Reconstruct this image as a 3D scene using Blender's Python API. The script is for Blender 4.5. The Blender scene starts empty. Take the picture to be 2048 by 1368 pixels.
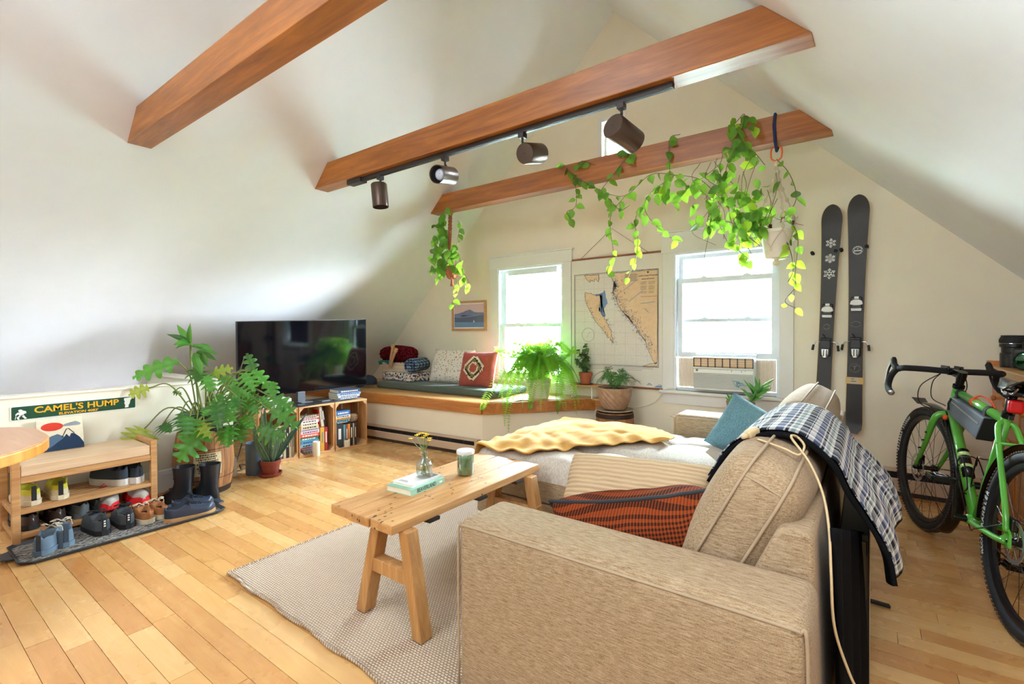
import bpy, bmesh, math, random
from math import sin, cos, pi, radians, sqrt, hypot, atan2, exp
from mathutils import Vector, Matrix, noise
random.seed(7)
S = bpy.context.scene
COL = S.collection

# ---------------------------------------------------------------- camera
cam_d = bpy.data.cameras.new('camera')
cam = bpy.data.objects.new('camera', cam_d); COL.objects.link(cam)
cam_d.sensor_width = 36.0
cam_d.lens = 963.0 * 36.0 / 2048.0
cam_d.shift_y = -14.0 / 2048.0
cam_d.clip_start = 0.05
yaw, pit, rol = radians(36.33), radians(-0.58), radians(-0.27)
F_ = Vector((-sin(yaw) * cos(pit), cos(yaw) * cos(pit), sin(pit)))
R0 = Vector((cos(yaw), sin(yaw), 0)); U0 = R0.cross(F_)
R_ = R0 * cos(rol) + U0 * sin(rol); U_ = U0 * cos(rol) - R0 * sin(rol)
cam.matrix_world = Matrix(((R_.x, U_.x, -F_.x, 0), (R_.y, U_.y, -F_.y, 0), (R_.z, U_.z, -F_.z, 1.2), (0, 0, 0, 1)))
S.camera = cam

# ---------------------------------------------------------------- sky, daylight, exposure
def srgb(r, g, b):
    f = lambda c: (c / 255 / 12.92) if c <= 10 else ((c / 255 + 0.055) / 1.055) ** 2.4
    return (f(r), f(g), f(b), 1.0)
W = bpy.data.worlds.new('sky'); S.world = W; W.use_nodes = True
wn, wl = W.node_tree.nodes, W.node_tree.links
wn.clear()
wo = wn.new('ShaderNodeOutputWorld'); bg = wn.new('ShaderNodeBackground')
tc = wn.new('ShaderNodeTexCoord'); sp = wn.new('ShaderNodeSeparateXYZ'); rp = wn.new('ShaderNodeValToRGB')
wl.new(tc.outputs['Generated'], sp.inputs[0]); wl.new(sp.outputs['Z'], rp.inputs[0])
rp.color_ramp.elements[0].position = 0.0; rp.color_ramp.elements[0].color = (0.85, 0.91, 1.0, 1)
rp.color_ramp.elements[1].position = 0.8; rp.color_ramp.elements[1].color = (0.58, 0.77, 1.0, 1)
wl.new(rp.outputs[0], bg.inputs[0]); bg.inputs[1].default_value = 85.0
wl.new(bg.outputs[0], wo.inputs[0])
S.view_settings.view_transform = 'Standard'
S.view_settings.look = 'None'
S.view_settings.gamma = 1.0
S.view_settings.use_curve_mapping = False
S.view_settings.exposure = 1.15
S.cycles.max_bounces = 10
S.cycles.diffuse_bounces = 6
S.cycles.sample_clamp_indirect = 12.0
S.cycles.caustics_reflective = False
S.cycles.caustics_refractive = False

def area(name, loc, aim, sx, sy, power, col=(1, 1, 1), portal=False):
    d = bpy.data.lights.new(name, 'AREA'); d.shape = 'RECTANGLE'; d.size = sx; d.size_y = sy
    d.energy = power; d.color = col
    o = bpy.data.objects.new(name, d); COL.objects.link(o); o.location = loc
    o.rotation_euler = (Vector(aim) - Vector(loc)).to_track_quat('-Z', 'Y').to_euler()
    if portal: d.cycles.is_portal = True
    return o
# daylight of the three gable windows (guides for the sky light coming through the openings)
area('window_daylight', (-3.04, 4.62, 1.28), (-3.04, 0, 1.28), 0.88, 1.3, 1, portal=True)
area('window_daylight', (-1.0, 4.62, 1.28), (-1.0, 0, 1.28), 0.88, 1.26, 1, portal=True)
# added fill lamp behind the camera, standing in for assumed windows
area('rear_fill_light', (-1.6, -2.7, 1.9), (-2.0, 3.0, 2.1), 2.0, 1.7, 20, (0.86, 0.93, 1.0))
# added fill lamp under the ridge; the ceiling has no skylight
area('overhead_fill_light', (-1.9, -0.75, 3.75), (-1.95, -0.45, 0.0), 1.5, 2.4, 52, (0.84, 0.92, 1.0))

area('overhead_fill_light', (0.28, 0.55, 1.90), (0.16, 2.2, 0.0), 0.9, 0.7, 15, (0.88, 0.94, 1.0))  # second added fill lamp, brightens the right side; no opening above it

# ---------------------------------------------------------------- materials
MATS = {}
class NT:
    def __init__(s, m): s.n = m.node_tree.nodes; s.l = m.node_tree.links; s.b = s.n['Principled BSDF']
    def new(s, t, **k):
        x = s.n.new(t)
        for a, v in k.items(): setattr(x, a, v)
        return x
    def link(s, a, b): s.l.new(a, b)
    def coord(s, kind='Object', scale=(1, 1, 1), rot=(0, 0, 0)):
        mp = s.new('ShaderNodeMapping'); mp.inputs['Scale'].default_value = scale; mp.inputs['Rotation'].default_value = rot
        if kind == 'World': g = s.new('ShaderNodeNewGeometry'); s.link(g.outputs['Position'], mp.inputs[0])
        else: t = s.new('ShaderNodeTexCoord'); s.link(t.outputs[kind], mp.inputs[0])
        return mp.outputs[0]
    def noise(s, vec, scale, detail=3, rough=0.55, dist=0.0):
        x = s.new('ShaderNodeTexNoise'); x.inputs['Scale'].default_value = scale; x.inputs['Detail'].default_value = detail
        x.inputs['Roughness'].default_value = rough; x.inputs['Distortion'].default_value = dist
        s.link(vec, x.inputs['Vector']); return x.outputs[0]
    def wave(s, vec, scale, dist=0, detail=2, direction='X', profile='SIN', dscale=1.0):
        x = s.new('ShaderNodeTexWave', bands_direction=direction, wave_profile=profile); x.inputs['Scale'].default_value = scale
        x.inputs['Distortion'].default_value = dist; x.inputs['Detail'].default_value = detail; x.inputs['Detail Scale'].default_value = dscale
        s.link(vec, x.inputs['Vector']); return x.outputs['Fac']
    def ramp(s, fac, stops, interp='LINEAR'):
        r = s.new('ShaderNodeValToRGB'); e = r.color_ramp.elements; r.color_ramp.interpolation = interp
        e[0].position, e[0].color = stops[0]; e[1].position, e[1].color = stops[-1]
        for p, c in stops[1:-1]: q = e.new(p); q.color = c
        s.link(fac, r.inputs[0]); return r.outputs[0]
    def math(s, op, a, b=None):
        x = s.new('ShaderNodeMath', operation=op)
        for i, v in enumerate((a, b)):
            if v is None: continue
            if isinstance(v, (int, float)): x.inputs[i].default_value = v
            else: s.link(v, x.inputs[i])
        return x.outputs[0]
    def mix(s, fac, a, b, mode='MIX'):
        x = s.new('ShaderNodeMix', data_type='RGBA', blend_type=mode)
        for i, v in ((0, fac), (6, a), (7, b)):
            if isinstance(v, (int, float)): x.inputs[i].default_value = v
            elif isinstance(v, tuple): x.inputs[i].default_value = v
            else: s.link(v, x.inputs[i])
        return x.outputs[2]
    def bump(s, h, strength=0.3, dist=0.01):
        x = s.new('ShaderNodeBump'); x.inputs['Strength'].default_value = strength; x.inputs['Distance'].default_value = dist
        s.link(h, x.inputs['Height']); s.link(x.outputs[0], s.b.inputs['Normal'])
    def rand(s): return s.new('ShaderNodeObjectInfo').outputs['Random']
    def base(s, c): s.link(c, s.b.inputs['Base Color'])

def new_mat(name, col=(0.8, 0.8, 0.8, 1), rough=0.6, metal=0.0, spec=0.5):
    m = bpy.data.materials.new(name); m.use_nodes = True; t = NT(m)
    t.b.inputs['Base Color'].default_value = col; t.b.inputs['Roughness'].default_value = rough
    t.b.inputs['Metallic'].default_value = metal; t.b.inputs['Specular IOR Level'].default_value = spec
    MATS[name] = m
    return m, t

def plain(name, rgb, rough=0.6, metal=0.0, var=0.06, scale=6.0, bump=0.0, bscale=60.0, spec=0.5):
    """painted / moulded surface with faint mottling"""
    m, t = new_mat(name, srgb(*rgb), rough, metal, spec)
    v = t.coord(); n = t.noise(v, scale, 3)
    c = srgb(*rgb)
    t.base(t.ramp(n, [(0.3, tuple(x * (1 - var) for x in c[:3]) + (1,)), (0.7, tuple(min(1, x * (1 + var)) for x in c[:3]) + (1,))]))
    if bump: t.bump(t.noise(v, bscale, 2), bump, 0.004)
    return m

def wood(name, dark, light, axis='X', scale=1.0, rough=0.45, knots=0.0, per_object=0.0, coat=0.0):
    """long grain along one axis, with rings, pores and optional shade per board"""
    m, t = new_mat(name, srgb(*light), rough)
    sc = {'X': (0.8, 9, 9), 'Y': (9, 0.8, 9), 'Z': (9, 9, 0.8)}[axis]
    mp = t.new('ShaderNodeMapping'); mp.inputs['Scale'].default_value = tuple(x * scale for x in sc)
    tcx = t.new('ShaderNodeTexCoord'); r = t.rand()
    ad = t.new('ShaderNodeVectorMath', operation='ADD'); cb = t.new('ShaderNodeCombineXYZ')
    mu = t.math('MULTIPLY', r, 37.0)
    for i in range(3): t.link(mu, cb.inputs[i])
    t.link(tcx.outputs['Object'], ad.inputs[0]); t.link(cb.outputs[0], ad.inputs[1]); t.link(ad.outputs[0], mp.inputs[0])
    v = mp.outputs[0]
    g = t.noise(v, 2.2, 4, 0.6, 1.6); f = t.noise(v, 9.0, 3, 0.6, 0.4)
    k = t.math('ADD', t.math('MULTIPLY', g, 0.7), t.math('MULTIPLY', f, 0.3))
    c = t.ramp(k, [(0.32, srgb(*dark)), (0.52, tuple((a + b) / 2 for a, b in zip(srgb(*dark), srgb(*light)))), (0.66, srgb(*light))])
    if per_object:
        hv = t.new('ShaderNodeHueSaturation'); t.link(c, hv.inputs['Color'])
        t.link(t.math('ADD', t.math('MULTIPLY', r, per_object), 1.0 - per_object / 2), hv.inputs['Value'])
        c = hv.outputs[0]
    if knots:
        vo = t.new('ShaderNodeTexVoronoi'); vo.inputs['Scale'].default_value = knots; t.link(t.coord(), vo.inputs['Vector'])
        c = t.mix(t.ramp(vo.outputs['Distance'], [(0.05, (1, 1, 1, 1)), (0.16, (0, 0, 0, 1))]), c, srgb(*[int(x * 0.5) for x in dark]))
    t.base(c); t.bump(f, 0.12, 0.002)
    t.b.inputs['Coat Weight'].default_value = coat; t.b.inputs['Coat Roughness'].default_value = 0.25
    return m

def fabric(name, a, b, scale=220.0, rough=0.95, stretch=(1, 1, 1), strength=0.5, blot=0.0):
    """woven cloth: two yarn tones with a fine weave"""
    m, t = new_mat(name, srgb(*a), rough, 0, 0.15)
    v = t.coord('Object', stretch); n = t.noise(v, scale, 2, 0.7)
    c = t.ramp(n, [(0.35, srgb(*a)), (0.65, srgb(*b))])
    if blot: c = t.mix(t.math('MULTIPLY', t.noise(t.coord(), 5, 2), blot), c, srgb(*b))
    t.base(c); t.bump(n, strength, 0.003)
    t.b.inputs['Sheen Weight'].default_value = 0.15
    return m

def leafmat(name, dark, light, vein=None, trans=0.35):
    """leaf with tone change from leaf to leaf, thin enough to glow against a window"""
    m, t = new_mat(name, srgb(*light), 0.42)
    v = t.coord(); n = t.noise(v, 14, 2)
    r = t.rand()
    f = t.math('ADD', t.math('MULTIPLY', n, 0.5), t.math('MULTIPLY', r, 0.6))
    c = t.ramp(f, [(0.25, srgb(*dark)), (0.85, srgb(*light))])
    t.base(c)
    tr = t.new('ShaderNodeBsdfTranslucent'); mx = t.new('ShaderNodeMixShader'); mx.inputs[0].default_value = trans
    gl = t.mix(0.5, c, (0.55, 0.75, 0.06, 1)); t.link(gl, tr.inputs[0])
    out = t.n['Material Output']; t.link(t.b.outputs[0], mx.inputs[1]); t.link(tr.outputs[0], mx.inputs[2]); t.link(mx.outputs[0], out.inputs[0])
    return m

# ---------------------------------------------------------------- mesh helpers
class MB:
    """collects shapes and links them as ONE mesh object"""
    def __init__(s): s.v = []; s.f = []; s.mi = []; s.cur = 0; s.M = None
    def slot(s, i): s.cur = i; return s
    def add(s, vs, fs):
        o = len(s.v)
        if s.M is not None: vs = [s.M @ Vector(p) for p in vs]
        s.v += [tuple(p) for p in vs]; s.f += [tuple(i + o for i in f) for f in fs]; s.mi += [s.cur] * len(fs); return s
    def hexa(s, p):  # bottom 4 ccw, top 4 ccw
        return s.add(p, [(3, 2, 1, 0), (4, 5, 6, 7), (0, 1, 5, 4), (1, 2, 6, 5), (2, 3, 7, 6), (3, 0, 4, 7)])
    def box(s, x0, x1, y0, y1, z0, z1):
        return s.hexa([(x0, y0, z0), (x1, y0, z0), (x1, y1, z0), (x0, y1, z0), (x0, y0, z1), (x1, y0, z1), (x1, y1, z1), (x0, y1, z1)])
    def bar(s, a, b, w, h, up=(0, 0, 1)):
        a, b = Vector(a), Vector(b); d = (b - a).normalized(); up = Vector(up)
        if abs(d.dot(up)) > 0.98: up = Vector((1, 0, 0))
        r = d.cross(up).normalized(); u = r.cross(d)
        p = []
        for c in (a, b):
            p.append([c - r * w / 2 - u * h / 2, c + r * w / 2 - u * h / 2, c + r * w / 2 + u * h / 2, c - r * w / 2 + u * h / 2])
        A, B = p
        return s.add(A + B, [(3, 2, 1, 0), (4, 5, 6, 7), (0, 1, 5, 4), (1, 2, 6, 5), (2, 3, 7, 6), (3, 0, 4, 7)][:6])
    def tube(s, path, r, n=8, cap=True):
        path = [Vector(p) for p in path]; k = len(path)
        rs = r if isinstance(r, (list, tuple)) else [r] * k
        vs, fs = [], []; ref = None
        for i, p in enumerate(path):
            d = (path[min(i + 1, k - 1)] - path[max(i - 1, 0)]).normalized()
            if ref is None:
                ref = Vector((0, 0, 1)) if abs(d.z) < 0.9 else Vector((1, 0, 0))
            a = (ref - d * ref.dot(d)).normalized(); ref = a; b = d.cross(a)
            vs += [p + (a * cos(2 * pi * j / n) + b * sin(2 * pi * j / n)) * rs[i] for j in range(n)]
        for i in range(k - 1):
            for j in range(n):
                j2 = (j + 1) % n; fs.append((i * n + j, i * n + j2, (i + 1) * n + j2, (i + 1) * n + j))
        if cap: fs += [tuple(range(n - 1, -1, -1)), tuple((k - 1) * n + j for j in range(n))]
        return s.add(vs, fs)
    def lathe(s, prof, c=(0, 0, 0), n=24, close=True, axis='Z'):
        vs, fs = [], []; k = len(prof)
        for r, z in prof:
            for j in range(n):
                a = 2 * pi * j / n; x, y = r * cos(a), r * sin(a)
                q = (x, y, z) if axis == 'Z' else ((z, x, y) if axis == 'X' else (y, z, x))
                vs.append((q[0] + c[0], q[1] + c[1], q[2] + c[2]))
        for i in range(k - 1):
            for j in range(n):
                j2 = (j + 1) % n; fs.append((i * n + j, i * n + j2, (i + 1) * n + j2, (i + 1) * n + j))
        if close: fs += [tuple(range(n - 1, -1, -1)), tuple((k - 1) * n + j for j in range(n))]
        return s.add(vs, fs)
    def cyl(s, a, b, r, n=16, r2=None): return s.tube([a, b], [r, r if r2 is None else r2], n)
    def ball(s, c, r, n=12, sc=(1, 1, 1)):
        k = max(4, n // 2)
        vs, fs = [], []
        for i in range(1, k):
            t = pi * i / k
            for j in range(n): a = 2 * pi * j / n; vs.append((c[0] + r * sc[0] * sin(t) * cos(a), c[1] + r * sc[1] * sin(t) * sin(a), c[2] + r * sc[2] * cos(t)))
        m = len(vs); vs += [(c[0], c[1], c[2] + r * sc[2]), (c[0], c[1], c[2] - r * sc[2])]
        for i in range(k - 2):
            for j in range(n): j2 = (j + 1) % n; fs.append((i * n + j, (i + 1) * n + j, (i + 1) * n + j2, i * n + j2))
        for j in range(n): fs += [(m, j, (j + 1) % n), (m + 1, (k - 2) * n + (j + 1) % n, (k - 2) * n + j)]
        return s.add(vs, fs)
    def prism(s, poly, z0, z1, plane='XY'):
        k = len(poly)
        def q(a, b, z): return {'XY': (a, b, z), 'XZ': (a, z, b), 'YZ': (z, a, b)}[plane]
        vs = [q(a, b, z0) for a, b in poly] + [q(a, b, z1) for a, b in poly]
        fs = [tuple(range(k - 1, -1, -1)), tuple(range(k, 2 * k))] + [(i, (i + 1) % k, k + (i + 1) % k, k + i) for i in range(k)]
        return s.add(vs, fs)
    def grid(s, fn, nu, nv, wrapu=False):
        vs = [fn(i / (nu if wrapu else nu - 1), j / (nv - 1)) for i in range(nu) for j in range(nv)]
        fs = []
        for i in range(nu if wrapu else nu - 1):
            i2 = (i + 1) % nu
            for j in range(nv - 1): fs.append((i * nv + j, i2 * nv + j, i2 * nv + j + 1, i * nv + j + 1))
        return s.add(vs, fs)
    def rbox(s, c, size, r=0.03, n=4, puff=None):
        """box with rounded edges; puff(p) may push the skin out"""
        h = [x / 2 for x in size]; r = min(r, *h); bm = bmesh.new()
        seg = 2 * n + 4; vs = {}; fs = []; out = []
        def coords(hh):
            e = [-hh + r * (1 - cos(pi / 2 * i / n)) for i in range(n)] + [-hh + r]
            mid = 5; e += [(-hh + r) + (2 * hh - 2 * r) * i / mid for i in range(1, mid)]
            e += [-x for x in reversed(e[:n + 1])]
            return e
        cs = [coords(x) for x in h]
        def key(p): return tuple(round(x, 6) for x in p)
        def vid(p):
            k = key(p)
            if k not in vs:
                q = Vector(max(-h[i] + r, min(h[i] - r, p[i])) for i in range(3)); d = Vector(p) - q
                if d.length > 1e-9: q = q + d.normalized() * r
                vs[k] = len(out)
                if puff: q = Vector(puff(q, h))
                out.append((q.x + c[0], q.y + c[1], q.z + c[2]))
            return vs[k]
        for ax in range(3):
            a1, a2 = (ax + 1) % 3, (ax + 2) % 3
            for sg in (-1, 1):
                for i in range(len(cs[a1]) - 1):
                    for j in range(len(cs[a2]) - 1):
                        q = []
                        for (ii, jj) in ((i, j), (i + 1, j), (i + 1, j + 1), (i, j + 1)):
                            p = [0, 0, 0]; p[ax] = sg * h[ax]; p[a1] = cs[a1][ii]; p[a2] = cs[a2][jj]; q.append(vid(p))
                        fs.append(tuple(q) if sg > 0 else tuple(reversed(q)))
        bm.free()
        return s.add(out, fs)
    def mesh(s, name, mats, smooth=False, off=(0, 0, 0)):
        me = bpy.data.meshes.new(name)
        me.from_pydata([(p[0] - off[0], p[1] - off[1], p[2] - off[2]) for p in s.v], [], s.f)
        for m in (mats if isinstance(mats, (list, tuple)) else [mats]): me.materials.append(MATS[m] if isinstance(m, str) else m)
        if any(s.mi): me.polygons.foreach_set('material_index', s.mi)
        if smooth is not False:
            me.polygons.foreach_set('use_smooth', [True] * len(me.polygons))
            if smooth is not True: me.set_sharp_from_angle(angle=radians(smooth))
        me.update(); return me
    def build(s, name, mats, parent=None, smooth=False, local=False, bevel=0.0, subdiv=0, label=None):
        off = (0, 0, 0)
        if parent is not None and not local: off = origin(parent)
        if bevel or subdiv:
            pass
        me = s.mesh(name, mats, smooth, off)
        o = bpy.data.objects.new(name, me); COL.objects.link(o)
        if bevel:
            b = o.modifiers.new('edge', 'BEVEL'); b.width = bevel; b.segments = 2; b.limit_method = 'ANGLE'; b.angle_limit = radians(40)
        if subdiv:
            b = o.modifiers.new('sub', 'SUBSURF'); b.levels = subdiv; b.render_levels = subdiv
        if parent is not None: o.parent = parent
        if label: o['label'] = label
        return o

def origin(o):
    p = Vector((0, 0, 0))
    while o is not None: p = p + o.location; o = o.parent
    return p
def tag(o, label=None, cat=None, group=None, kind=None):
    if label: o['label'] = label
    if cat: o['category'] = cat
    if group: o['group'] = group
    if kind: o['kind'] = kind
    return o
def thing(name, label, cat, loc=(0, 0, 0), rot=0.0, group=None):
    o = bpy.data.objects.new(name, None); COL.objects.link(o); o.empty_display_size = 0.05
    o.location = loc
    if isinstance(rot, (int, float)): o.rotation_euler = (0, 0, rot)
    else: o.rotation_euler = rot
    return tag(o, label, cat, group)
def struct(o): o['kind'] = 'structure'; return o
def copy_tree(src, parent=None):
    c = src.copy(); COL.objects.link(c)
    if parent is not None: c.parent = parent
    for ch in list(src.children): copy_tree(ch, c)
    return c
def linked(name, me, parent, loc=(0, 0, 0), rot=(0, 0, 0), scale=(1, 1, 1)):
    o = bpy.data.objects.new(name, me); COL.objects.link(o)
    if parent is not None: o.parent = parent
    o.location = loc; o.rotation_euler = rot; o.scale = scale
    return o
def solidify(o, t, off=0.0):
    m = o.modifiers.new('thickness', 'SOLIDIFY'); m.thickness = t; m.offset = off; return o
def text_mesh(body, size, ext=0.001, bold=0.0, align='CENTER', spacing=1.0):
    cu = bpy.data.curves.new('lettering', 'FONT'); cu.body = body; cu.size = size; cu.extrude = ext; cu.offset = bold
    cu.align_x = align; cu.align_y = 'CENTER'; cu.space_character = spacing; cu.resolution_u = 3
    o = bpy.data.objects.new('lettering', cu); COL.objects.link(o)
    dg = bpy.context.evaluated_depsgraph_get(); dg.update()
    me = bpy.data.meshes.new_from_object(o.evaluated_get(dg)); bpy.data.objects.remove(o); return me
def letters(name, body, size, mat, parent, loc, rot, **k):
    """flat lettering on a surface; loc is in world space"""
    me = text_mesh(body, size, **k); me.materials.clear(); me.materials.append(MATS[mat])
    off = origin(parent) if parent is not None else Vector((0, 0, 0))
    o = linked(name, me, parent, Vector(loc) - off, rot); o['kind'] = 'stuff'; return o
def lerp(a, b, t): return a + (b - a) * t
def bez(p, n=12):
    """Catmull-Rom through points"""
    p = [Vector(q) for q in p]; P = [p[0] * 2 - p[1]] + p + [p[-1] * 2 - p[-2]]; out = []
    for i in range(1, len(P) - 2):
        for k in range(n):
            t = k / n; a, b, c, d = P[i - 1], P[i], P[i + 1], P[i + 2]
            out.append(0.5 * ((2 * b) + (c - a) * t + (2 * a - 5 * b + 4 * c - d) * t * t + (3 * b - a - 3 * c + d) * t ** 3))
    out.append(p[-1]); return out
def frame_from(d, up=(0, 0, 1)):
    """matrix whose X points along d"""
    d = Vector(d).normalized(); up = Vector(up)
    if abs(d.dot(up)) > 0.97: up = Vector((0.3, 0.9, 0.1))
    y = up.cross(d).normalized(); z = d.cross(y)
    return Matrix(((d.x, y.x, z.x), (d.y, y.y, z.y), (d.z, y.z, z.z)))
# ================================================================ material list
plain('ceiling_paint', (232, 235, 240), 0.75, var=0.012, bump=0.1, bscale=140)
plain('wall_paint', (232, 224, 204), 0.7, var=0.015, bump=0.12, bscale=120)
plain('wall_paint_pale', (234, 229, 212), 0.7, var=0.015, bump=0.12, bscale=120)
plain('trim_white', (226, 224, 219), 0.45, var=0.015)
plain('sash_white', (226, 232, 238), 0.35, var=0.02)
plain('black_gap', (14, 13, 12), 0.8)
plain('heater_beige', (196, 172, 148), 0.45, var=0.03)
plain('heater_dark', (60, 46, 36), 0.6)
wood('beam_wood', (126, 70, 20), (184, 112, 42), 'X', 0.55, 0.4, coat=0.15)
wood('fascia_wood', (158, 92, 36), (202, 134, 66), 'X', 0.7, 0.35, coat=0.2)
wood('bench_top_wood', (196, 140, 78), (228, 182, 118), 'X', 0.6, 0.35, coat=0.2)

# floor boards: honey maple, each board its own shade
m, t = new_mat('floor_wood', srgb(228, 178, 112), 0.3)
r = t.rand(); v = t.new('ShaderNodeNewGeometry').outputs['Position']
cb = t.new('ShaderNodeCombineXYZ'); t.link(t.math('MULTIPLY', r, 9.0), cb.inputs[2]); t.link(t.math('MULTIPLY', r, 5.0), cb.inputs[0])
ad = t.new('ShaderNodeVectorMath', operation='ADD'); t.link(v, ad.inputs[0]); t.link(cb.outputs[0], ad.inputs[1])
mp = t.new('ShaderNodeMapping'); mp.inputs['Scale'].default_value = (1.4, 13, 1); t.link(ad.outputs[0], mp.inputs[0])
g = t.noise(mp.outputs[0], 2.0, 4, 0.6, 1.2); blotch = t.noise(ad.outputs[0], 5.0, 3)
k = t.math('ADD', t.math('MULTIPLY', g, 0.34), t.math('ADD', t.math('MULTIPLY', r, 0.42), t.math('MULTIPLY', blotch, 0.10)))
c = t.ramp(k, [(0.18, srgb(194, 134, 74)), (0.42, srgb(216, 164, 98)), (0.66, srgb(228, 184, 122))])
t.base(c); t.bump(g, 0.06, 0.002); t.b.inputs['Coat Weight'].default_value = 0.3; t.b.inputs['Coat Roughness'].default_value = 0.22
t.link(t.ramp(blotch, [(0.35, (0.20,) * 3 + (1,)), (0.65, (0.36,) * 3 + (1,))]), t.b.inputs['Roughness'])

# window glass: clear pane, a little reflection
m, t = new_mat('pane_glass', (1, 1, 1, 1), 0.02)
tb = t.new('ShaderNodeBsdfTransparent'); gb = t.new('ShaderNodeBsdfGlossy'); gb.inputs['Roughness'].default_value = 0.02
tb.inputs[0].default_value = (0.97, 0.985, 0.98, 1)
fr = t.new('ShaderNodeFresnel'); fr.inputs[0].default_value = 1.3; mx = t.new('ShaderNodeMixShader')
t.link(fr.outputs[0], mx.inputs[0]); t.link(tb.outputs[0], mx.inputs[1]); t.link(gb.outputs[0], mx.inputs[2]); t.link(mx.outputs[0], t.n['Material Output'].inputs[0])

# ================================================================ floor
PW = 0.0857; Y0 = 0.362
fl = struct(MB().box(-4.25, 2.3, -3.0, 1.62, -0.12, -0.012).box(-6.4, 2.3, 1.62, 4.464, -0.12, -0.012).build('floor', 'black_gap'))
rnd = random.Random(21); parts = []; rest = MB()
unit = MB().box(-0.5, 0.5, -0.5, 0.5, -1, 0).mesh('plank', 'floor_wood')
for k in range(-9, 48):
    ya = Y0 + k * PW; yb = min(ya + PW, 4.46)
    if yb - ya < 0.02 or ya > 4.45: continue
    x = -6.2 if ya > 1.62 else -4.25
    x1 = 2.2
    while x < x1 - 0.02:
        L = rnd.choice((0.32, 0.45, 0.6, 0.75, 0.95, 1.15)) * rnd.uniform(0.85, 1.15); e = min(x + L, x1)
        if x1 - e < 0.12: e = x1
        cx, cy = (x + e) / 2, (ya + yb) / 2
        d = cx * F_.x + cy * F_.y; lat = cx * R_.x + cy * R_.y
        seen = d > 0.7 and abs(lat) < 1.12 * d + 0.35 and d > 1.2
        hid = cy < 1.62 and cx < -4.0
        parts.append((hypot(cx, cy) if (seen and not hid) else 99, x, e, ya, yb)); x = e
parts.sort()
for i, (d, x, e, ya, yb) in enumerate(parts):
    if i < 300 and d < 90:
        linked('plank', unit, fl, ((x + e) / 2, (ya + yb) / 2, rnd.uniform(-0.0006, 0.0)), (0, 0, 0), (e - x - 0.0016, yb - ya - 0.0018, 0.012))
    else: rest.box(x + 0.0008, e - 0.0008, ya + 0.0009, yb - 0.0009, -0.012, 0)
o = rest.build('floor_boards', 'floor_wood', fl); o['kind'] = 'stuff'

# ================================================================ ceiling and walls
def rid(y): return (-4.165 + 0.032 * y) / 2
def slab(name, a, b, th, nrm):
    (xa, za), (xb, zb) = a, b
YN, YF = -3.0, 4.464
def zl(x): return x + 6.35
def zr(x, y): return 2.185 + 0.032 * y - x
def quad_slab(pts, n, th):
    q = [Vector(p) for p in pts]; n = Vector(n).normalized() * th
    return MB().hexa([tuple(p) for p in q] + [tuple(p + n) for p in q])
struct(quad_slab([(-6.6, YN, zl(-6.6)), (-6.6, YF, zl(-6.6)), (rid(YF), YF, zl(rid(YF))), (rid(YN), YN, zl(rid(YN)))], (-1, 0, 1), 0.14).build('ceiling', 'ceiling_paint'))
struct(quad_slab([(rid(YN), YN, zr(rid(YN), YN)), (rid(YF), YF, zr(rid(YF), YF)), (zr(0, YF) + 0.1, YF, -0.1), (zr(0, YN) + 0.1, YN, -0.1)], (1, 0, 1), 0.14).build('ceiling', 'ceiling_paint'))
HOLES = [(-3.478, -2.597, 0.64, 1.918), (-1.427, -0.569, 0.64, 1.90), (-2.14, -1.93, 2.88, 3.28)]
def wall_cells(holes, xa, xb, za, zb, y0, y1):
    mb = MB(); xs = sorted({xa, xb, *[h[0] for h in holes], *[h[1] for h in holes]}); zs = sorted({za, zb, *[h[2] for h in holes], *[h[3] for h in holes]})
    for i in range(len(xs) - 1):
        for j in range(len(zs) - 1):
            cx, cz = (xs[i] + xs[i + 1]) / 2, (zs[j] + zs[j + 1]) / 2
            if any(h[0] < cx < h[1] and h[2] < cz < h[3] for h in holes): continue
            mb.box(xs[i], xs[i + 1], y0, y1, zs[j], zs[j + 1])
    return mb
struct(wall_cells(HOLES, -6.5, 2.5, -0.1, 4.5, 4.464, 4.60).build('wall_far', 'wall_paint'))
struct(MB().box(-6.6, 2.6, -3.15, -3.0, -0.1, 4.5).build('wall_near', 'wall_paint'))
struct(MB().box(-4.36, -4.25, -3.0, 1.62, -2.75, -0.012).box(-6.75, -4.36, 1.66, 1.76, -2.75, -0.012).box(-6.8, -6.55, -3.0, 4.6, -2.75, 0.02).box(-6.6, -4.3, -3.1, -3.0, -2.75, 0.0).build('wall_stair', 'wall_paint'))
struct(MB().box(-6.8, -4.25, -3.0, 1.66, -2.8, -2.7).build('floor', 'floor_wood'))
# half wall round the stair opening
hw = struct(MB().box(-4.36, -4.25, -1.2, 1.80, -0.01, 0.79).box(-5.62, -4.36, 1.66, 1.76, -0.01, 0.79).build('wall_half', 'wall_paint_pale'))
hw['label'] = 'low cream half wall behind the shoe bench'
MB().box(-4.375, -4.238, -1.2, 1.815, 0.79, 0.806).build('cap', 'wall_paint_pale', hw, bevel=0.004)
MB().box(-5.62, -4.375, 1.64, 1.78, 0.79, 0.806).build('cap', 'wall_paint_pale', hw, bevel=0.004)
bb = struct(MB().prism([(-4.25, 0.0), (-4.236, 0.0), (-4.236, 0.13), (-4.240, 0.155), (-4.25, 0.165)], -1.2, 1.80, 'XZ').build('baseboard_half_wall', 'trim_white'))
tr = struct(MB().box(-4.25, -4.205, 1.70, 1.83, 0.0, 0.79).build('trim_1', 'trim_white', bevel=0.003))
MB().box(-4.25, -4.19, 1.69, 1.85, 0.0, 0.15).box(-4.25, -4.196, 1.694, 1.844, 0.15, 0.165).build('plinth', 'trim_white', tr, bevel=0.004)

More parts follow.
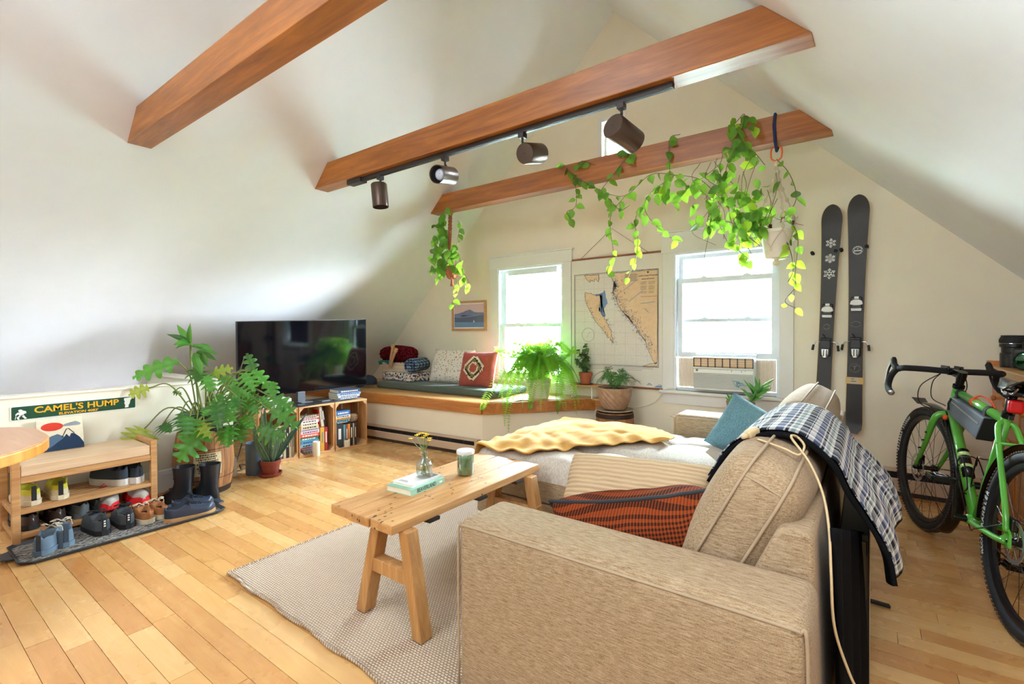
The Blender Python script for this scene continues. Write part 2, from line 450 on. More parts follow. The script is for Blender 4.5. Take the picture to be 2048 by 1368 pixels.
# ================================================================ tie beams
def beam(y0, y1, z0, z1, lab, part=None):
    xs = lambda z: zl_inv(z)
    a0, a1 = z0 - 6.35, z1 - 6.35
    f = lambda z, y: 2.185 + 0.032 * y - z
    mb = MB().hexa([(a0, y0, z0), (f(z0, y0), y0, z0), (f(z0, y1), y1, z0), (a0, y1, z0), (a1, y0, z1), (f(z1, y0), y0, z1), (f(z1, y1), y1, z1), (a1, y1, z1)])
    o = mb.build('ceiling_beam', 'beam_wood', bevel=0.004); return tag(o, lab, 'beam', 'wooden tie beams')
beam(1.062, 1.196, 2.440, 2.628, 'thick wooden tie beam at top left, nearest the camera, bare')
beam(2.392, 2.525, 2.446, 2.638, 'wooden tie beam carrying the black track light')
beam(3.750, 3.878, 2.484, 2.668, 'wooden tie beam with trailing plants and two hanging pots')

# ================================================================ windows
def casing(o, x0, x1, zs, zh, zc):
    """flat casing boards, head board with cap, stool and apron around an opening x0..x1, zs..zh"""
    w = 0.10; y0 = 4.444
    MB().box(x0 - w, x0, y0, 4.466, zs, zh).build('casing_board', 'trim_white', o, bevel=0.002)
    MB().box(x1, x1 + w, y0, 4.466, zs, zh).build('casing_board', 'trim_white', o, bevel=0.002)
    MB().box(x0 - w - 0.012, x1 + w + 0.012, y0 - 0.006, 4.466, zh, zc).build('head_board', 'trim_white', o, bevel=0.002)
    MB().box(x0 - w - 0.03, x1 + w + 0.03, y0 - 0.022, 4.466, zc, zc + 0.016).build('head_cap', 'trim_white', o, bevel=0.003)
    MB().box(x0 - w - 0.025, x1 + w + 0.025, 4.404, 4.50, zs - 0.026, zs).build('stool', 'trim_white', o, bevel=0.005)
    MB().box(x0 - w, x1 + w, 4.446, 4.466, zs - 0.125, zs - 0.026).build('apron', 'trim_white', o, bevel=0.002)
    MB().box(x0, x0 + 0.02, 4.45, 4.60, zs, zh).box(x1 - 0.02, x1, 4.45, 4.60, zs, zh).box(x0 + 0.02, x1 - 0.02, 4.45, 4.60, zh - 0.02, zh).box(x0 + 0.02, x1 - 0.02, 4.5, 4.62, zs, zs + 0.03).build('jamb', 'sash_white', o)
def sash(o, x0, x1, z0, z1, y, top=0.035, bot=0.045, st=0.042):
    f = MB().box(x0, x0 + st, y, y + 0.03, z0, z1).box(x1 - st, x1, y, y + 0.03, z0, z1).box(x0 + st, x1 - st, y, y + 0.03, z0, z0 + bot).box(x0 + st, x1 - st, y, y + 0.03, z1 - top, z1).build('sash', 'sash_white', o, bevel=0.002)
    MB().box(x0 + st, x1 - st, y + 0.012, y + 0.016, z0 + bot, z1 - top).build('pane', 'pane_glass', f)
    return f
def locks(o, x0, x1, z, y):
    for k in (0.28, 0.72):
        x = lerp(x0, x1, k)
        MB().box(x - 0.028, x + 0.028, y, y + 0.022, z, z + 0.008).cyl((x, y + 0.011, z + 0.008), (x, y + 0.011, z + 0.018), 0.011, 10).bar((x, y + 0.011, z + 0.014), (x + 0.03, y - 0.004, z + 0.014), 0.008, 0.006).build('sash_lock', 'sash_white', o)
w1 = struct(thing('window_1', None, None)); casing(w1, -3.478, -2.597, 0.64, 1.918, 2.045)
sash(w1, -3.455, -2.62, 1.235, 1.895, 4.535); lo = sash(w1, -3.455, -2.62, 0.665, 1.275, 4.50); locks(w1, -3.455, -2.62, 1.275, 4.50)
MB().box(-3.36, -2.70, 4.495, 4.505, 1.83, 1.895).build('blind', 'sash_white', w1)
w2 = struct(thing('window_2', None, None)); casing(w2, -1.427, -0.569, 0.64, 1.90, 2.085)
sash(w2, -1.404, -0.592, 1.265, 1.878, 4.535, bot=0.03); lo = sash(w2, -1.404, -0.592, 0.945, 1.665, 4.50, top=0.045, bot=0.05); locks(w2, -1.404, -0.592, 1.665, 4.50)
locks(w2, -1.404, -0.592, 1.295, 4.53)
MB().box(-1.24, -0.74, 4.485, 4.50, 0.935, 0.985).build('sash_lift', 'sash_white', w2, bevel=0.002)
w3 = struct(thing('window_3', None, None))
for b in ((-2.185, -2.14, 2.835, 3.325), (-1.93, -1.885, 2.835, 3.325)): MB().box(b[0], b[1], 4.446, 4.466, b[2], b[3]).build('casing_board', 'trim_white', w3, bevel=0.002)
MB().box(-2.14, -1.93, 4.446, 4.466, 3.28, 3.325).build('casing_board', 'trim_white', w3); MB().box(-2.14, -1.93, 4.446, 4.466, 2.835, 2.88).build('casing_board', 'trim_white', w3)
sash(w3, -2.14, -1.93, 2.88, 3.28, 4.53, 0.022, 0.022, 0.022)

# ================================================================ garden outside
plain('lawn_grass', (182, 186, 176), 0.9, var=0.15, scale=1.5)
plain('bark', (96, 80, 66), 0.9, var=0.2, bump=0.5)
leafmat('garden_leaf', (96, 132, 90), (140, 168, 120), trans=0.2)
leafmat('garden_leaf_red', (150, 96, 110), (196, 150, 150), trans=0.3)
struct(MB().box(-30, 30, 5.2, 60, -3.4, -3.2).build('ground', 'lawn_grass'))
def garden_tree(x, y, h, rad, lab, mat='garden_leaf', n=5200, seed=1, trunk=0.35, name='tree', cat='tree'):
    rd = random.Random(seed); t = thing(name, lab, cat, (x, y, -3.2), group='greenery outside the windows')
    MB().tube([(x, y, -3.2), (x + 0.1, y, -3.2 + h * 0.35), (x - 0.05, y, -3.2 + h * 0.75)], [0.22 * trunk / 0.35, 0.16 * trunk / 0.35, 0.05], 8).build('trunk', 'bark', t)
    mb = MB()
    cl = [(x + rd.gauss(0, 0.45) * rad, y + rd.gauss(0, 0.4) * rad, -3.2 + h * rd.uniform(0.25, 0.95), rad * rd.uniform(0.35, 0.6)) for _ in range(14)]
    for _ in range(n):
        cx, cy, cz, r = rd.choice(cl); d = Vector((rd.gauss(0, 1), rd.gauss(0, 1), rd.gauss(0, 1))).normalized() * r * rd.uniform(0.6, 1.0)
        p = Vector((cx, cy, cz)) + d; M = frame_from((rd.gauss(0, 1), rd.gauss(0, 1), rd.gauss(0, 0.6))); s = rd.uniform(0.07, 0.15)
        mb.add([p + M @ Vector(q) for q in ((-s, 0, 0), (0, -s * 0.5, 0.02), (s, 0, -0.03), (0, s * 0.5, 0.02))], [(0, 1, 2, 3)])
    o = mb.build('foliage', mat, t, smooth=True); o['kind'] = 'stuff'
garden_tree(-8.2, 12.5, 9.0, 3.0, 'leafy tree seen through the left window', seed=3)
garden_tree(-4.4, 17.5, 10.0, 2.4, 'leafy tree seen through the left half of the right window', seed=4)
garden_tree(-1.2, 11.0, 8.5, 1.7, 'leafy tree seen through the right half of the right window', seed=5)
garden_tree(-4.0, 9.6, 2.6, 0.9, 'low pinkish bush outside the right window', 'garden_leaf_red', 600, 6, 0.12, 'bush', 'bush')
# ================================================================ window seat platform, heaters
plat = thing('window_seat', 'built-in cream window seat with a honey wood top under the left window', 'bench', (-3.8, 4.0, 0))
def pfy(x): return 3.404 + (x + 4.531) * 0.0622
P = [(-5.83, pfy(-5.83)), (-2.93, pfy(-2.93)), (-2.19, 4.385), (-1.90, 4.41), (-1.90, 4.462), (-5.83, 4.462)]
MB().prism([(-5.83, pfy(-5.83) + 0.012), (-2.94, pfy(-2.94) + 0.012), (-2.2, 4.40), (-1.93, 4.425), (-1.93, 4.462), (-5.83, 4.462)], 0.0, 0.40).build('base', 'wall_paint', plat)
q = [(-5.83, pfy(-5.83) + 0.03), (-2.945, pfy(-2.93) + 0.03), (-2.2, 4.415), (-1.92, 4.44), (-1.92, 4.462), (-5.83, 4.462)]
def top_strip(y0, y1):
    """one board of the top: clipped to the seat's outline"""
    n = 24; lo, hi = [], []
    for i in range(n + 1):
        x = -5.83 + (3.9) * i / n
        yf = pfy(x) + 0.0 if x < -2.93 else (lerp(pfy(-2.93), 4.385, min(1, (x + 2.93) / 0.74)))
        a, b = max(y0, yf), y1
        if a < b - 0.002: lo.append((x, a)); hi.append((x, b))
    if len(lo) < 2: return
    MB().prism(lo + hi[::-1], 0.495, 0.512).build('plank', 'bench_top_wood', plat)
for k in range(8): top_strip(3.30 + k * 0.146, 3.30 + (k + 1) * 0.146 - 0.002 if k < 7 else 4.462)
def fascia(a, b):
    a, b = Vector((*a, 0)), Vector((*b, 0)); d = (b - a).normalized(); n = Vector((d.y, -d.x, 0)) * 0.02
    p = [a + n, b + n, b, a]
    MB().hexa([tuple(v + Vector((0, 0, 0.40))) for v in p] + [tuple(v + Vector((0, 0, 0.508))) for v in p]).build('fascia_board', 'fascia_wood', plat, bevel=0.003)
fascia(P[0], P[1]); fascia(P[1], P[2]); fascia(P[2], P[3])

def heater(lab, a, b, h, d=0.06):
    """baseboard heater: back, cover with sloping lip, dark outlet slot, dark toe gap, fins"""
    a, b = Vector((*a, 0)), Vector((*b, 0)); L = (b - a).length; ang = atan2(b.y - a.y, b.x - a.x)
    t = thing('baseboard_heater', lab, 'heater', tuple(a), ang, group='baseboard heaters')
    MB().box(0, L, -0.008, 0, 0.0, h).build('back_panel', 'heater_beige', t, local=True)
    MB().prism([(-d, 0.035), (-d, h * 0.60), (-d * 0.93, h * 0.66), (-d * 0.85, h * 0.66), (-d * 0.9, h * 0.6), (-d * 0.9, 0.035)], 0, L, 'YZ').build('cover', 'heater_beige', t, local=True, label='beige sheet metal front')
    MB().prism([(0, h), (-d * 0.85, h * 0.93), (-d * 0.85, h * 0.90), (0, h * 0.96)], 0, L, 'YZ').build('top_lip', 'heater_beige', t, local=True)
    MB().box(0.01, L - 0.01, -d * 0.8, -0.008, 0.03, h * 0.86).build('heating_element', 'black_gap', t, local=True, label='dark finned element seen in the slot')
    n = int(L / 0.16); fm = MB().box(-0.002, 0.002, -d * 0.84, -d * 0.78, h * 0.6, h * 0.93).mesh('fin', 'heater_dark')
    for i in range(1, n): linked('fin', fm, t, (i * L / n, 0, 0))
    MB().box(0, L, -d * 0.75, -0.008, 0.0, 0.032).build('toe_gap', 'heater_dark', t, local=True)
    for x in (0, L - 0.03): MB().box(x, x + 0.03, -d - 0.002, 0, 0.012, h + 0.001).build('end_cap', 'heater_beige', t, local=True)
heater('long beige baseboard heater below the window seat front', (-5.3, pfy(-5.3) + 0.01), (-2.96, pfy(-2.96) + 0.01), 0.158)
heater('beige baseboard heater along the window wall behind the sofa and bicycle', (-1.72, 4.462), (0.645, 4.462), 0.19, 0.065)

# ================================================================ wall map (sea chart)
plain('map_paper', (224, 220, 208), 0.85, var=0.03, scale=5); plain('map_land', (226, 196, 158), 0.85, var=0.05, scale=30)
m, t = new_mat('map_sea', srgb(222, 216, 205), 0.85); v = t.coord()
vo = t.new('ShaderNodeTexVoronoi'); vo.inputs['Scale'].default_value = 110; t.link(v, vo.inputs['Vector'])
sep = t.new('ShaderNodeSeparateXYZ'); t.link(v, sep.inputs[0])
ln = t.math('LESS_THAN', t.math('FRACT', t.math('MULTIPLY', sep.outputs['X'], 9.0)), 0.016); ln2 = t.math('LESS_THAN', t.math('FRACT', t.math('MULTIPLY', sep.outputs['Z'], 9.0)), 0.016)
dots = t.math('LESS_THAN', vo.outputs['Distance'], 0.22)
k = t.math('MAXIMUM', t.math('MULTIPLY', dots, t.math('GREATER_THAN', t.noise(v, 6, 2), 0.42)), t.math('MAXIMUM', ln, ln2))
t.base(t.mix(t.math('MULTIPLY', k, 0.5), srgb(222, 216, 205), srgb(120, 112, 104)))
plain('map_blue', (122, 152, 190), 0.85); plain('map_ink', (62, 60, 62), 0.85); plain('map_ink_soft', (150, 134, 116), 0.85); plain('map_coast', (96, 92, 92), 0.85)
wood('map_rod', (112, 62, 30), (158, 96, 52), 'X', 1.0, 0.4)
wm = thing('wall_map', 'large sea chart on wooden rods hung by a cord between the two windows', 'map', (-2.01, 4.455, 1.28))
MB().box(-2.492, -1.53, 4.450, 4.453, 0.64, 1.93).build('sheet', 'map_paper', wm)
MB().box(-2.502, -1.525, 4.440, 4.462, 1.918, 1.936).build('rod', 'map_rod', wm, bevel=0.003); MB().box(-2.502, -1.525, 4.440, 4.462, 0.632, 0.650).build('rod', 'map_rod', wm, bevel=0.003)
MB().tube([(-2.39, 4.452, 1.93), (-2.04, 4.456, 2.205), (-1.66, 4.452, 1.93)], 0.0022, 5).build('hanging_cord', 'map_rod', wm)
MB().box(-2.459, -1.566, 4.4492, 4.4498, 0.841, 1.772).build('sea_print', 'map_sea', wm)
def flat(poly, y, jag=0.006, seed=1, sub=5):
    rd = random.Random(seed); out = []
    for i, a in enumerate(poly):
        b = poly[(i + 1) % len(poly)]
        for k in range(sub):
            f = k / sub; out.append((lerp(a[0], b[0], f) + rd.gauss(0, jag) * (k > 0), lerp(a[1], b[1], f) + rd.gauss(0, jag) * (k > 0)))
    return out
def ear(poly, y, dy):
    """thin printed patch with any outline (triangulated)"""
    bm = bmesh.new(); vs = [bm.verts.new((x, y, z)) for x, z in poly]
    f = bm.faces.new(vs); bmesh.ops.triangulate(bm, faces=[f]); bm.normal_update()
    bm.verts.index_update(); mb = MB(); mb.add([tuple(v.co) for v in bm.verts], [tuple(v.index for v in f.verts) for f in bm.faces]); bm.free(); return mb
ISL = [(-2.332, 1.585), (-2.272, 1.569), (-2.224, 1.558), (-2.183, 1.545), (-2.142, 1.554), (-2.148, 1.501), (-2.171, 1.448), (-2.177, 1.395), (-2.142, 1.373), (-2.119, 1.319), (-2.091, 1.265), (-2.062, 1.212), (-2.034, 1.149), (-2.028, 1.065), (-2.057, 1.096), (-2.108, 1.159), (-2.166, 1.234), (-2.237, 1.31), (-2.272, 1.387), (-2.308, 1.442), (-2.332, 1.519)]
BLU = [(-2.218, 1.557), (-2.142, 1.566), (-2.113, 1.595), (-2.098, 1.509), (-2.082, 1.466), (-2.117, 1.425), (-2.131, 1.394), (-2.105, 1.34), (-2.131, 1.328), (-2.16, 1.373), (-2.171, 1.427), (-2.154, 1.49), (-2.142, 1.545), (-2.212, 1.542)]
MAIN = [(-2.049, 1.765), (-1.871, 1.757), (-1.574, 1.764), (-1.574, 0.911), (-1.6, 0.87), (-1.661, 0.989), (-1.702, 1.109), (-1.765, 1.18), (-1.818, 1.272), (-1.872, 1.335), (-1.916, 1.367), (-1.971, 1.441), (-2.004, 1.526), (-2.027, 1.569), (-1.982, 1.63), (-2.038, 1.717)]
TL = [(-2.338, 1.763), (-2.176, 1.756), (-2.182, 1.684), (-2.212, 1.718), (-2.241, 1.693), (-2.271, 1.711), (-2.277, 1.685), (-2.307, 1.708)]
BR = [(-1.713, 0.851), (-1.641, 0.877), (-1.579, 0.891), (-1.577, 0.849), (-1.713, 0.845)]
for i, (pl_, jg) in enumerate(((ISL, 0.005), (MAIN, 0.004), (TL, 0.004), (BR, 0.003))):
    pp = flat(pl_, 0, jg, i)
    ear(pp, 4.4486, 0).build('land_print', 'map_land', wm)
    k = len(pp); edge = MB()
    for a in range(k):
        p0, p1 = pp[a], pp[(a + 1) % k]
        if abs(p0[0] + 1.574) < 0.012 and abs(p1[0] + 1.574) < 0.012: continue
        edge.bar((p0[0], 4.4484, p0[1]), (p1[0], 4.4484, p1[1]), 0.0035, 0.0004, (0, 1, 0.01))
    edge.build('coast_line', 'map_coast', wm)
ear(flat(BLU, 0, 0.003, 9), 4.4482, 0).build('shoal_print', 'map_blue', wm)
rd = random.Random(4); spk = MB(); iso = MB()
for _ in range(420):   # islets and inlets along the broken mainland coast
    i = rd.randrange(5, 15); a, b = MAIN[i], MAIN[(i + 1) % 16]; f = rd.random()
    x = lerp(a[0], b[0], f) + abs(rd.gauss(0, 0.05)) - 0.02; z = lerp(a[1], b[1], f) + rd.gauss(0, 0.03); s = rd.uniform(0.003, 0.012)
    if not (-2.44 < x < -1.59 and 0.86 < z < 1.74): continue
    an = rd.uniform(0, 3.1)
    (spk if rd.random() < 0.7 else iso).bar((x - cos(an) * s, 4.4479, z - sin(an) * s), (x + cos(an) * s, 4.4479, z + sin(an) * s), rd.uniform(0.002, 0.004), 0.0004, (0, 1, 0.01))
for _ in range(120):
    i = rd.randrange(9, 20); a, b = ISL[i], ISL[(i + 1) % 21]; f = rd.random(); x = lerp(a[0], b[0], f) + rd.gauss(0.012, 0.015); z = lerp(a[1], b[1], f) + rd.gauss(0, 0.015); s = rd.uniform(0.003, 0.009); an = rd.uniform(0, 3.1)
    spk.bar((x - cos(an) * s, 4.4479, z - sin(an) * s), (x + cos(an) * s, 4.4479, z + sin(an) * s), 0.0025, 0.0004, (0, 1, 0.01))
o = spk.build('coast_detail', 'map_coast', wm); o['kind'] = 'stuff'; o = iso.build('inlet_print', 'map_blue', wm); o['kind'] = 'stuff'
riv = MB()
for a, b in (((-1.92, 1.58), (-1.86, 1.62)), ((-1.86, 1.62), (-1.80, 1.66)), ((-1.80, 1.66), (-1.775, 1.685)), ((-1.86, 1.47), (-1.78, 1.53)), ((-1.78, 1.53), (-1.72, 1.57)), ((-1.70, 1.40), (-1.66, 1.36)), ((-1.74, 1.45), (-1.6, 1.46))):
    riv.bar((a[0], 4.4478, a[1]), (b[0], 4.4478, b[1]), 0.005, 0.0004, (0, 1, 0.01))
o = riv.build('river_print', 'map_blue', wm); o['kind'] = 'stuff'
fr_ = MB()
for k, w in ((0, 0.004), (0.012, 0.0018)):
    a, b, c, d = -2.459 + k, -1.566 - k, 0.841 + k, 1.772 - k
    for (x0, x1, z0, z1) in ((a, b, d - w, d), (a, b, c, c + w), (a, a + w, c, d), (b - w, b, c, d)): fr_.box(x0, x1, 4.4476, 4.448, z0, z1)
fr_.build('border_line', 'map_ink', wm)
RX = (pi / 2, 0, 0)
letters('title', 'QUEEN CHARLOTTE SOUND', 0.0145, 'map_ink', wm, (-1.668, 4.4478, 1.712), RX, ext=0.0002, bold=0.0004); letters('title', 'TO', 0.008, 'map_ink', wm, (-1.668, 4.4478, 1.698), RX, ext=0.0002)
letters('title', 'DIXON ENTRANCE', 0.0145, 'map_ink', wm, (-1.668, 4.4478, 1.681), RX, ext=0.0002, bold=0.0004)
MB().lathe([(0.0005, -0.0004), (0.009, -0.0004), (0.009, 0.0004), (0.0005, 0.0004)], (-1.668, 4.4478, 1.744), 10, True, 'Y').build('crest_print', 'map_ink', wm)
nt = MB()
for col in ((-1.74, -1.675), (-1.662, -1.598)):
    for r in range(11):
        if r in (3, 8): continue
        nt.box(col[0], lerp(col[0], col[1], rd.uniform(0.8, 1)), 4.4478, 4.448, 1.652 - r * 0.0105, 1.656 - r * 0.0105)
for r in range(8): nt.box(-1.90, lerp(-1.90, -1.765, rd.uniform(0.85, 1)), 4.4478, 4.448, 1.735 - r * 0.0095, 1.740 - r * 0.0095)
nt.box(-1.74, -1.578, 4.4478, 4.448, 1.512, 1.516)
o = nt.build('note_lines', 'map_ink_soft', wm); o['kind'] = 'stuff'
cr = MB()
for rr in (0.072, 0.066):
    cr.tube([(-2.30 + rr * cos(a * pi / 20), 4.4485, 1.148 + rr * sin(a * pi / 20)) for a in range(41)], 0.0008, 4)
cr.bar((-2.32, 4.4485, 1.12), (-2.28, 4.4485, 1.18), 0.002, 0.0005, (0, 1, 0.01)); cr.build('compass_rose', 'map_ink_soft', wm)
st = MB().box(-2.45, -1.73, 4.4492, 4.4498, 0.808, 0.811).box(-2.45, -1.62, 4.4492, 4.4498, 0.825, 0.828).box(-1.90, -1.74, 4.4492, 4.4498, 0.700, 0.704)
for r in range(5): st.box(-1.845, -1.80, 4.4492, 4.4498, 0.692 - r * 0.008, 0.695 - r * 0.008)
st.box(-1.575, -1.54, 4.4492, 4.4498, 0.68, 0.684); st.build('margin_lines', 'map_ink_soft', wm)
lg = MB().prism([(-1.655 + 0.042 * cos(a * pi / 12), 0.676 + 0.017 * sin(a * pi / 12)) for a in range(24)], 4.4492, 4.4499, 'XZ').build('logo', 'trim_white', wm)
MB().prism([(-1.675, 0.680), (-1.668, 0.690), (-1.655, 0.692), (-1.640, 0.686), (-1.628, 0.678), (-1.645, 0.682)], 4.4488, 4.4492, 'XZ').build('wave_mark', 'map_blue', lg)
MB().box(-1.684, -1.628, 4.4488, 4.4492, 0.672, 0.676).build('word_line', 'map_ink', lg)
MB().prism([(-1.612, 0.655), (-1.535, 0.655), (-1.535, 0.675), (-1.585, 0.672)], 4.4492, 4.4499, 'XZ').build('corner_print', 'map_blue', wm)

# ================================================================ framed print of a lake
wood('oak_frame', (176, 128, 84), (210, 166, 118), 'X', 1.2, 0.5)
for n_, c_ in (('print_sky', (212, 186, 188)), ('print_peak', (120, 128, 160)), ('print_ridge', (126, 136, 172)), ('print_dark', (92, 104, 124)), ('print_water', (108, 142, 178)), ('print_paper', (240, 238, 236))): plain(n_, c_, 0.6, var=0.03)
pf = thing('framed_print', 'oak framed print of a blue mountain above a lake, left of the left window', 'picture', (-3.93, 4.45, 1.38))
x0, x1, z0, z1 = -4.205, -3.652, 1.195, 1.562
for b in ((x0, x1, z0, z0 + 0.028), (x0, x1, z1 - 0.028, z1), (x0, x0 + 0.028, z0 + 0.028, z1 - 0.028), (x1 - 0.028, x1, z0 + 0.028, z1 - 0.028)): MB().box(b[0], b[1], 4.436, 4.463, b[2], b[3]).build('frame_bar', 'oak_frame', pf, bevel=0.002)
MB().box(x0 + 0.02, x1 - 0.02, 4.452, 4.455, z0 + 0.02, z1 - 0.02).build('mount', 'print_paper', pf)
U = lambda u: lerp(x0 + 0.036, x1 - 0.033, u); V = lambda v: lerp(z0 + 0.043, z1 - 0.042, v)
ear([(U(a), V(b)) for a, b in ((0, 0), (1, 0), (1, 1), (0, 1))], 4.4515, 0).build('sky', 'print_sky', pf)
ear([(U(a), V(b)) for a, b in ((0, .2), (1, .2), (1, .63), (.84, .63), (.68, .65), (.58, .73), (.53, .77), (.50, .77), (.46, .74), (.38, .72), (.32, .67), (.25, .62), (.1, .6), (0, .59))], 4.4511, 0).build('peak', 'print_peak', pf)
ear([(U(a), V(b)) for a, b in ((0, .2), (1, .2), (1, .55), (.8, .56), (.6, .53), (.42, .49), (.3, .48), (.15, .51), (0, .53))], 4.4507, 0).build('ridge', 'print_ridge', pf)
ear([(U(a), V(b)) for a, b in ((0, .2), (1, .2), (1, .53), (.85, .51), (.65, .46), (.45, .43), (.2, .42), (0, .44))], 4.4503, 0).build('shore', 'print_dark', pf)
ear([(U(a), V(b)) for a, b in ((0, 0), (1, 0), (1, .21), (0, .23))], 4.4499, 0).build('lake', 'print_water', pf)
ear([(U(a), V(b)) for a, b in ((.638, .215), (.69, .215), (.66, .32))], 4.4495, 0).build('sail', 'print_paper', pf)

# ================================================================ window air conditioner
plain('ac_grey', (230, 230, 224), 0.45, var=0.015); plain('ac_dark', (60, 58, 56), 0.6); plain('ac_shade', (128, 128, 124), 0.6); plain('ac_amber', (232, 190, 140), 0.5); plain('accordion', (238, 226, 210), 0.5, var=0.02)
ac = thing('air_conditioner', 'pale grey window air conditioner under the raised sash of the right window', 'appliance', (-0.99, 4.45, 0.655))
xa, xb, za, zb, yf = -1.232, -0.744, 0.668, 0.958, 4.37
MB().box(xa, xb, yf + 0.02, 4.62, za, zb).build('case', 'ac_grey', ac, bevel=0.006)
MB().box(xa + 0.004, xb - 0.004, yf + 0.002, yf + 0.03, za + 0.004, 0.855).build('front', 'ac_grey', ac, bevel=0.004)
MB().box(xa + 0.01, xb - 0.01, yf + 0.012, yf + 0.022, 0.872, 0.948).build('outlet', 'ac_amber', ac, label='amber coloured air outlet behind the grille')  # plain amber colour on the panel behind the slats
for k in range(5): MB().box(xa + 0.006, xb - 0.006, yf + 0.0, yf + 0.012, 0.872 + k * 0.0185, 0.8755 + k * 0.0185).build('slat', 'ac_dark' if k in (0, 4) else 'ac_grey', ac)
for k in range(9): MB().box(lerp(xa + 0.004, xb - 0.010, k / 8), lerp(xa + 0.010, xb - 0.004, k / 8), yf - 0.001, yf + 0.012, 0.87, 0.951).build('divider', 'ac_dark', ac)
MB().box(xa, xb, yf, yf + 0.02, 0.860, 0.870).build('trim', 'ac_grey', ac); MB().box(xa, xb, yf, yf + 0.02, 0.948, 0.958).build('trim', 'ac_grey', ac)
for k in range(21):
    z = za + 0.022 + k * 0.0062
    MB().prism([(yf + 0.004, z), (yf - 0.006, z + 0.0008), (yf - 0.006, z + 0.0034), (yf + 0.004, z + 0.0052)], xa + 0.006, xb - 0.006, 'YZ').build('louver', 'ac_grey', ac)
MB().box(xa + 0.006, xb - 0.006, yf + 0.0005, yf + 0.002, za + 0.02, za + 0.152).build('intake', 'ac_shade', ac)
bd = MB().lathe([(0.001, -0.001), (0.011, -0.001), (0.011, 0.001), (0.001, 0.001)], (xa + 0.034, yf + 0.001, 0.842), 18, True, 'Y').build('badge', 'ac_dark', ac)
MB().tube([(xa + 0.034 + 0.0085 * cos(a * pi / 10), yf - 0.0006, 0.842 + 0.0085 * sin(a * pi / 10)) for a in range(21)], 0.0009, 4).tube([(xa + 0.030, yf - 0.0006, 0.845), (xa + 0.036, yf - 0.0006, 0.845), (xa + 0.032, yf - 0.0006, 0.839), (xa + 0.039, yf - 0.0006, 0.840)], 0.0008, 4).build('emblem', 'ac_grey', bd)
for u, z in ((.46, .845), (.58, .845), (.64, .846), (.64, .838), (.8, .847), (.8, .838), (.86, .847)): MB().box(lerp(xa, xb, u), lerp(xa, xb, u) + (0.009 if z != .845 else 0.004), yf, yf + 0.003, z, z + 0.003).build('button', 'ac_dark', ac)
for x0_, x1_ in ((-1.402, xa), (xb, -0.594)):
    mb = MB(); n = 14
    for i in range(n):
        u0, u1 = lerp(x0_, x1_, i / n), lerp(x0_, x1_, (i + 1) / n); um = (u0 + u1) / 2
        mb.add([(u0, 4.515, .672), (um, 4.505, .672), (um, 4.505, .94), (u0, 4.515, .94)], [(0, 1, 2, 3)]); mb.add([(um, 4.505, .672), (u1, 4.515, .672), (u1, 4.515, .94), (um, 4.505, .94)], [(0, 1, 2, 3)])
    solidify(mb.build('accordion_panel', 'accordion', ac), 0.002)
plain('cord_white', (232, 228, 216), 0.5)
cd = tag(MB().tube(bez([(-1.30, 4.43, 0.668), (-1.47, 4.425, 0.655), (-1.53, 4.43, 0.60), (-1.60, 4.44, 0.52), (-1.72, 4.44, 0.465), (-1.85, 4.405, 0.452), (-1.93, 4.36, 0.47), (-2.0, 4.375, 0.505)], 8), 0.0045, 6).build('power_cord', 'cord_white', smooth=True), 'white power cord looping from the window sill to the window seat', 'cord')

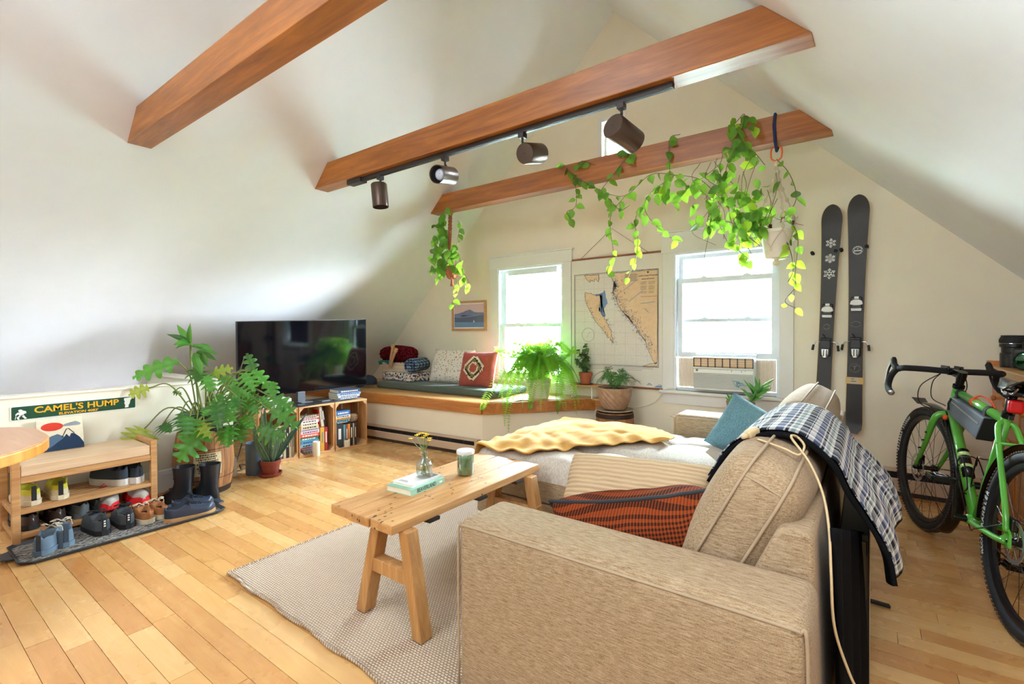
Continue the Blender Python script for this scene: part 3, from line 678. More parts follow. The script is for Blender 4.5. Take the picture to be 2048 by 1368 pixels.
# ================================================================ skis on the wall
plain('ski_black', (44, 42, 42), 0.45, var=0.15, scale=9); plain('ski_core', (206, 172, 104), 0.5, var=0.08); plain('ski_white', (226, 226, 224), 0.4); plain('binding_black', (22, 22, 23), 0.4); plain('chrome', (210, 212, 214), 0.18, 1.0); plain('ski_label', (196, 178, 150), 0.6); plain('emblem_grey', (120, 116, 110), 0.6); plain('rubber_black', (20, 20, 20), 0.7)
def ski(lab, xt, xb, zt, zb, bind_z, kind):
    L = zt - zb; t = thing('ski', lab, 'ski', ((xt + xb) / 2, 4.44, zb), (0, atan2(xt - xb, L), 0), group='skis on the wall')
    def hw(u):   # half width along the ski, tail 0 .. tip 1
        w = 0.049 + 0.016 * ((u - 0.42) / 0.45) ** 2 * (1 if u > 0.42 else 0.55)
        if u > 0.93: w *= sqrt(max(0.0, 1 - ((u - 0.93) / 0.07) ** 2))
        if u < 0.05: w *= sqrt(max(0.0, 1 - ((0.05 - u) / 0.05) ** 2.4)) * 0.45 + 0.55 if u > 0.004 else 0.45
        return max(w, 0.004)
    def yy(u): return -0.018 - 0.055 * max(0, (u - 0.86) / 0.14) ** 2 - 0.02 * max(0, (0.06 - u) / 0.06) ** 2
    us = [i / 60 for i in range(56)] + [0.93 + 0.07 * sin(i * pi / 20) for i in range(11)]
    us = sorted(set(round(u, 4) for u in us))
    for nm, mt, dw, ya, yb in (('core', 'ski_core', 0.0, 0.0, 0.010), ('topsheet', 'ski_black', 0.0028, -0.003, 0.001)):
        vs, fs = [], []
        for u in us:
            w = max(hw(u) - dw, 0.003); y = yy(u)
            vs += [(-w, y + ya, u * L), (w, y + ya, u * L), (w, y + yb, u * L), (-w, y + yb, u * L)]
        for i in range(len(us) - 1):
            for j in range(4): a = i * 4; b = a + 4; j2 = (j + 1) % 4; fs.append((a + j, a + j2, b + j2, b + j))
        fs += [(3, 2, 1, 0), tuple(len(vs) - 4 + j for j in range(4))]
        o = MB().add(vs, fs).build(nm, mt, t, local=True, smooth=50)
        if nm == 'topsheet': top = o
    zt_, zh = bind_z
    to = MB().box(-0.036, 0.036, -0.045, -0.02, zt_ - 0.055, zt_ + 0.045).build('toe_binding', 'binding_black', t, local=True, bevel=0.008)
    MB().prism([(-0.040, zt_ - 0.010), (-0.034, zt_ + 0.014), (-0.014, zt_ + 0.026), (0.014, zt_ + 0.026), (0.034, zt_ + 0.014), (0.040, zt_ - 0.010), (0.016, zt_ - 0.018), (-0.016, zt_ - 0.018)], -0.062, -0.04, 'XZ').build('wing', 'ski_white', to, local=True, bevel=0.004)
    MB().box(-0.014, 0.014, -0.058, -0.04, zt_ + 0.030, zt_ + 0.048).build('release_plate', 'ski_white', to, local=True, bevel=0.003)
    MB().prism([(-0.034, zt_ - 0.040), (0.034, zt_ - 0.040), (0.030, zt_ - 0.060), (-0.030, zt_ - 0.060)], -0.054, -0.03, 'XZ').build('boot_plate', 'ski_white', to, local=True, bevel=0.003)
    he = MB().box(-0.034, 0.034, -0.042, -0.02, zh - 0.09, zh + 0.05).prism([(-0.030, zh + 0.035), (0.030, zh + 0.035), (0.036, zh - 0.02), (0.026, zh - 0.035), (-0.026, zh - 0.035), (-0.036, zh - 0.02)], -0.085, -0.04, 'XZ').build('heel_binding', 'binding_black', t, local=True, bevel=0.006)
    MB().prism([(-0.026, zh - 0.030), (0.026, zh - 0.030), (0.022, zh - 0.075), (0.010, zh - 0.105), (-0.010, zh - 0.105), (-0.022, zh - 0.075)], -0.075, -0.04, 'XZ').build('heel_lever', 'chrome', he, local=True, bevel=0.006)
    MB().bar((-0.008, -0.078, zh - 0.09), (-0.008, -0.078, zh - 0.04), 0.006, 0.004, (0, 1, 0)).bar((0.010, -0.078, zh - 0.09), (0.010, -0.078, zh - 0.04), 0.006, 0.004, (0, 1, 0)).build('lever_rib', 'binding_black', he, local=True)
    MB().tube([(-0.02, -0.02, zh + 0.075), (-0.012, -0.055, zh + 0.065), (-0.004, -0.05, zh + 0.045)], 0.004, 5).build('heel_tongue', 'binding_black', he, local=True)
    for s in (-1, 1):
        br = MB().tube([(0.03 * s, -0.035, zh + 0.018), (0.062 * s, -0.04, zh + 0.018), (0.078 * s, -0.04, zh - 0.010)], 0.0035, 6).build('brake_arm', 'chrome', t, local=True)
        MB().cyl((0.078 * s, -0.04, zh - 0.005), (0.084 * s, -0.04, zh - 0.048), 0.008, 8, 0.009).build('brake_foot', 'binding_black', br, local=True)
    return t, L
def flake(par, z, kind, R=0.036, x=0.0):
    y = -0.0225; mb = MB()
    for k in range(6):
        a = k * pi / 3 + pi / 2; d = Vector((cos(a), 0, sin(a))); n = Vector((-sin(a), 0, cos(a))); c = Vector((x, y, z))
        mb.bar(c, c + d * R, 0.0012, 0.006 if kind != 2 else 0.010, (n.x, 0.0, n.z))
        for f, l in ((0.45, 0.34), (0.72, 0.26)) if kind == 0 else ((0.62, 0.36),):
            for s in (-1, 1): mb.bar(c + d * R * f, c + d * R * (f + l * 0.55) + n * s * R * l * 0.8, 0.0012, 0.0055 if kind != 2 else 0.008, (n.x, 0, n.z))
        if kind == 1: mb.bar(c + d * R * 0.6, c + (d * cos(pi / 3) + n * sin(pi / 3)) * R * 0.6, 0.0012, 0.005, (d.x, 0, d.z))
        if kind == 2: mb.lathe([(0.0005, -0.0005), (0.0055, -0.0005), (0.0055, 0.0005), (0.0005, 0.0005)], tuple(c + d * R), 8, True, 'Y')
    if kind == 1: mb.lathe([(0.006, -0.0006), (0.013, -0.0006), (0.013, 0.0006), (0.006, 0.0006), (0.006, -0.0006)], (x, y, z), 12, False, 'Y')
    o = mb.build('snowflake_sticker', 'ski_white', par, local=True); return o
def ring(par, z, R, name='round_emblem', mat='emblem_grey', x=0.0, sx=1.0):
    y = -0.0225; mb = MB(); mb.tube([(x + R * sx * cos(a * pi / 14), y, z + R * sin(a * pi / 14)) for a in range(29)], 0.0011, 4)
    mb.tube([(x + R * sx * 0.72 * cos(a * pi / 14), y, z + R * 0.72 * sin(a * pi / 14)) for a in range(29)], 0.0007, 4)
    for k in range(14):
        if k in (0, 7): continue
        a = k * pi / 7; c = Vector((x + R * 0.86 * sx * cos(a), y, z + R * 0.86 * sin(a))); mb.bar(c - Vector((-sin(a), 0, cos(a))) * 0.004, c + Vector((-sin(a), 0, cos(a))) * 0.004, 0.004, 0.0008, (0, 1, 0.01))
    return mb.build(name, mat, par, local=True)
sk1, L1 = ski('black ski with three white snowflake stickers, nearer the window', -0.243, -0.316, 2.138, 0.37, (1.345 - 0.37, 1.08 - 0.37), 0)
for i, z in enumerate((1.855, 1.738, 1.622)): flake(sk1, z - 0.37, i)
ring(sk1, 1.215 - 0.37, 0.022, x=0.0)
sk2, L2 = ski('black ski with a round emblem and a tan label band, farther from the window', -0.06, -0.09, 2.184, 0.415, (1.39 - 0.415, 1.085 - 0.415), 1)
rg = ring(sk2, 1.782 - 0.415, 0.031, mat='ski_white'); MB().box(-0.024, 0.024, -0.0235, -0.0215, 1.776 - 0.415, 1.783 - 0.415).prism([(-0.006, 1.795 - .415), (0.007, 1.798 - .415), (0.0, 1.789 - .415)], -0.0235, -0.0215, 'XZ').build('emblem_bar', 'ski_white', rg, local=True)
ring(sk2, 1.232 - 0.415, 0.024, sx=1.4); e2 = ring(sk2, 0.905 - 0.415, 0.035)
MB().bar((-0.012, -0.0225, 0.915 - .415), (0.014, -0.0225, 0.921 - .415), 0.006, 0.0012, (0, 1, 0.01)).bar((0.0, -0.0225, 0.918 - .415), (-0.003, -0.0225, 0.89 - .415), 0.0012, 0.006, (1, 0, 0)).build('emblem_letter', 'emblem_grey', e2, local=True)
bd_ = MB().box(-0.0545, 0.0545, -0.0232, -0.0205, 0.785 - 0.415, 0.835 - 0.415).build('label_band', 'ski_core', sk2, local=True, label='yellow wood band across the ski')
lb_ = MB().box(-0.032, 0.028, -0.0240, -0.0230, 0.786 - 0.415, 0.834 - 0.415).build('paper_label', 'ski_label', bd_, local=True)
for i_, (x0, z, x1, nm) in enumerate(((-0.022, 0.820, -0.002, 'i'), (-0.022, 0.803, 0.010, 'i'))): MB().box(x0, x1, -0.0244, -0.0239, z - 0.415, z + 0.004 - 0.415).build('writing_line', 'binding_black', bd_, local=True)
for x, z, w in ((-0.339, 1.79, 'left'), (-0.187, 1.79, 'inner'), (-0.153, 1.797, 'x'), (0.002, 1.806, 'y')):
    k = {'left': 'leftmost black wall peg holding the snowflake ski', 'inner': 'black wall peg on the right of the snowflake ski', 'x': 'black wall peg on the left of the banded ski', 'y': 'rightmost black wall peg holding the banded ski'}[w]
    h_ = thing('ski_hook', k, 'hook', (x, 4.462, z), group='ski wall pegs')
    MB().lathe([(0.006, 0), (0.006, -0.05), (0.012, -0.052), (0.013, -0.062), (0.007, -0.066)], (0, 0, 0), 12, True, 'Y').build('peg', 'rubber_black', h_, local=True, smooth=40)
    MB().lathe([(0.014, 0.0), (0.014, -0.004), (0.004, -0.004)], (0, 0, 0), 12, True, 'Y').build('mounting_plate', 'rubber_black', h_, local=True)

# ================================================================ track light on the middle beam
plain('bronze', (92, 76, 66), 0.32, 0.75, var=0.05); plain('track_dark', (44, 36, 32), 0.5); plain('lamp_glass', (206, 214, 226), 0.12, var=0.2, scale=60); plain('lamp_inside', (16, 15, 15), 0.5)
tl_ = thing('track_light', 'dark track light with four bronze spotlights under the middle beam', 'lamp', (-2.1, 2.45, 2.446))
MB().box(-3.30, -0.784, 2.432, 2.468, 2.416, 2.4455).build('track_rail', 'track_dark', tl_, bevel=0.002); MB().box(-3.30, -0.79, 2.442, 2.458, 2.4145, 2.4165).build('rail_slot', 'lamp_inside', tl_)
MB().box(-3.47, -3.29, 2.415, 2.485, 2.408, 2.4455).build('feed_box', 'track_dark', tl_, bevel=0.004)
def spot(x, cpos, d, r=0.062, L=0.185):
    d = Vector(d).normalized(); c = Vector(cpos); M = frame_from(d).to_4x4()
    h = MB().box(x - 0.02, x + 0.02, 2.428, 2.472, 2.385, 2.416).build('spotlight', 'track_dark', tl_, bevel=0.003)
    piv = c - d * L * 0.30 + Vector((0, 0, r * 0.55)) if abs(d.z) < 0.8 else c - d * L * 0.5
    MB().tube([(x, 2.45, 2.39), (x, 2.45, 2.36), tuple(piv)], 0.008, 8).ball(tuple(piv), 0.013, 8).build('stem', 'track_dark', h)
    mb = MB(); mb.M = Matrix.Translation(c) @ M
    mb.lathe([(0.004, -L / 2 - 0.002), (r * 0.93, -L / 2), (r, -L / 2 + 0.006), (r, L / 2), (r - 0.004, L / 2), (r - 0.004, L / 2 - 0.055)], n=32, close=False, axis='X'); mb.build('shade', 'bronze', h, smooth=40)
    mb = MB(); mb.M = Matrix.Translation(c) @ M; mb.lathe([(r - 0.004, L / 2 - 0.03), (r * 0.7, L / 2 - 0.055), (0.001, L / 2 - 0.056)], n=24, close=False, axis='X'); mb.build('baffle', 'lamp_inside', h, smooth=40)
    mb = MB(); mb.M = Matrix.Translation(c) @ M; mb.lathe([(r * 0.66, L / 2 - 0.05), (r * 0.62, L / 2 - 0.035), (r * 0.35, L / 2 - 0.028), (0.001, L / 2 - 0.026)], n=20, close=False, axis='X'); mb.build('bulb_face', 'lamp_glass', h, smooth=True)
    mb = MB(); mb.M = Matrix.Translation(c) @ M; mb.lathe([(0.004, -L / 2 - 0.004), (0.005, -L / 2 - 0.001)], n=8, close=True, axis='X'); mb.build('screw', 'track_dark', h)
spot(-3.08, (-3.088, 2.45, 2.265), (0.10, 0.02, -1))
spot(-2.376, (-2.372, 2.44, 2.283), (0.153, -0.967, -0.2))
spot(-1.714, (-1.655, 2.47, 2.285), (-0.04, 0.95, 0.28))
spot(-1.063, (-1.055, 2.46, 2.255), (0.257, 0.933, -0.24), 0.066, 0.19)

# ================================================================ dresser at the right edge, lenses on it
wood('dresser_wood', (176, 104, 44), (216, 142, 74), 'Z', 0.7, 0.4, coat=0.2); wood('dresser_top_wood', (196, 140, 84), (226, 176, 118), 'Y', 0.7, 0.35, coat=0.2)
dr = thing('dresser', 'honey wood dresser behind the bicycle at the right edge, under the sloping ceiling', 'dresser', (0.9, 3.7, 0))
MB().box(0.665, 1.16, 2.75, 4.395, 0.0, 0.915).build('body', 'dresser_wood', dr, bevel=0.004)
MB().box(0.64, 1.17, 2.72, 4.41, 0.915, 0.957).build('top', 'dresser_top_wood', dr, bevel=0.004)
MB().box(0.64, 1.17, 4.395, 4.415, 0.957, 0.985).build('back_rail', 'dresser_wood', dr, bevel=0.002)
for i in range(2):
    y0_, y1_ = ((3.62, 4.23), (2.82, 3.58))[i]
    d_ = MB().box(0.648, 0.666, y0_, y1_, 0.06, 0.64).build('door', 'dresser_wood', dr, bevel=0.004)
    MB().box(0.640, 0.649, y0_ + 0.07, y1_ - 0.07, 0.13, 0.57).build('panel', 'dresser_wood', d_, bevel=0.005)
    MB().lathe([(0.008, 0.0), (0.008, -0.014), (0.018, -0.022), (0.017, -0.034), (0.006, -0.038)], (0.648, (3.70, 3.50)[i], 0.58), 12, True, 'X').build('knob', 'dresser_wood', d_, smooth=50)
    w_ = MB().box(0.648, 0.666, y0_, y1_, 0.66, 0.89).build('drawer', 'dresser_wood', dr, bevel=0.004)
    for yk in (lerp(y0_, y1_, 0.25), lerp(y0_, y1_, 0.75)):
        MB().lathe([(0.008, 0.0), (0.008, -0.014), (0.018, -0.022), (0.017, -0.034), (0.006, -0.038)], (0.648, yk, 0.775), 12, True, 'X').build('knob', 'dresser_wood', w_, smooth=50)
MB().box(0.660, 0.6655, 4.33, 4.337, 0.62, 0.68).build('hinge', 'track_dark', dr)
plain('lens_black', (24, 24, 25), 0.38, var=0.1); plain('lens_rubber', (34, 34, 36), 0.75)
m, t = new_mat('lens_glass', srgb(20, 44, 30), 0.03, 0.0, 1.0); t.b.inputs['Coat Weight'].default_value = 1.0; t.b.inputs['Coat Tint'].default_value = (0.3, 1.0, 0.5, 1)
ln1 = thing('camera_lens', 'tall black camera lens standing upright on the dresser', 'lens', (0.728, 4.20, 0.9575), group='lenses on the dresser')
MB().lathe([(0.058, 0), (0.06, 0.01), (0.06, 0.085), (0.054, 0.09), (0.054, 0.12), (0.062, 0.126), (0.062, 0.15)], n=28).build('barrel', 'lens_black', ln1, local=True, smooth=35)
MB().lathe([(0.062, 0.15), (0.064, 0.152), (0.064, 0.172), (0.060, 0.175), (0.060, 0.182), (0.055, 0.186), (0.055, 0.196), (0.001, 0.197)], n=28).build('rear_cap', 'lens_rubber', ln1, local=True, smooth=35)
MB().lathe([(0.0628, 0.145), (0.0632, 0.1465), (0.0628, 0.148)], n=28, close=False).build('ring', 'chrome', ln1, local=True)
cm = thing('camera', 'black camera with a big front lens lying beside the upright lens', 'camera', (0.735, 3.93, 0.957 + 0.0555), (0, 0, radians(-108)), group='lenses on the dresser')
MB().lathe([(0.050, -0.13), (0.050, -0.01), (0.054, 0.0), (0.054, 0.035), (0.049, 0.038), (0.047, 0.03)], n=28, axis='X', close=False).build('lens_barrel', 'lens_black', cm, local=True, smooth=35)
MB().lathe([(0.047, 0.028), (0.030, 0.034), (0.001, 0.037)], n=24, axis='X', close=False).build('front_glass', 'lens_glass', cm, local=True, smooth=True)
MB().rbox((-0.16, -0.01, 0.012), (0.07, 0.14, 0.105), 0.014, 3).rbox((-0.15, -0.005, 0.08), (0.06, 0.062, 0.05), 0.012, 3).build('camera_body', 'lens_black', cm, local=True, smooth=True)
MB().box(-0.13, -0.121, -0.012, 0.012, 0.058, 0.064).build('emblem_bar', 'chrome', cm, local=True)
# ================================================================ woven rug
m, t = new_mat('rug_jute', srgb(206, 190, 166), 0.95, 0, 0.1)
v = t.coord(); sx = t.new('ShaderNodeSeparateXYZ'); t.link(v, sx.inputs[0])
row = t.math('DIVIDE', sx.outputs['Y'], 0.0105); uu = t.math('ADD', t.math('DIVIDE', sx.outputs['X'], 0.0150), t.math('MULTIPLY', t.math('FLOOR', row), 0.5))
k = t.math('MULTIPLY', t.math('ABSOLUTE', t.math('SINE', t.math('MULTIPLY', uu, pi))), t.math('ABSOLUTE', t.math('SINE', t.math('MULTIPLY', row, pi))))
nz = t.noise(v, 60, 3); c = t.ramp(k, [(0.05, srgb(150, 122, 96)), (0.35, srgb(212, 192, 168)), (0.9, srgb(234, 220, 200))])
t.base(t.mix(t.math('MULTIPLY', nz, 0.45), c, srgb(196, 166, 138))); t.bump(k, 0.8, 0.008)
rg = thing('rug', 'chunky woven beige jute rug under the coffee table and sofa', 'rug', (-1.5, 1.9, 0))
def rugz(x, y): return 0.013 + 0.0022 * noise.noise((x * 30, y * 30, 0))
RX0, RX1, RY0, RY1 = -2.535, -0.45, 1.07, 2.75
def rugf(u, v):
    x = lerp(RX0 - 0.03 * (v - 0.3), RX1, u); y = lerp(RY0, RY1, v) - 0.05 * u + 0.006 * sin(u * 40)
    if u in (0, 1) : x += 0.005 * sin(v * 230)
    if v in (0, 1): y += 0.005 * sin(u * 300)
    return (x, y, rugz(x, y))
o = MB().grid(rugf, 130, 110).build('weave', 'rug_jute', rg, smooth=True); solidify(o, 0.011, -1)
bm_ = MB(); n = 150
for i in range(n):   # braided edge knots, near side and left side
    u = i / n; p = rugf(u, 0.0001); q = rugf(u + 0.8 / n, 0.0001)
    bm_.tube([(p[0], p[1], 0.009), ((p[0] + q[0]) / 2, p[1] - 0.006, 0.014), (q[0], q[1], 0.008)], [0.005, 0.0075, 0.005], 5)
    if i < 120:
        p = rugf(0.0001, i / 120); q = rugf(0.0001, (i + 0.8) / 120)
        bm_.tube([(p[0], p[1], 0.009), (p[0] - 0.006, (p[1] + q[1]) / 2, 0.014), (q[0], q[1], 0.008)], [0.005, 0.0075, 0.005], 5)
o = bm_.build('braided_edge', 'rug_jute', rg, smooth=True); o['kind'] = 'stuff'

# ================================================================ sectional sofa
m, t = new_mat('sofa_cloth', srgb(186, 164, 136), 0.95, 0, 0.1)
v = t.coord('Object', (20, 150, 170)); n1 = t.noise(v, 1.6, 4, 0.75); n2 = t.noise(t.coord('Object', (1, 1, 1)), 380, 1)
k = t.math('ADD', t.math('MULTIPLY', n1, 0.75), t.math('MULTIPLY', n2, 0.25))
t.base(t.ramp(k, [(0.34, srgb(120, 94, 66)), (0.5, srgb(162, 138, 108)), (0.66, srgb(188, 166, 138))])); t.bump(k, 0.35, 0.003)
t.b.inputs['Sheen Weight'].default_value = 0.1
m, t = new_mat('sofa_cloth_lit', srgb(206, 198, 186), 0.95, 0, 0.1)  # paler copy of the sofa cloth, window light put into its colour
v = t.coord('Object', (120, 40, 40)); n1 = t.noise(v, 2.0, 3, 0.65)
t.base(t.ramp(n1, [(0.35, srgb(184, 172, 156)), (0.6, srgb(214, 206, 196))])); t.bump(n1, 0.3, 0.003)
plain('sofa_piping', (168, 146, 118), 0.9); plain('dark_foot', (30, 26, 24), 0.5)
so = thing('sofa', 'oatmeal sectional sofa with tufted chaise, seen over its near arm', 'sofa', (-0.6, 2.4, 0))
def soft(c, s, r, name, mat='sofa_cloth', parent=so, puff=None, n=4, M=None, sub=0):
    mb = MB(); mb.M = M; mb.rbox(c, s, r, n, puff); return mb.build(name, mat, parent, smooth=True, subdiv=sub)
def seamline(pts, name, par, r=0.004): return MB().tube(bez(pts, 6), r, 6).build(name, 'sofa_piping', par, smooth=True)
a1 = soft((-0.572, 1.247, 0.32), (0.965, 0.235, 0.56), 0.035, 'arm')
seamline([(-1.052, 1.135, 0.06), (-1.052, 1.135, 0.54), (-1.035, 1.137, 0.572), (-0.99, 1.134, 0.581), (-0.57, 1.134, 0.581), (-0.15, 1.134, 0.581), (-0.112, 1.136, 0.572), (-0.094, 1.136, 0.54), (-0.094, 1.136, 0.06)], 'arm_piping', a1)
a2 = soft((-0.60, 3.60, 0.32), (1.03, 0.27, 0.55), 0.035, 'arm')
seamline([(-1.112, 3.468, 0.06), (-1.112, 3.468, 0.53), (-1.09, 3.468, 0.572), (-0.6, 3.468, 0.574), (-0.12, 3.468, 0.572)], 'arm_piping', a2)
MB().prism([(-0.085, 0.05), (-0.10, 0.69), (-0.115, 0.70), (-0.168, 0.70), (-0.182, 0.69), (-0.27, 0.50), (-0.27, 0.05)], 1.365, 3.60, 'XZ').build('back_frame', 'sofa_cloth', so, bevel=0.012, smooth=40)
MB().box(-1.0, -0.25, 1.36, 3.47, 0.06, 0.30).build('base', 'sofa_cloth', so, bevel=0.01)
MB().box(-2.0, -1.0, 2.33, 3.44, 0.05, 0.195).build('chaise_base', 'sofa_cloth', so, bevel=0.012); MB().box(-2.0, -1.0, 2.33, 3.44, 0.20, 0.335).build('chaise_base', 'sofa_cloth', so, bevel=0.012)
def tuft(pts, dome, crown):
    def f(p, h):
        q = Vector(p); u, v_ = q.x / h[0], q.y / h[1]
        if q.z > 0:
            d = crown * (1 - u * u) * (1 - v_ * v_) * (q.z / h[2])
            for (a, b) in pts:
                r2 = ((u - a) * h[0]) ** 2 + ((v_ - b) * h[1]) ** 2; d -= dome * exp(-r2 / 0.0035) + dome * 0.6 * exp(-r2 / 0.02)
            for (a, b) in pts:   # soft pulls running between tufts
                d -= dome * 0.28 * exp(-((u - a) * h[0]) ** 2 / 0.0006) * (1 - abs(u)) + dome * 0.28 * exp(-((v_ - b) * h[1]) ** 2 / 0.0006)
            q.z += max(d, -0.05)
        return q
    return f
def seat(c, s, pts, crown):
    """fine-meshed seat cushion with button tufts"""
    h = [x / 2 for x in s]; r = 0.055; tf = tuft(pts, 0.032, crown)
    def top(u, v):
        x, y = (u * 2 - 1) * h[0], (v * 2 - 1) * h[1]; e = min(h[0] - abs(x), h[1] - abs(y)); z = h[2] - (r - sqrt(max(0, r * r - (r - min(e, r)) ** 2)))
        q = tf((x, y, z), h); return (c[0] + q[0], c[1] + q[1], c[2] + q[2])
    mb = MB().grid(top, 70, 70); N = 70
    ring = [i * N for i in range(N)] + [(N - 1) * N + j for j in range(1, N)] + [i * N + N - 1 for i in range(N - 2, -1, -1)] + [j for j in range(N - 2, 0, -1)]
    base = len(mb.v)
    for i in ring: p = mb.v[i]; mb.v.append((p[0], p[1], c[2] - h[2]))
    k = len(ring)
    for i in range(k): mb.f.append((ring[i], base + i, base + (i + 1) % k, ring[(i + 1) % k])); mb.mi.append(0)
    return mb.build('seat_cushion', 'sofa_cloth_lit', so, smooth=True)
seat((-1.17, 2.885, 0.392), (1.66, 1.11, 0.13), [(-0.62, -0.45), (-0.62, 0.4), (-0.2, -0.45), (-0.2, 0.4), (0.22, -0.45), (0.22, 0.4), (0.62, -0.45), (0.62, 0.4)], 0.045)
seat((-0.66, 1.845, 0.385), (0.72, 0.955, 0.15), [(-0.4, -0.4), (-0.4, 0.4), (0.3, -0.4), (0.3, 0.4)], 0.05)
def backc(y0, y1, top, name='back_cushion'):
    L = y1 - y0; th = 0.215; H = 0.45
    def puff(p, h):
        q = Vector(p); u, v_, w = q.x / h[0], q.y / h[1], q.z / h[2]
        q.x += 0.035 * (1 if u > 0 else -1) * max(0, 1 - v_ ** 2) * max(0, 1 - w ** 2) * min(1, abs(u) * 2)
        q.z += 0.012 * (1 - v_ ** 2) * max(0, w); q.y *= 1 - 0.03 * abs(w) ** 3
        q.x += 0.004 * noise.noise((p[1] * 9, p[2] * 14, 3)); return q
    M = Matrix.Translation((-0.292, (y0 + y1) / 2, 0.640 + top)) @ Matrix.Rotation(radians(27), 4, 'Y')
    mb = MB(); mb.M = M; mb.rbox((0, 0, 0), (th, L, H), 0.085, 5, puff); o = mb.build(name, 'sofa_cloth', so, smooth=True, subdiv=1)
    for s in (-0.052, 0.052):
        e = [M @ Vector((s, -L / 2 - 0.001 + 0.012 * abs(w) ** 3, w * (H / 2 - 0.075))) for w in (-1, -0.5, 0, 0.5, 0.95)]
        e += [M @ Vector((s * 0.96, -L / 2 + 0.04, H / 2 - 0.018)), M @ Vector((s * 0.9, -L / 2 + 0.12, H / 2 + 0.008)), M @ Vector((s * 0.9, 0, H / 2 + 0.016)), M @ Vector((s * 0.9, L / 2 - 0.12, H / 2 + 0.012))]
        MB().tube(bez(e, 6), 0.0045, 6).build('piping', 'sofa_piping', o, smooth=True)
    MB().tube(bez([M @ Vector((-0.05, -L / 2 + 0.018, H / 2 - 0.06)), M @ Vector((0, -L / 2 + 0.010, H / 2 - 0.055)), M @ Vector((0.05, -L / 2 + 0.018, H / 2 - 0.06))], 5), 0.003, 6).build('piping', 'sofa_piping', o, smooth=True)
    return o, M
b1, BM1 = backc(1.385, 2.42, 0.0)
b2, BM2 = backc(2.425, 3.455, 0.012)
for x, y in ((-0.98, 1.2), (-0.16, 1.2), (-0.16, 3.65), (-1.05, 3.65), (-1.93, 2.40), (-1.93, 3.38)): MB().cyl((x, y, 0.0), (x, y, 0.055), 0.02, 10, 0.026).build('foot', 'dark_foot', so)
plain('card_tag', (176, 168, 152), 0.7)
tg = MB(); tg.M = Matrix.Translation((-0.585, 2.48, 0.577)) @ Matrix.Rotation(radians(38), 4, 'Y') @ Matrix.Rotation(radians(12), 4, 'X')
tag(tg.box(-0.05, 0.05, -0.035, 0.035, -0.002, 0.002).build('paper_tag', 'card_tag'), 'small grey card leaning on the sofa back below the plaid blanket', 'tag')

# ================================================================ cushions on the sofa
def pillow(name, lab, mats, W, H, T, M, parent=None, pip=None, pinch=0.07, sag=0.0, cat='cushion', seed=0, build_tassels=False):
    t = thing(name, lab, cat, tuple(M.translation), M.to_euler(), group='loose cushions')
    def side(sg):
        def f(u, v):
            x, y = u * 2 - 1, v * 2 - 1
            ex = W / 2 * x * (1 - pinch * (1 - y * y) * 0.8 * abs(x)); ey = H / 2 * y * (1 - pinch * (1 - x * x) * abs(y))
            k = (max(0, 1 - x ** 4) * max(0, 1 - y ** 4)) ** 0.55
            z = sg * T / 2 * k * (1 + 0.10 * noise.noise((x * 2 + seed, y * 2, sg))) + sag * (x * x - y * y) + 0.006 * noise.noise((x * 5, y * 5 + seed, 1))
            return (ex, ey, z)
        return f
    mb = MB(); mb.grid(side(1), 34, 34); n = len(mb.v)
    g2 = MB().grid(side(-1), 34, 34); mb.add(g2.v, [tuple(reversed(f)) for f in g2.f])
    o = mb.build('cover', mats, t, local=True, smooth=True)
    if pip:
        f = side(0.0); pts = [f(i / 20, 0) for i in range(20)] + [f(1, i / 20) for i in range(20)] + [f(1 - i / 20, 1) for i in range(20)] + [f(0, 1 - i / 20) for i in range(21)]
        MB().tube(pts, 0.007, 6).build('piping', pip, t, local=True, smooth=True)
    return t
def basis(c, xdir, updir):
    """pillow frame: X along its width, Y up its height, Z its face normal"""
    x = Vector(xdir).normalized(); u = Vector(updir); u = (u - x * u.dot(x)).normalized(); z = x.cross(u)
    return Matrix(((x.x, u.x, z.x, c[0]), (x.y, u.y, z.y, c[1]), (x.z, u.z, z.z, c[2]), (0, 0, 0, 1)))
m, t = new_mat('corduroy', srgb(196, 172, 140), 0.95, 0, 0.1); v = t.coord()
w_ = t.wave(v, 18.0, 1.2, 1, 'Y'); t.base(t.ramp(w_, [(0.1, srgb(186, 158, 122)), (0.6, srgb(200, 174, 140))])); t.bump(w_, 0.7, 0.005)
m, t = new_mat('houndstooth', srgb(150, 70, 32), 0.9, 0, 0.1); v = t.coord('Object', (1, 1, 1), (0, 0, 0))
sx = t.new('ShaderNodeSeparateXYZ'); t.link(v, sx.inputs[0])
fx = t.math('FRACT', t.math('MULTIPLY', sx.outputs['X'], 92.0)); fy = t.math('FRACT', t.math('MULTIPLY', sx.outputs['Y'], 92.0))
a = t.math('GREATER_THAN', fx, 0.5); b = t.math('GREATER_THAN', fy, 0.5)
t.base(t.mix(t.math('MULTIPLY', t.math('ADD', a, b), 0.5), srgb(142, 62, 26), srgb(46, 27, 20))); t.bump(t.noise(v, 160, 2), 0.4, 0.003)
plain('piping_dark', (38, 42, 46), 0.8); fabric('teal_weave', (78, 118, 132), (120, 160, 170), 200)
pillow('cushion', 'beige ribbed corduroy lumbar cushion behind the rust cushion on the sofa', 'corduroy', 0.62, 0.34, 0.24, basis((-0.70, 1.74, 0.545), (0.99, -0.02, 0.06), (0.05, 0.62, 1)), seed=2, pinch=0.04)
pillow('cushion', 'rust houndstooth cushion with dark piping by the near sofa arm', 'houndstooth', 0.57, 0.36, 0.27, basis((-0.605, 1.555, 0.49), (0.955, 0.03, 0.25), (-0.25, -0.42, 1)), pip='piping_dark', pinch=0.10, seed=5)
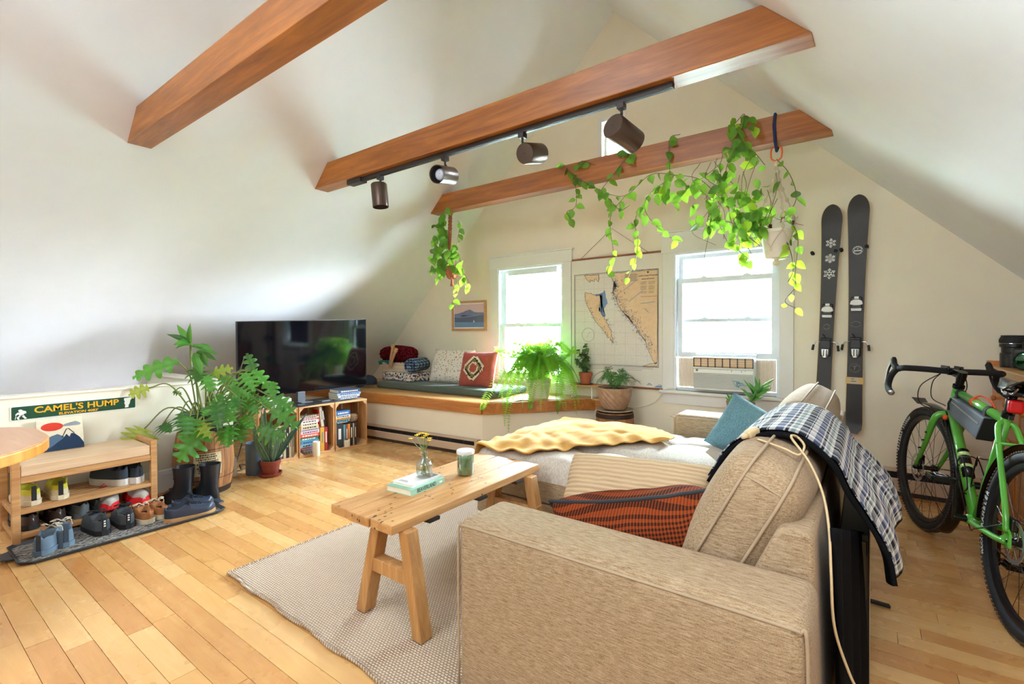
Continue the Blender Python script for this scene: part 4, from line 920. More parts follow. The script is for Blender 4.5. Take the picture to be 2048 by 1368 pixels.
tp = pillow('cushion', 'plain teal woven cushion leaning against the far sofa arm', 'teal_weave', 0.42, 0.36, 0.17, basis((-0.56, 3.22, 0.55), (0.86, 0.10, -0.48), (0.5, 0.25, 0.86)), seed=8, pinch=0.05)
mb = MB(); rd = random.Random(3)
for k in range(9): mb.tube([(-0.215 + rd.uniform(-.01, .01), 0.215, 0), (-0.225 + rd.uniform(-.03, .03), 0.235, rd.uniform(-.02, .02)), (-0.20 + rd.uniform(-.04, .05), 0.25, rd.uniform(-.03, .03))], 0.0016, 4)
mb.build('tassel', 'teal_weave', tp, local=True)

# ================================================================ mustard throw on the chaise
m, t = new_mat('mustard_fleece', srgb(214, 166, 92), 0.95, 0, 0.1); v = t.coord(); n1 = t.noise(v, 7, 3); n2 = t.noise(v, 220, 2)
t.base(t.ramp(n1, [(0.3, srgb(190, 134, 58)), (0.7, srgb(220, 172, 98))])); t.bump(n2, 0.4, 0.003); t.b.inputs['Sheen Weight'].default_value = 0.35; t.b.inputs['Sheen Tint'].default_value = srgb(255, 236, 200)
def chz(x, y):
    u = max(-1, min(1, (x + 1.17) / 0.83)); v = max(-1, min(1, (y - 2.885) / 0.555)); return 0.458 + 0.045 * (1 - u * u) * (1 - v * v)
def throwf(u, v):
    x = lerp(-2.07, -0.965, u); ny = 2.30 + (0.0 if x < -1.62 else 0.60 * ((x + 1.62) / 0.65) ** 0.9); ny += 0.03 * noise.noise((x * 6, 3, 1))
    fy = 3.40 if x < -1.25 else lerp(3.40, 3.02, (x + 1.25) / 0.29)
    y = lerp(ny, fy, v); z = chz(min(max(x, -1.99), -0.5), min(max(y, 2.34), 3.43)) + 0.014
    hump = exp(-((x + 1.58) / 0.30) ** 2 - ((y - 2.95) / 0.25) ** 2) * 0.035
    wr = 0.018 * noise.noise((x * 7 + y * 3, y * 9 - x * 4, 1)) + 0.022 * abs(noise.noise((x * 4 - y * 5, y * 3, 7))) + 0.006 * sin((x * 1.0 + y * 1.6) * 26 + 3 * noise.noise((x * 3, y * 3, 2))) * (0.35 + 0.65 * (v < 0.35))
    z += hump + wr * (0.55 + 0.5 * exp(-v * 2.5)) + 0.006
    if v < 0.12: z += -0.012 * (1 - v / 0.12)
    if x < -1.97: k = (-1.97 - x) / 0.10; z -= 0.16 * k * k + 0.05 * k; x = -1.97 - 0.045 * k - 0.012 * sin(y * 30)
    return (x, y, z)
o = MB().grid(throwf, 120, 110).build('throw', 'mustard_fleece', smooth=True); solidify(o, 0.008, 1); tag(o, 'mustard yellow fleece throw spread over the sofa chaise', 'blanket')

# ================================================================ plaid blanket over the sofa back
def plaid(name, base, dark, blue, grn, sc):
    m, t = new_mat(name, srgb(*base), 0.95, 0, 0.1)
    uv = t.new('ShaderNodeUVMap'); sx = t.new('ShaderNodeSeparateXYZ'); t.link(uv.outputs[0], sx.inputs[0])
    col = srgb(*base)
    for i, axis in enumerate(('X', 'Y')):
        f = t.math('FRACT', t.math('MULTIPLY', sx.outputs[axis], sc))
        st = t.ramp(f, [(0.0, srgb(*dark)), (0.20, srgb(*dark)), (0.205, srgb(*base)), (0.22, srgb(*base)), (0.225, srgb(*dark)), (0.26, srgb(*base)), (0.42, srgb(*blue)), (0.60, srgb(*blue)), (0.61, srgb(*base)), (0.66, srgb(*dark)), (0.74, srgb(*base)), (0.80, srgb(*grn)), (0.9, srgb(*grn)), (0.91, srgb(*base))], 'CONSTANT')
        col = st if i == 0 else t.mix(0.5, col, st)
    t.base(col); return m
plaid('plaid_flannel', (226, 224, 222), (34, 36, 44), (84, 96, 132), (150, 168, 166), 7.0)
plain('black_fleece', (16, 16, 18), 0.95, spec=0.1)
prof = bez([(-0.415, 0.0, 0.705), (-0.35, 0.0, 0.815), (-0.265, 0.0, 0.872), (-0.16, 0.0, 0.872), (-0.08, 0.0, 0.81), (-0.04, 0.0, 0.725), (0.01, 0.0, 0.645), (0.05, 0.0, 0.56), (0.065, 0.0, 0.48)], 8)
def blank(u, v, off=0.0):
    k = u * (len(prof) - 1); i = min(int(k), len(prof) - 2); p = prof[i].lerp(prof[i + 1], k - i)
    y = lerp(1.69, 2.44, v) + 0.05 * (u - 0.5) * (1 - v) + 0.10 * max(0, u - 0.6) * v
    hang = max(0, (u - 0.55) / 0.45)
    x = p.x + hang * (0.012 * sin(y * 24) + 0.03 * v) - 0.012 * (v > 2); z = p.z - 0.0 + 0.006 * noise.noise((u * 6, v * 7, 3)) + hang * (0.07 * v * (1 - hang * 0.4) - 0.03 * sin(v * 9))
    # softness across the join of the two cushions
    z -= 0.018 * exp(-((y - 2.42) / 0.07) ** 2) * (1 - hang)
    n = Vector((0.6 if u > 0.5 else -0.3, 0, 0.8)).normalized() * off
    return (x + n.x, y, z + n.z)
bl = thing('plaid_blanket', 'blue white and black plaid blanket with black fleece lining hung over the sofa back', 'blanket', (-0.2, 2.1, 0.8))
mb = MB().grid(lambda u, v: blank(u, v, 0.010), 90, 60); o = mb.build('plaid_side', 'plaid_flannel', bl, smooth=True)
uvl = o.data.uv_layers.new(name='cloth'); co = [(i / 89, j / 59) for i in range(90) for j in range(60)]
for lp in o.data.loops: a_, b_ = co[lp.vertex_index]; uvl.data[lp.index].uv = (a_ * 1.15, b_ * 0.9)
solidify(o, 0.004, 1)
o = MB().grid(lambda u, v: blank(u, lerp(-0.035, 1, v), 0.0), 90, 60).build('lining', 'black_fleece', bl, smooth=True); solidify(o, 0.012, -0.2)
def drop(u, v):  # black sheet added for hanging fleece and the deep shadow below it
    y = lerp(1.44, 1.93, u); x = -0.068 + 0.055 * u + 0.010 * sin(u * 22 + v * 3) + 0.008 * v; return (x + 0.012 * v, y + 0.02 * v, lerp(0.70 - 0.16 * u, 0.03, v))
o = MB().grid(drop, 40, 24).build('lining', 'black_fleece', bl, smooth=True); solidify(o, 0.010, 0)
mb = MB().tube([blank(1.0, i / 30, 0.006) for i in range(31)], 0.007, 6).build('hem', 'black_fleece', bl, smooth=True)

# power cord lying over the near back cushion
plain('cord_ivory', (204, 178, 136), 0.55)
pc = thing('appliance_cord', 'ivory power cord with a two-pin plug lying over the sofa back', 'cord', (-0.2, 1.6, 0.85))
MB().tube(bez([(-0.262, 1.60, 0.868), (-0.235, 1.56, 0.872), (-0.185, 1.545, 0.862), (-0.15, 1.545, 0.850), (-0.14, 1.585, 0.868), (-0.16, 1.605, 0.888), (-0.17, 1.57, 0.890), (-0.125, 1.54, 0.835), (-0.092, 1.51, 0.765), (-0.075, 1.46, 0.69), (-0.068, 1.41, 0.60), (-0.060, 1.39, 0.48), (-0.03, 1.38, 0.385), (0.0, 1.38, 0.32), (0.016, 1.38, 0.23), (0.018, 1.39, 0.02)], 8), 0.0033, 6).build('cable', 'cord_ivory', pc, smooth=True)
mb = MB(); mb.M = Matrix.Translation((-0.287, 1.655, 0.876)) @ frame_from((0.45, 0.85, 0.25)).to_4x4()
mb.rbox((0, 0, 0), (0.05, 0.026, 0.024), 0.008, 3).tube([(-0.045, 0, 0), (-0.02, 0, 0)], [0.006, 0.011], 8); mb.build('plug', 'cord_ivory', pc, smooth=True)
for s in (-0.0065, 0.0065):
    mb = MB(); mb.M = Matrix.Translation((-0.287, 1.655, 0.876)) @ frame_from((0.45, 0.85, 0.25)).to_4x4(); mb.box(0.024, 0.043, s - 0.0007, s + 0.0007, -0.0035, 0.0035).build('prong', 'chrome', pc)

# flat screen standing behind the sofa
plain('alloy_trim', (170, 150, 120), 0.4, 0.4); plain('screen_black', (8, 8, 10), 0.25); plain('screen_back', (22, 20, 20), 0.5)
fs = thing('speaker_box', 'black box with a thin metal edge standing on feet behind the sofa', 'box', (-0.03, 2.25, 0))
MB().box(-0.068, 0.010, 1.87, 2.66, 0.03, 0.552).build('body', 'screen_back', fs, bevel=0.004)
MB().box(0.010, 0.0125, 1.868, 2.66, 0.03, 0.552).build('edge_trim', 'alloy_trim', fs)
MB().box(-0.06, 0.004, 1.866, 1.871, 0.06, 0.53).build('end_panel', 'screen_black', fs, bevel=0.003)
for y in (1.95, 2.58): MB().bar((-0.06, y, 0.025), (0.085, y + 0.03, 0.008), 0.022, 0.010).bar((-0.03, y, 0.03), (-0.03, y, 0.005), 0.03, 0.03).build('foot', 'screen_back', fs)
# ================================================================ coffee table and what stands on it
wood('table_wood', (172, 118, 64), (214, 166, 108), 'Y', 0.8, 0.5, knots=0.0)
mt_, t = MATS['table_wood'], NT(MATS['table_wood'])
vo = t.new('ShaderNodeTexVoronoi'); vo.inputs['Scale'].default_value = 24; mpp = t.new('ShaderNodeMapping'); mpp.inputs['Scale'].default_value = (1.6, 0.9, 1.0)
tcx = t.new('ShaderNodeTexCoord'); t.link(tcx.outputs['Object'], mpp.inputs[0]); t.link(mpp.outputs[0], vo.inputs['Vector'])
src = t.b.inputs['Base Color'].links[0].from_socket
pit_ = t.math('MULTIPLY', t.math('LESS_THAN', vo.outputs['Distance'], 0.17), t.math('GREATER_THAN', t.noise(tcx.outputs['Object'], 7, 2), 0.5))
t.base(t.mix(pit_, src, srgb(70, 46, 30)))
wood('table_leg_wood', (158, 106, 54), (206, 156, 98), 'Z', 0.8, 0.5); plain('table_iron', (52, 44, 40), 0.5, 0.3)
ct = thing('coffee_table', 'rustic low plank coffee table with splayed legs on the jute rug', 'table', (-1.68, 1.73, 0.013))
xa = [(-1.868, -1.915), (-1.742, -1.772), (-1.598, -1.618), (-1.461, -1.468)]
for k in range(3):
    (l0, l1), (r0, r1) = xa[k], xa[k + 1]; g = 0.003; e = (0.0, 0.006, 0.002)[k]
    MB().hexa([(l0 + g, 1.207 - e, 0.412), (r0 - g, 1.207 - e, 0.412), (r1 - g, 2.25 + e, 0.412), (l1 + g, 2.25 + e, 0.412), (l0 + g, 1.207 - e, 0.45), (r0 - g, 1.207 - e, 0.45), (r1 - g, 2.25 + e, 0.45), (l1 + g, 2.25 + e, 0.45)]).build('plank', 'table_wood', ct, bevel=0.004)
for y0_ in (1.245, 2.11):
    for (xt0, xt1, xb0, xb1) in ((-1.652, -1.600, -1.748, -1.692), (-1.487, -1.435, -1.398, -1.345)) if y0_ < 2 else ((-1.70, -1.65, -1.79, -1.735), (-1.49, -1.44, -1.405, -1.35)):
        MB().hexa([(xb0, y0_, 0.0158), (xb1, y0_, 0.0158), (xb1, y0_ + 0.06, 0.0158), (xb0, y0_ + 0.06, 0.0158), (xt0, y0_ + 0.01, 0.412), (xt1, y0_ + 0.01, 0.412), (xt1, y0_ + 0.07, 0.412), (xt0, y0_ + 0.07, 0.412)]).build('leg', 'table_leg_wood', ct, bevel=0.004)
    MB().box(-1.69, -1.40, y0_ + 0.008, y0_ + 0.062, 0.205, 0.262).build('stretcher', 'table_leg_wood', ct, bevel=0.004)
for y in (1.40, 2.02, 1.72): MB().box(-1.83, -1.458, y, y + 0.06, 0.398, 0.412).build('batten', 'table_iron', ct)
# books
plain('book_mint', (150, 196, 172), 0.55); plain('book_page', (232, 222, 198), 0.8); plain('book_white', (236, 234, 230), 0.55); plain('print_grey', (140, 136, 134), 0.6)
yb = radians(-2)
def lying_book(name, lab, c, ang, sx, sy, th, cover, group, page='book_page', spine=1, roundb=False):
    """book lying flat: two boards and a spine (+x side) round a page block"""
    t = thing(name, lab, 'book', c, ang, group); k = 0.0022
    mb = MB().box(-sx / 2, sx / 2, -sy / 2, sy / 2, 0, k).box(-sx / 2, sx / 2, -sy / 2, sy / 2, th - k, th).box(sx / 2 - k, sx / 2, -sy / 2, sy / 2, k, th - k)
    mb.build('cover', cover, t, local=True); MB().box(-sx / 2 + 0.004, sx / 2 - k, -sy / 2 + 0.003, sy / 2 - 0.003, k, th - k).build('pages', page, t, local=True); return t
bk = lying_book('book', 'mint green book with dark spine lettering lying on the coffee table', (-1.742, 1.585, 0.45), radians(4), 0.158, 0.232, 0.027, 'book_mint', 'books on the coffee table')
plain('ink_green', (36, 62, 52), 0.6)
me = text_mesh('BEAVERLAND', 0.026, ext=0.0002, bold=0.0003, spacing=1.0); me.materials.clear(); me.materials.append(MATS['ink_green'])
linked('title', me, bk, (0.0793, -0.012, 0.0135), (pi / 2, 0, pi / 2), (0.82, 1, 1)); MB().box(0.079, 0.0793, 0.078, 0.098, 0.009, 0.018).build('publisher_mark', 'book_white', bk, local=True)
bk2 = lying_book('book', 'white paperback lying on top of the mint green book', (-1.748, 1.60, 0.477), radians(3), 0.132, 0.20, 0.011, 'book_white', 'books on the coffee table')
MB().box(-0.05, 0.01, -0.08, -0.074, 0.011, 0.0114).box(-0.05, -0.0, -0.068, -0.062, 0.011, 0.0114).build('title_line', 'print_grey', bk2, local=True); MB().prism([(-0.02, 0.05), (0.05, 0.03), (0.055, 0.09), (0.0, 0.095)], 0.011, 0.0114).build('cover_picture', 'print_grey', bk2, local=True)
# bud vase with yellow flowers
m, t = new_mat('clear_glass', (1, 1, 1, 1), 0.0)
tb = t.new('ShaderNodeBsdfTransparent'); gb = t.new('ShaderNodeBsdfGlossy'); gb.inputs['Roughness'].default_value = 0.03; tb.inputs[0].default_value = (0.93, 0.96, 0.95, 1)
lw = t.new('ShaderNodeLayerWeight'); lw.inputs[0].default_value = 0.35; mx = t.new('ShaderNodeMixShader'); t.link(t.math('ADD', t.math('MULTIPLY', lw.outputs['Facing'], 0.55), 0.06), mx.inputs[0])
t.link(tb.outputs[0], mx.inputs[1]); t.link(gb.outputs[0], mx.inputs[2]); t.link(mx.outputs[0], t.n['Material Output'].inputs[0])
plain('stem_green', (112, 132, 70), 0.6); plain('petal_yellow', (240, 204, 34), 0.6, var=0.15)
vs_ = thing('bud_vase', 'clear glass bud vase of yellow flowers on the stacked books', 'vase', (-1.73, 1.628, 0.4885))
MB().lathe([(0.001, 0.001), (0.036, 0.001), (0.040, 0.005), (0.0405, 0.055), (0.038, 0.066), (0.028, 0.082), (0.016, 0.092), (0.0135, 0.10), (0.0135, 0.116), (0.018, 0.121), (0.018, 0.124), (0.012, 0.124), (0.0105, 0.116), (0.0105, 0.10), (0.014, 0.089), (0.026, 0.079), (0.035, 0.064), (0.037, 0.055), (0.0365, 0.010), (0.001, 0.008)], n=28, close=False).build('bottle', 'clear_glass', vs_, local=True, smooth=40)
rd = random.Random(12)
for k, (tx, ty, tz) in enumerate(((-0.050, -0.040, 0.185), (-0.022, -0.016, 0.205), (-0.008, -0.010, 0.212), (-0.030, -0.02, 0.20), (0.004, 0.004, 0.198), (0.014, 0.010, 0.204), (0.022, 0.016, 0.186), (0.020, 0.014, 0.176), (-0.004, -0.006, 0.190), (0.008, -0.002, 0.21))):
    a = (rd.uniform(-.018, .018), rd.uniform(-.018, .018), 0.012)
    sm = MB().tube(bez([a, (rd.uniform(-.005, .005), rd.uniform(-.005, .005), 0.115), (tx * 0.55, ty * 0.55, 0.15), (tx, ty, tz)], 5), 0.0013, 5).build('stem', 'stem_green', vs_, local=True)
    mb = MB(); c = Vector((tx, ty, tz))
    for q in range(8): d = Vector((cos(q * pi / 4), sin(q * pi / 4), 0.25)); n_ = Vector((-d.y, d.x, 0)); mb.add([c, c + d * 0.008 + n_ * 0.0045, c + d * 0.0145, c + d * 0.008 - n_ * 0.0045], [(0, 1, 2, 3)])
    mb.ball(tuple(c + Vector((0, 0, 0.001))), 0.0055, 8, (1, 1, 0.7)); mb.build('flower', 'petal_yellow', sm, local=True)
# green jar candle with a glass lid
plain('wax_green', (112, 138, 82), 0.5, var=0.12, scale=25); plain('lid_clear', (226, 226, 222), 0.2)
jc = thing('jar_candle', 'green wax candle in a glass jar with a pale lid on the coffee table', 'candle', (-1.675, 1.865, 0.45))
MB().lathe([(0.001, 0.002), (0.040, 0.002), (0.044, 0.006), (0.0445, 0.105), (0.042, 0.112), (0.0395, 0.112), (0.042, 0.104), (0.0415, 0.009), (0.001, 0.008)], n=32, close=False).build('jar', 'clear_glass', jc, local=True, smooth=40)
MB().lathe([(0.001, 0.0095), (0.0405, 0.0095), (0.0405, 0.088), (0.036, 0.092), (0.001, 0.091)], n=28, close=False).build('wax', 'wax_green', jc, local=True, smooth=40)
MB().lathe([(0.001, 0.112), (0.046, 0.112), (0.0475, 0.116), (0.0475, 0.126), (0.045, 0.130), (0.001, 0.131)], n=32, close=False).build('lid', 'lid_clear', jc, local=True, smooth=40)
for x in (-0.016, 0.016): MB().cyl((x, 0, 0.091), (x + 0.002, 0, 0.100), 0.001, 5).build('wick', 'lens_black', jc, local=True)
# ================================================================ green gravel bicycle
m, t = new_mat('frame_green', srgb(74, 158, 44), 0.3); t.b.inputs['Coat Weight'].default_value = 0.6; t.b.inputs['Coat Roughness'].default_value = 0.1
t.base(t.ramp(t.noise(t.coord(), 5, 2), [(0.3, srgb(78, 160, 50)), (0.7, srgb(96, 182, 62))]))
plain('tyre_black', (30, 30, 32), 0.75, var=0.2, scale=20); plain('tyre_dusty', (88, 72, 58), 0.9, var=0.25, scale=18); plain('rim_black', (24, 25, 28), 0.3); plain('spoke_steel', (62, 54, 48), 0.35, 0.6)
plain('gloss_black', (14, 14, 15), 0.22); plain('tape_black', (22, 22, 23), 0.85, bump=0.6, bscale=240); plain('alloy', (190, 190, 192), 0.28, 0.9); plain('bag_grey', (92, 98, 110), 0.7, var=0.12, scale=12, bump=0.3, bscale=40); plain('bag_black', (24, 25, 27), 0.75); plain('lamp_red', (196, 18, 24), 0.25); plain('strap_orange', (236, 80, 30), 0.5); plain('tyre_print', (206, 206, 204), 0.6); plain('cable_black', (16, 16, 17), 0.4); plain('lime_tape', (196, 226, 150), 0.5)
bk_ = thing('bicycle', 'green drop bar bicycle with mudguards leaning in front of the dresser', 'bicycle', (0.475, 2.66, 0.0), (radians(5.5), 0, atan2(1.13, -0.205)))
WR = 0.362; WB = 1.148
RA, FA, BB = Vector((0, 0, WR)), Vector((WB, 0, WR)), Vector((0.46, 0, 0.292))
HT, HB, SC = Vector((0.868, 0, 0.880)), Vector((0.918, 0, 0.738)), Vector((0.308, 0, 0.795))
ax = (HB - HT).normalized(); STEER = Matrix.Translation(HB) @ Matrix.Rotation(radians(-7), 4, ax) @ Matrix.Translation(-HB)
def L(mb, name, mat, par, smooth=True, **k): return mb.build(name, mat, par, local=True, smooth=smooth, **k)
fr = L(MB().tube([HT + ax * -0.0, HB], 0.0225, 16).tube([HT - ax * 0.0 + (HB - HT) * 0.15, SC + (HT - SC) * 0.03], 0.0195, 14).tube([HB - (HB - HT) * 0.12, BB], 0.0225, 14).tube([SC + (SC - BB) * 0.06, BB], [0.018, 0.018], 14).tube([BB + Vector((0, -0.037, 0)), BB + Vector((0, 0.037, 0))], 0.022, 16), 'frame', 'frame_green', bk_)
for s in (-1, 1):
    L(MB().tube(bez([SC + Vector((0.0, 0.014 * s, -0.005)), SC + Vector((-0.035, 0.034 * s, -0.05)), Vector((0.06, 0.062 * s, 0.49)), Vector((0.012, 0.066 * s, WR + 0.03))], 6), [0.0115] * 7 + [0.0105] * 12, 10), 'seat_stay', 'frame_green', bk_)
    L(MB().tube(bez([BB + Vector((-0.01, 0.024 * s, 0)), Vector((0.33, 0.055 * s, 0.312)), Vector((0.10, 0.066 * s, 0.338)), Vector((0.012, 0.067 * s, WR - 0.008))], 6), 0.012, 10), 'chain_stay', 'frame_green', bk_)
    L(MB().prism([(-0.022, WR - 0.022), (0.03, WR - 0.028), (0.075, WR - 0.016), (0.03, WR + 0.014), (0.01, WR + 0.045), (-0.012, WR + 0.03)], 0.062 * s - 0.004, 0.062 * s + 0.004, 'XZ'), 'dropout', 'frame_green', fr, smooth=False)
L(MB().tube([Vector((0.235, -0.05, 0.705)), Vector((0.235, 0.05, 0.705))], 0.007, 8), 'stay_bridge', 'frame_green', fr)
L(MB().tube([HT - ax * 0.016, HT], 0.026, 16).tube([HB, HB + ax * 0.012], 0.026, 16), 'headset', 'gloss_black', bk_, smooth=40)
L(MB().tube([HT - ax * 0.085, HT - ax * 0.016], 0.0185, 16).tube([HT - ax * 0.052, HT - ax * 0.046], 0.0205, 16), 'spacer', 'gloss_black', bk_, smooth=40)
for f in (0.35, 0.62): L(MB().ball(tuple(HB.lerp(BB, f) + Vector((-0.012, 0.018, 0.012))), 0.006, 8), 'bolt', 'alloy', fr)
L(MB().tube(bez([HB.lerp(BB, 0.42) + Vector((-0.02, 0, 0.02)), HB.lerp(BB, 0.66) + Vector((-0.02, 0, 0.02))], 3), 0.024, 12), 'decal_sleeve', 'gloss_black', fr)
L(MB().tube([HB.lerp(BB, 0.45) + Vector((-0.021, 0, 0.021)), HB.lerp(BB, 0.48) + Vector((-0.021, 0, 0.021))], 0.0245, 12).tube([HB.lerp(BB, 0.56) + Vector((-0.021, 0, 0.021)), HB.lerp(BB, 0.585) + Vector((-0.021, 0, 0.021))], 0.0245, 12), 'decal_stripe', 'lime_tape', fr)
# fork and front wheel turn with the handlebar
mb = MB(); mb.M = STEER
cr = HB + ax * 0.03
for s in (-1, 1):
    mb.tube(bez([cr + Vector((0, 0.0, 0.012)), cr + Vector((0.006, 0.045 * s, 0.010)), cr + Vector((0.018, 0.066 * s, -0.03)), cr.lerp(FA, 0.5) + Vector((-0.012, 0.062 * s, 0)), FA + Vector((-0.004, 0.056 * s, 0.01))], 6), [0.0175] * 8 + [0.0165] * 8 + [0.014, 0.0135, 0.013, 0.0125, 0.012, 0.0115, 0.011, 0.0105, 0.010], 12)
fk = L(mb, 'fork', 'frame_green', bk_)
for f in (0.3, 0.45, 0.6):
    mb = MB(); mb.M = STEER; p = cr.lerp(FA, f) + Vector((-0.012, 0.076, 0)); mb.tube([p, p + Vector((-0.004, 0.010, 0))], 0.005, 6); L(mb, 'boss_bolt', 'gloss_black', fk)
def wheel(name, c, Mx, side):
    w = bpy.data.objects.new(name, None); COL.objects.link(w); w.parent = bk_
    def tor(mat, nm, prof, n=96, close=True, smooth=True):
        mb = MB(); mb.M = Mx; vs, fs = [], []; k = len(prof)
        for i in range(n):
            a = 2 * pi * i / n
            for r, y in prof: vs.append((c.x + r * cos(a), c.y + y, c.z + r * sin(a)))
        for i in range(n):
            i2 = (i + 1) % n
            for j in range(k):
                j2 = (j + 1) % k; fs.append((i * k + j, i2 * k + j, i2 * k + j2, i * k + j2))
        mb.add(vs, fs); return L(mb, nm, mat, w, smooth=smooth)
    ty = tor('tyre_black', 'tyre', [(WR - 0.026 + 0.024 * cos(a * pi / 7), 0.0245 * sin(a * pi / 7)) for a in range(14)])
    kn = MB(); kn.M = Mx
    for i in range(110):
        a = 2 * pi * i / 110
        for y, r, da in ((-0.019, WR - 0.007, 0), (0.019, WR - 0.007, 0), (-0.007, WR - 0.0015, 0.5), (0.007, WR - 0.0015, 0.5)):
            b = a + da * 2 * pi / 110; d = Vector((cos(b), 0, sin(b))); tn = Vector((-sin(b), 0, cos(b))); p = c + d * r + Vector((0, y, 0))
            q = [p + tn * (s1 * 0.0055) + Vector((0, s2 * 0.0045, 0)) + d * h for h in (-0.002, 0.0035) for s1, s2 in ((-1, -1), (1, -1), (1, 1), (-1, 1))]
            kn.hexa(q)
    o = L(kn, 'tread_knobs', 'tyre_dusty', w, smooth=False); o['kind'] = 'stuff'
    tor('rim_black', 'rim', [(0.312, -0.0125), (0.312, 0.0125), (0.300, 0.0125), (0.288, 0.006), (0.288, -0.006), (0.300, -0.0125)], smooth=30)
    mb = MB(); mb.M = Mx; mb.lathe([(0.006, -0.062), (0.012, -0.055), (0.024, -0.034), (0.024, -0.030), (0.013, -0.025), (0.013, 0.025), (0.024, 0.030), (0.024, 0.034), (0.014, 0.045), (0.012, 0.062), (0.005, 0.068)], tuple(c), 16, True, 'Y'); L(mb, 'hub', 'gloss_black', w, smooth=35)
    for i in range(28):
        s = 1 if i % 2 else -1; a = 2 * pi * i / 28; b = a + (0.75 if (i // 2) % 2 else -0.75)
        mb = MB(); mb.M = Mx; mb.tube([c + Vector((0.022 * cos(b), 0.032 * s, 0.022 * sin(b))), c + Vector((0.292 * cos(a), 0.002 * s, 0.292 * sin(a)))], 0.0012, 4); L(mb, 'spoke', 'spoke_steel', w, smooth=False)
    mb = MB(); mb.M = Mx; n = 48; vs = []
    for i in range(n):
        a = 2 * pi * i / n; ro = 0.081 + 0.002 * (i % 2)
        for r, y in ((ro, 0.043), (0.066, 0.043), (0.066, 0.0448), (ro, 0.0448)): vs.append((c.x + r * cos(a), c.y + y, c.z + r * sin(a)))
    fs = [(i * 4 + j, ((i + 1) % n) * 4 + j, ((i + 1) % n) * 4 + (j + 1) % 4, i * 4 + (j + 1) % 4) for i in range(n) for j in range(4)]
    mb.add(vs, fs)
    for i in range(6):
        a = i * pi / 3; mb.bar(c + Vector((0.024 * cos(a + 0.5), 0.044, 0.024 * sin(a + 0.5))), c + Vector((0.068 * cos(a), 0.044, 0.068 * sin(a))), 0.002, 0.006, (cos(a + pi / 2), 0, sin(a + pi / 2)))
    L(mb, 'brake_disc', 'alloy', w, smooth=False)
    def ring_text(body, size, a0, sp):
        for i, chh in enumerate(body):
            if chh == ' ': continue
            a = a0 - i * sp; me = text_mesh(chh, size, ext=0.0004, bold=0.0006); me.materials.clear(); me.materials.append(MATS['tyre_print'])
            d = Vector((cos(a), 0, sin(a))); p = c + d * 0.333 + Vector((0, 0.0242, 0)); xx = Vector((sin(a), 0, -cos(a))); nn = xx.cross(d)
            B = Matrix(((xx.x, d.x, nn.x, p.x), (xx.y, d.y, nn.y, p.y), (xx.z, d.z, nn.z, p.z), (0, 0, 0, 1)))
            if nn.y < 0: xx = -xx; nn = -nn; B = Matrix(((xx.x, d.x, nn.x, p.x), (xx.y, d.y, nn.y, p.y), (xx.z, d.z, nn.z, p.z), (0, 0, 0, 1)))
            B = Matrix.Translation((0, 0, 0)) @ (Mx @ B if Mx is not None else B) @ Matrix.Rotation(radians(-0), 4, 'X'); me.transform(B); linked('tyre_letter', me, w)
    return w, ring_text
fw, ft = wheel('front_wheel', FA, STEER, 1); ft('MAXXIS RAMBLER', 0.027, radians(20) + 0.55, 0.062)
rw, rt = wheel('rear_wheel', RA, None, 1); rt('MAXXIS', 0.024, radians(-28), -0.052); rt('RAMBLER', 0.034, radians(-10), -0.0) if False else None
for i, chh in enumerate('RAMBLER'): rt(chh, 0.032, radians(-8) + i * 0.075, 0)
# mudguards
def guard(name, c, a0, a1, Mx):
    mb = MB(); mb.M = Mx
    def f(u, v):
        a = lerp(a0, a1, u); b = (v - 0.5) * 2.2; r = WR + 0.012 + 0.016 * cos(b); y = 0.034 * sin(b)
        return (c.x + r * cos(a), c.y + y, c.z + r * sin(a))
    mb.grid(f, 40, 9); o = L(mb, name, 'gloss_black', bk_); solidify(o, 0.002, 0); return o
fg = guard('front_mudguard', FA, radians(78), radians(228), STEER)
mb = MB(); mb.M = STEER; mb.add([(FA.x + 0.10, -0.03, FA.z + 0.372), (FA.x + 0.10, 0.03, FA.z + 0.372), (FA.x + 0.17, 0.035, FA.z + 0.40), (FA.x + 0.17, -0.035, FA.z + 0.40)], [(0, 1, 2, 3)]); solidify(L(mb, 'mud_flap', 'gloss_black', fg, smooth=False), 0.002)
guard('rear_mudguard', RA, radians(-5), radians(200), None)
for s in (-1, 1):
    mb = MB(); mb.M = STEER; mb.tube([FA + Vector((0, 0.05 * s, 0)), FA + Vector((-0.36, 0.03 * s, 0.08))], 0.0018, 5).tube([FA + Vector((0, 0.05 * s, 0)), FA + Vector((-0.31, 0.03 * s, -0.19))], 0.0018, 5); L(mb, 'mudguard_stay', 'gloss_black', fg)
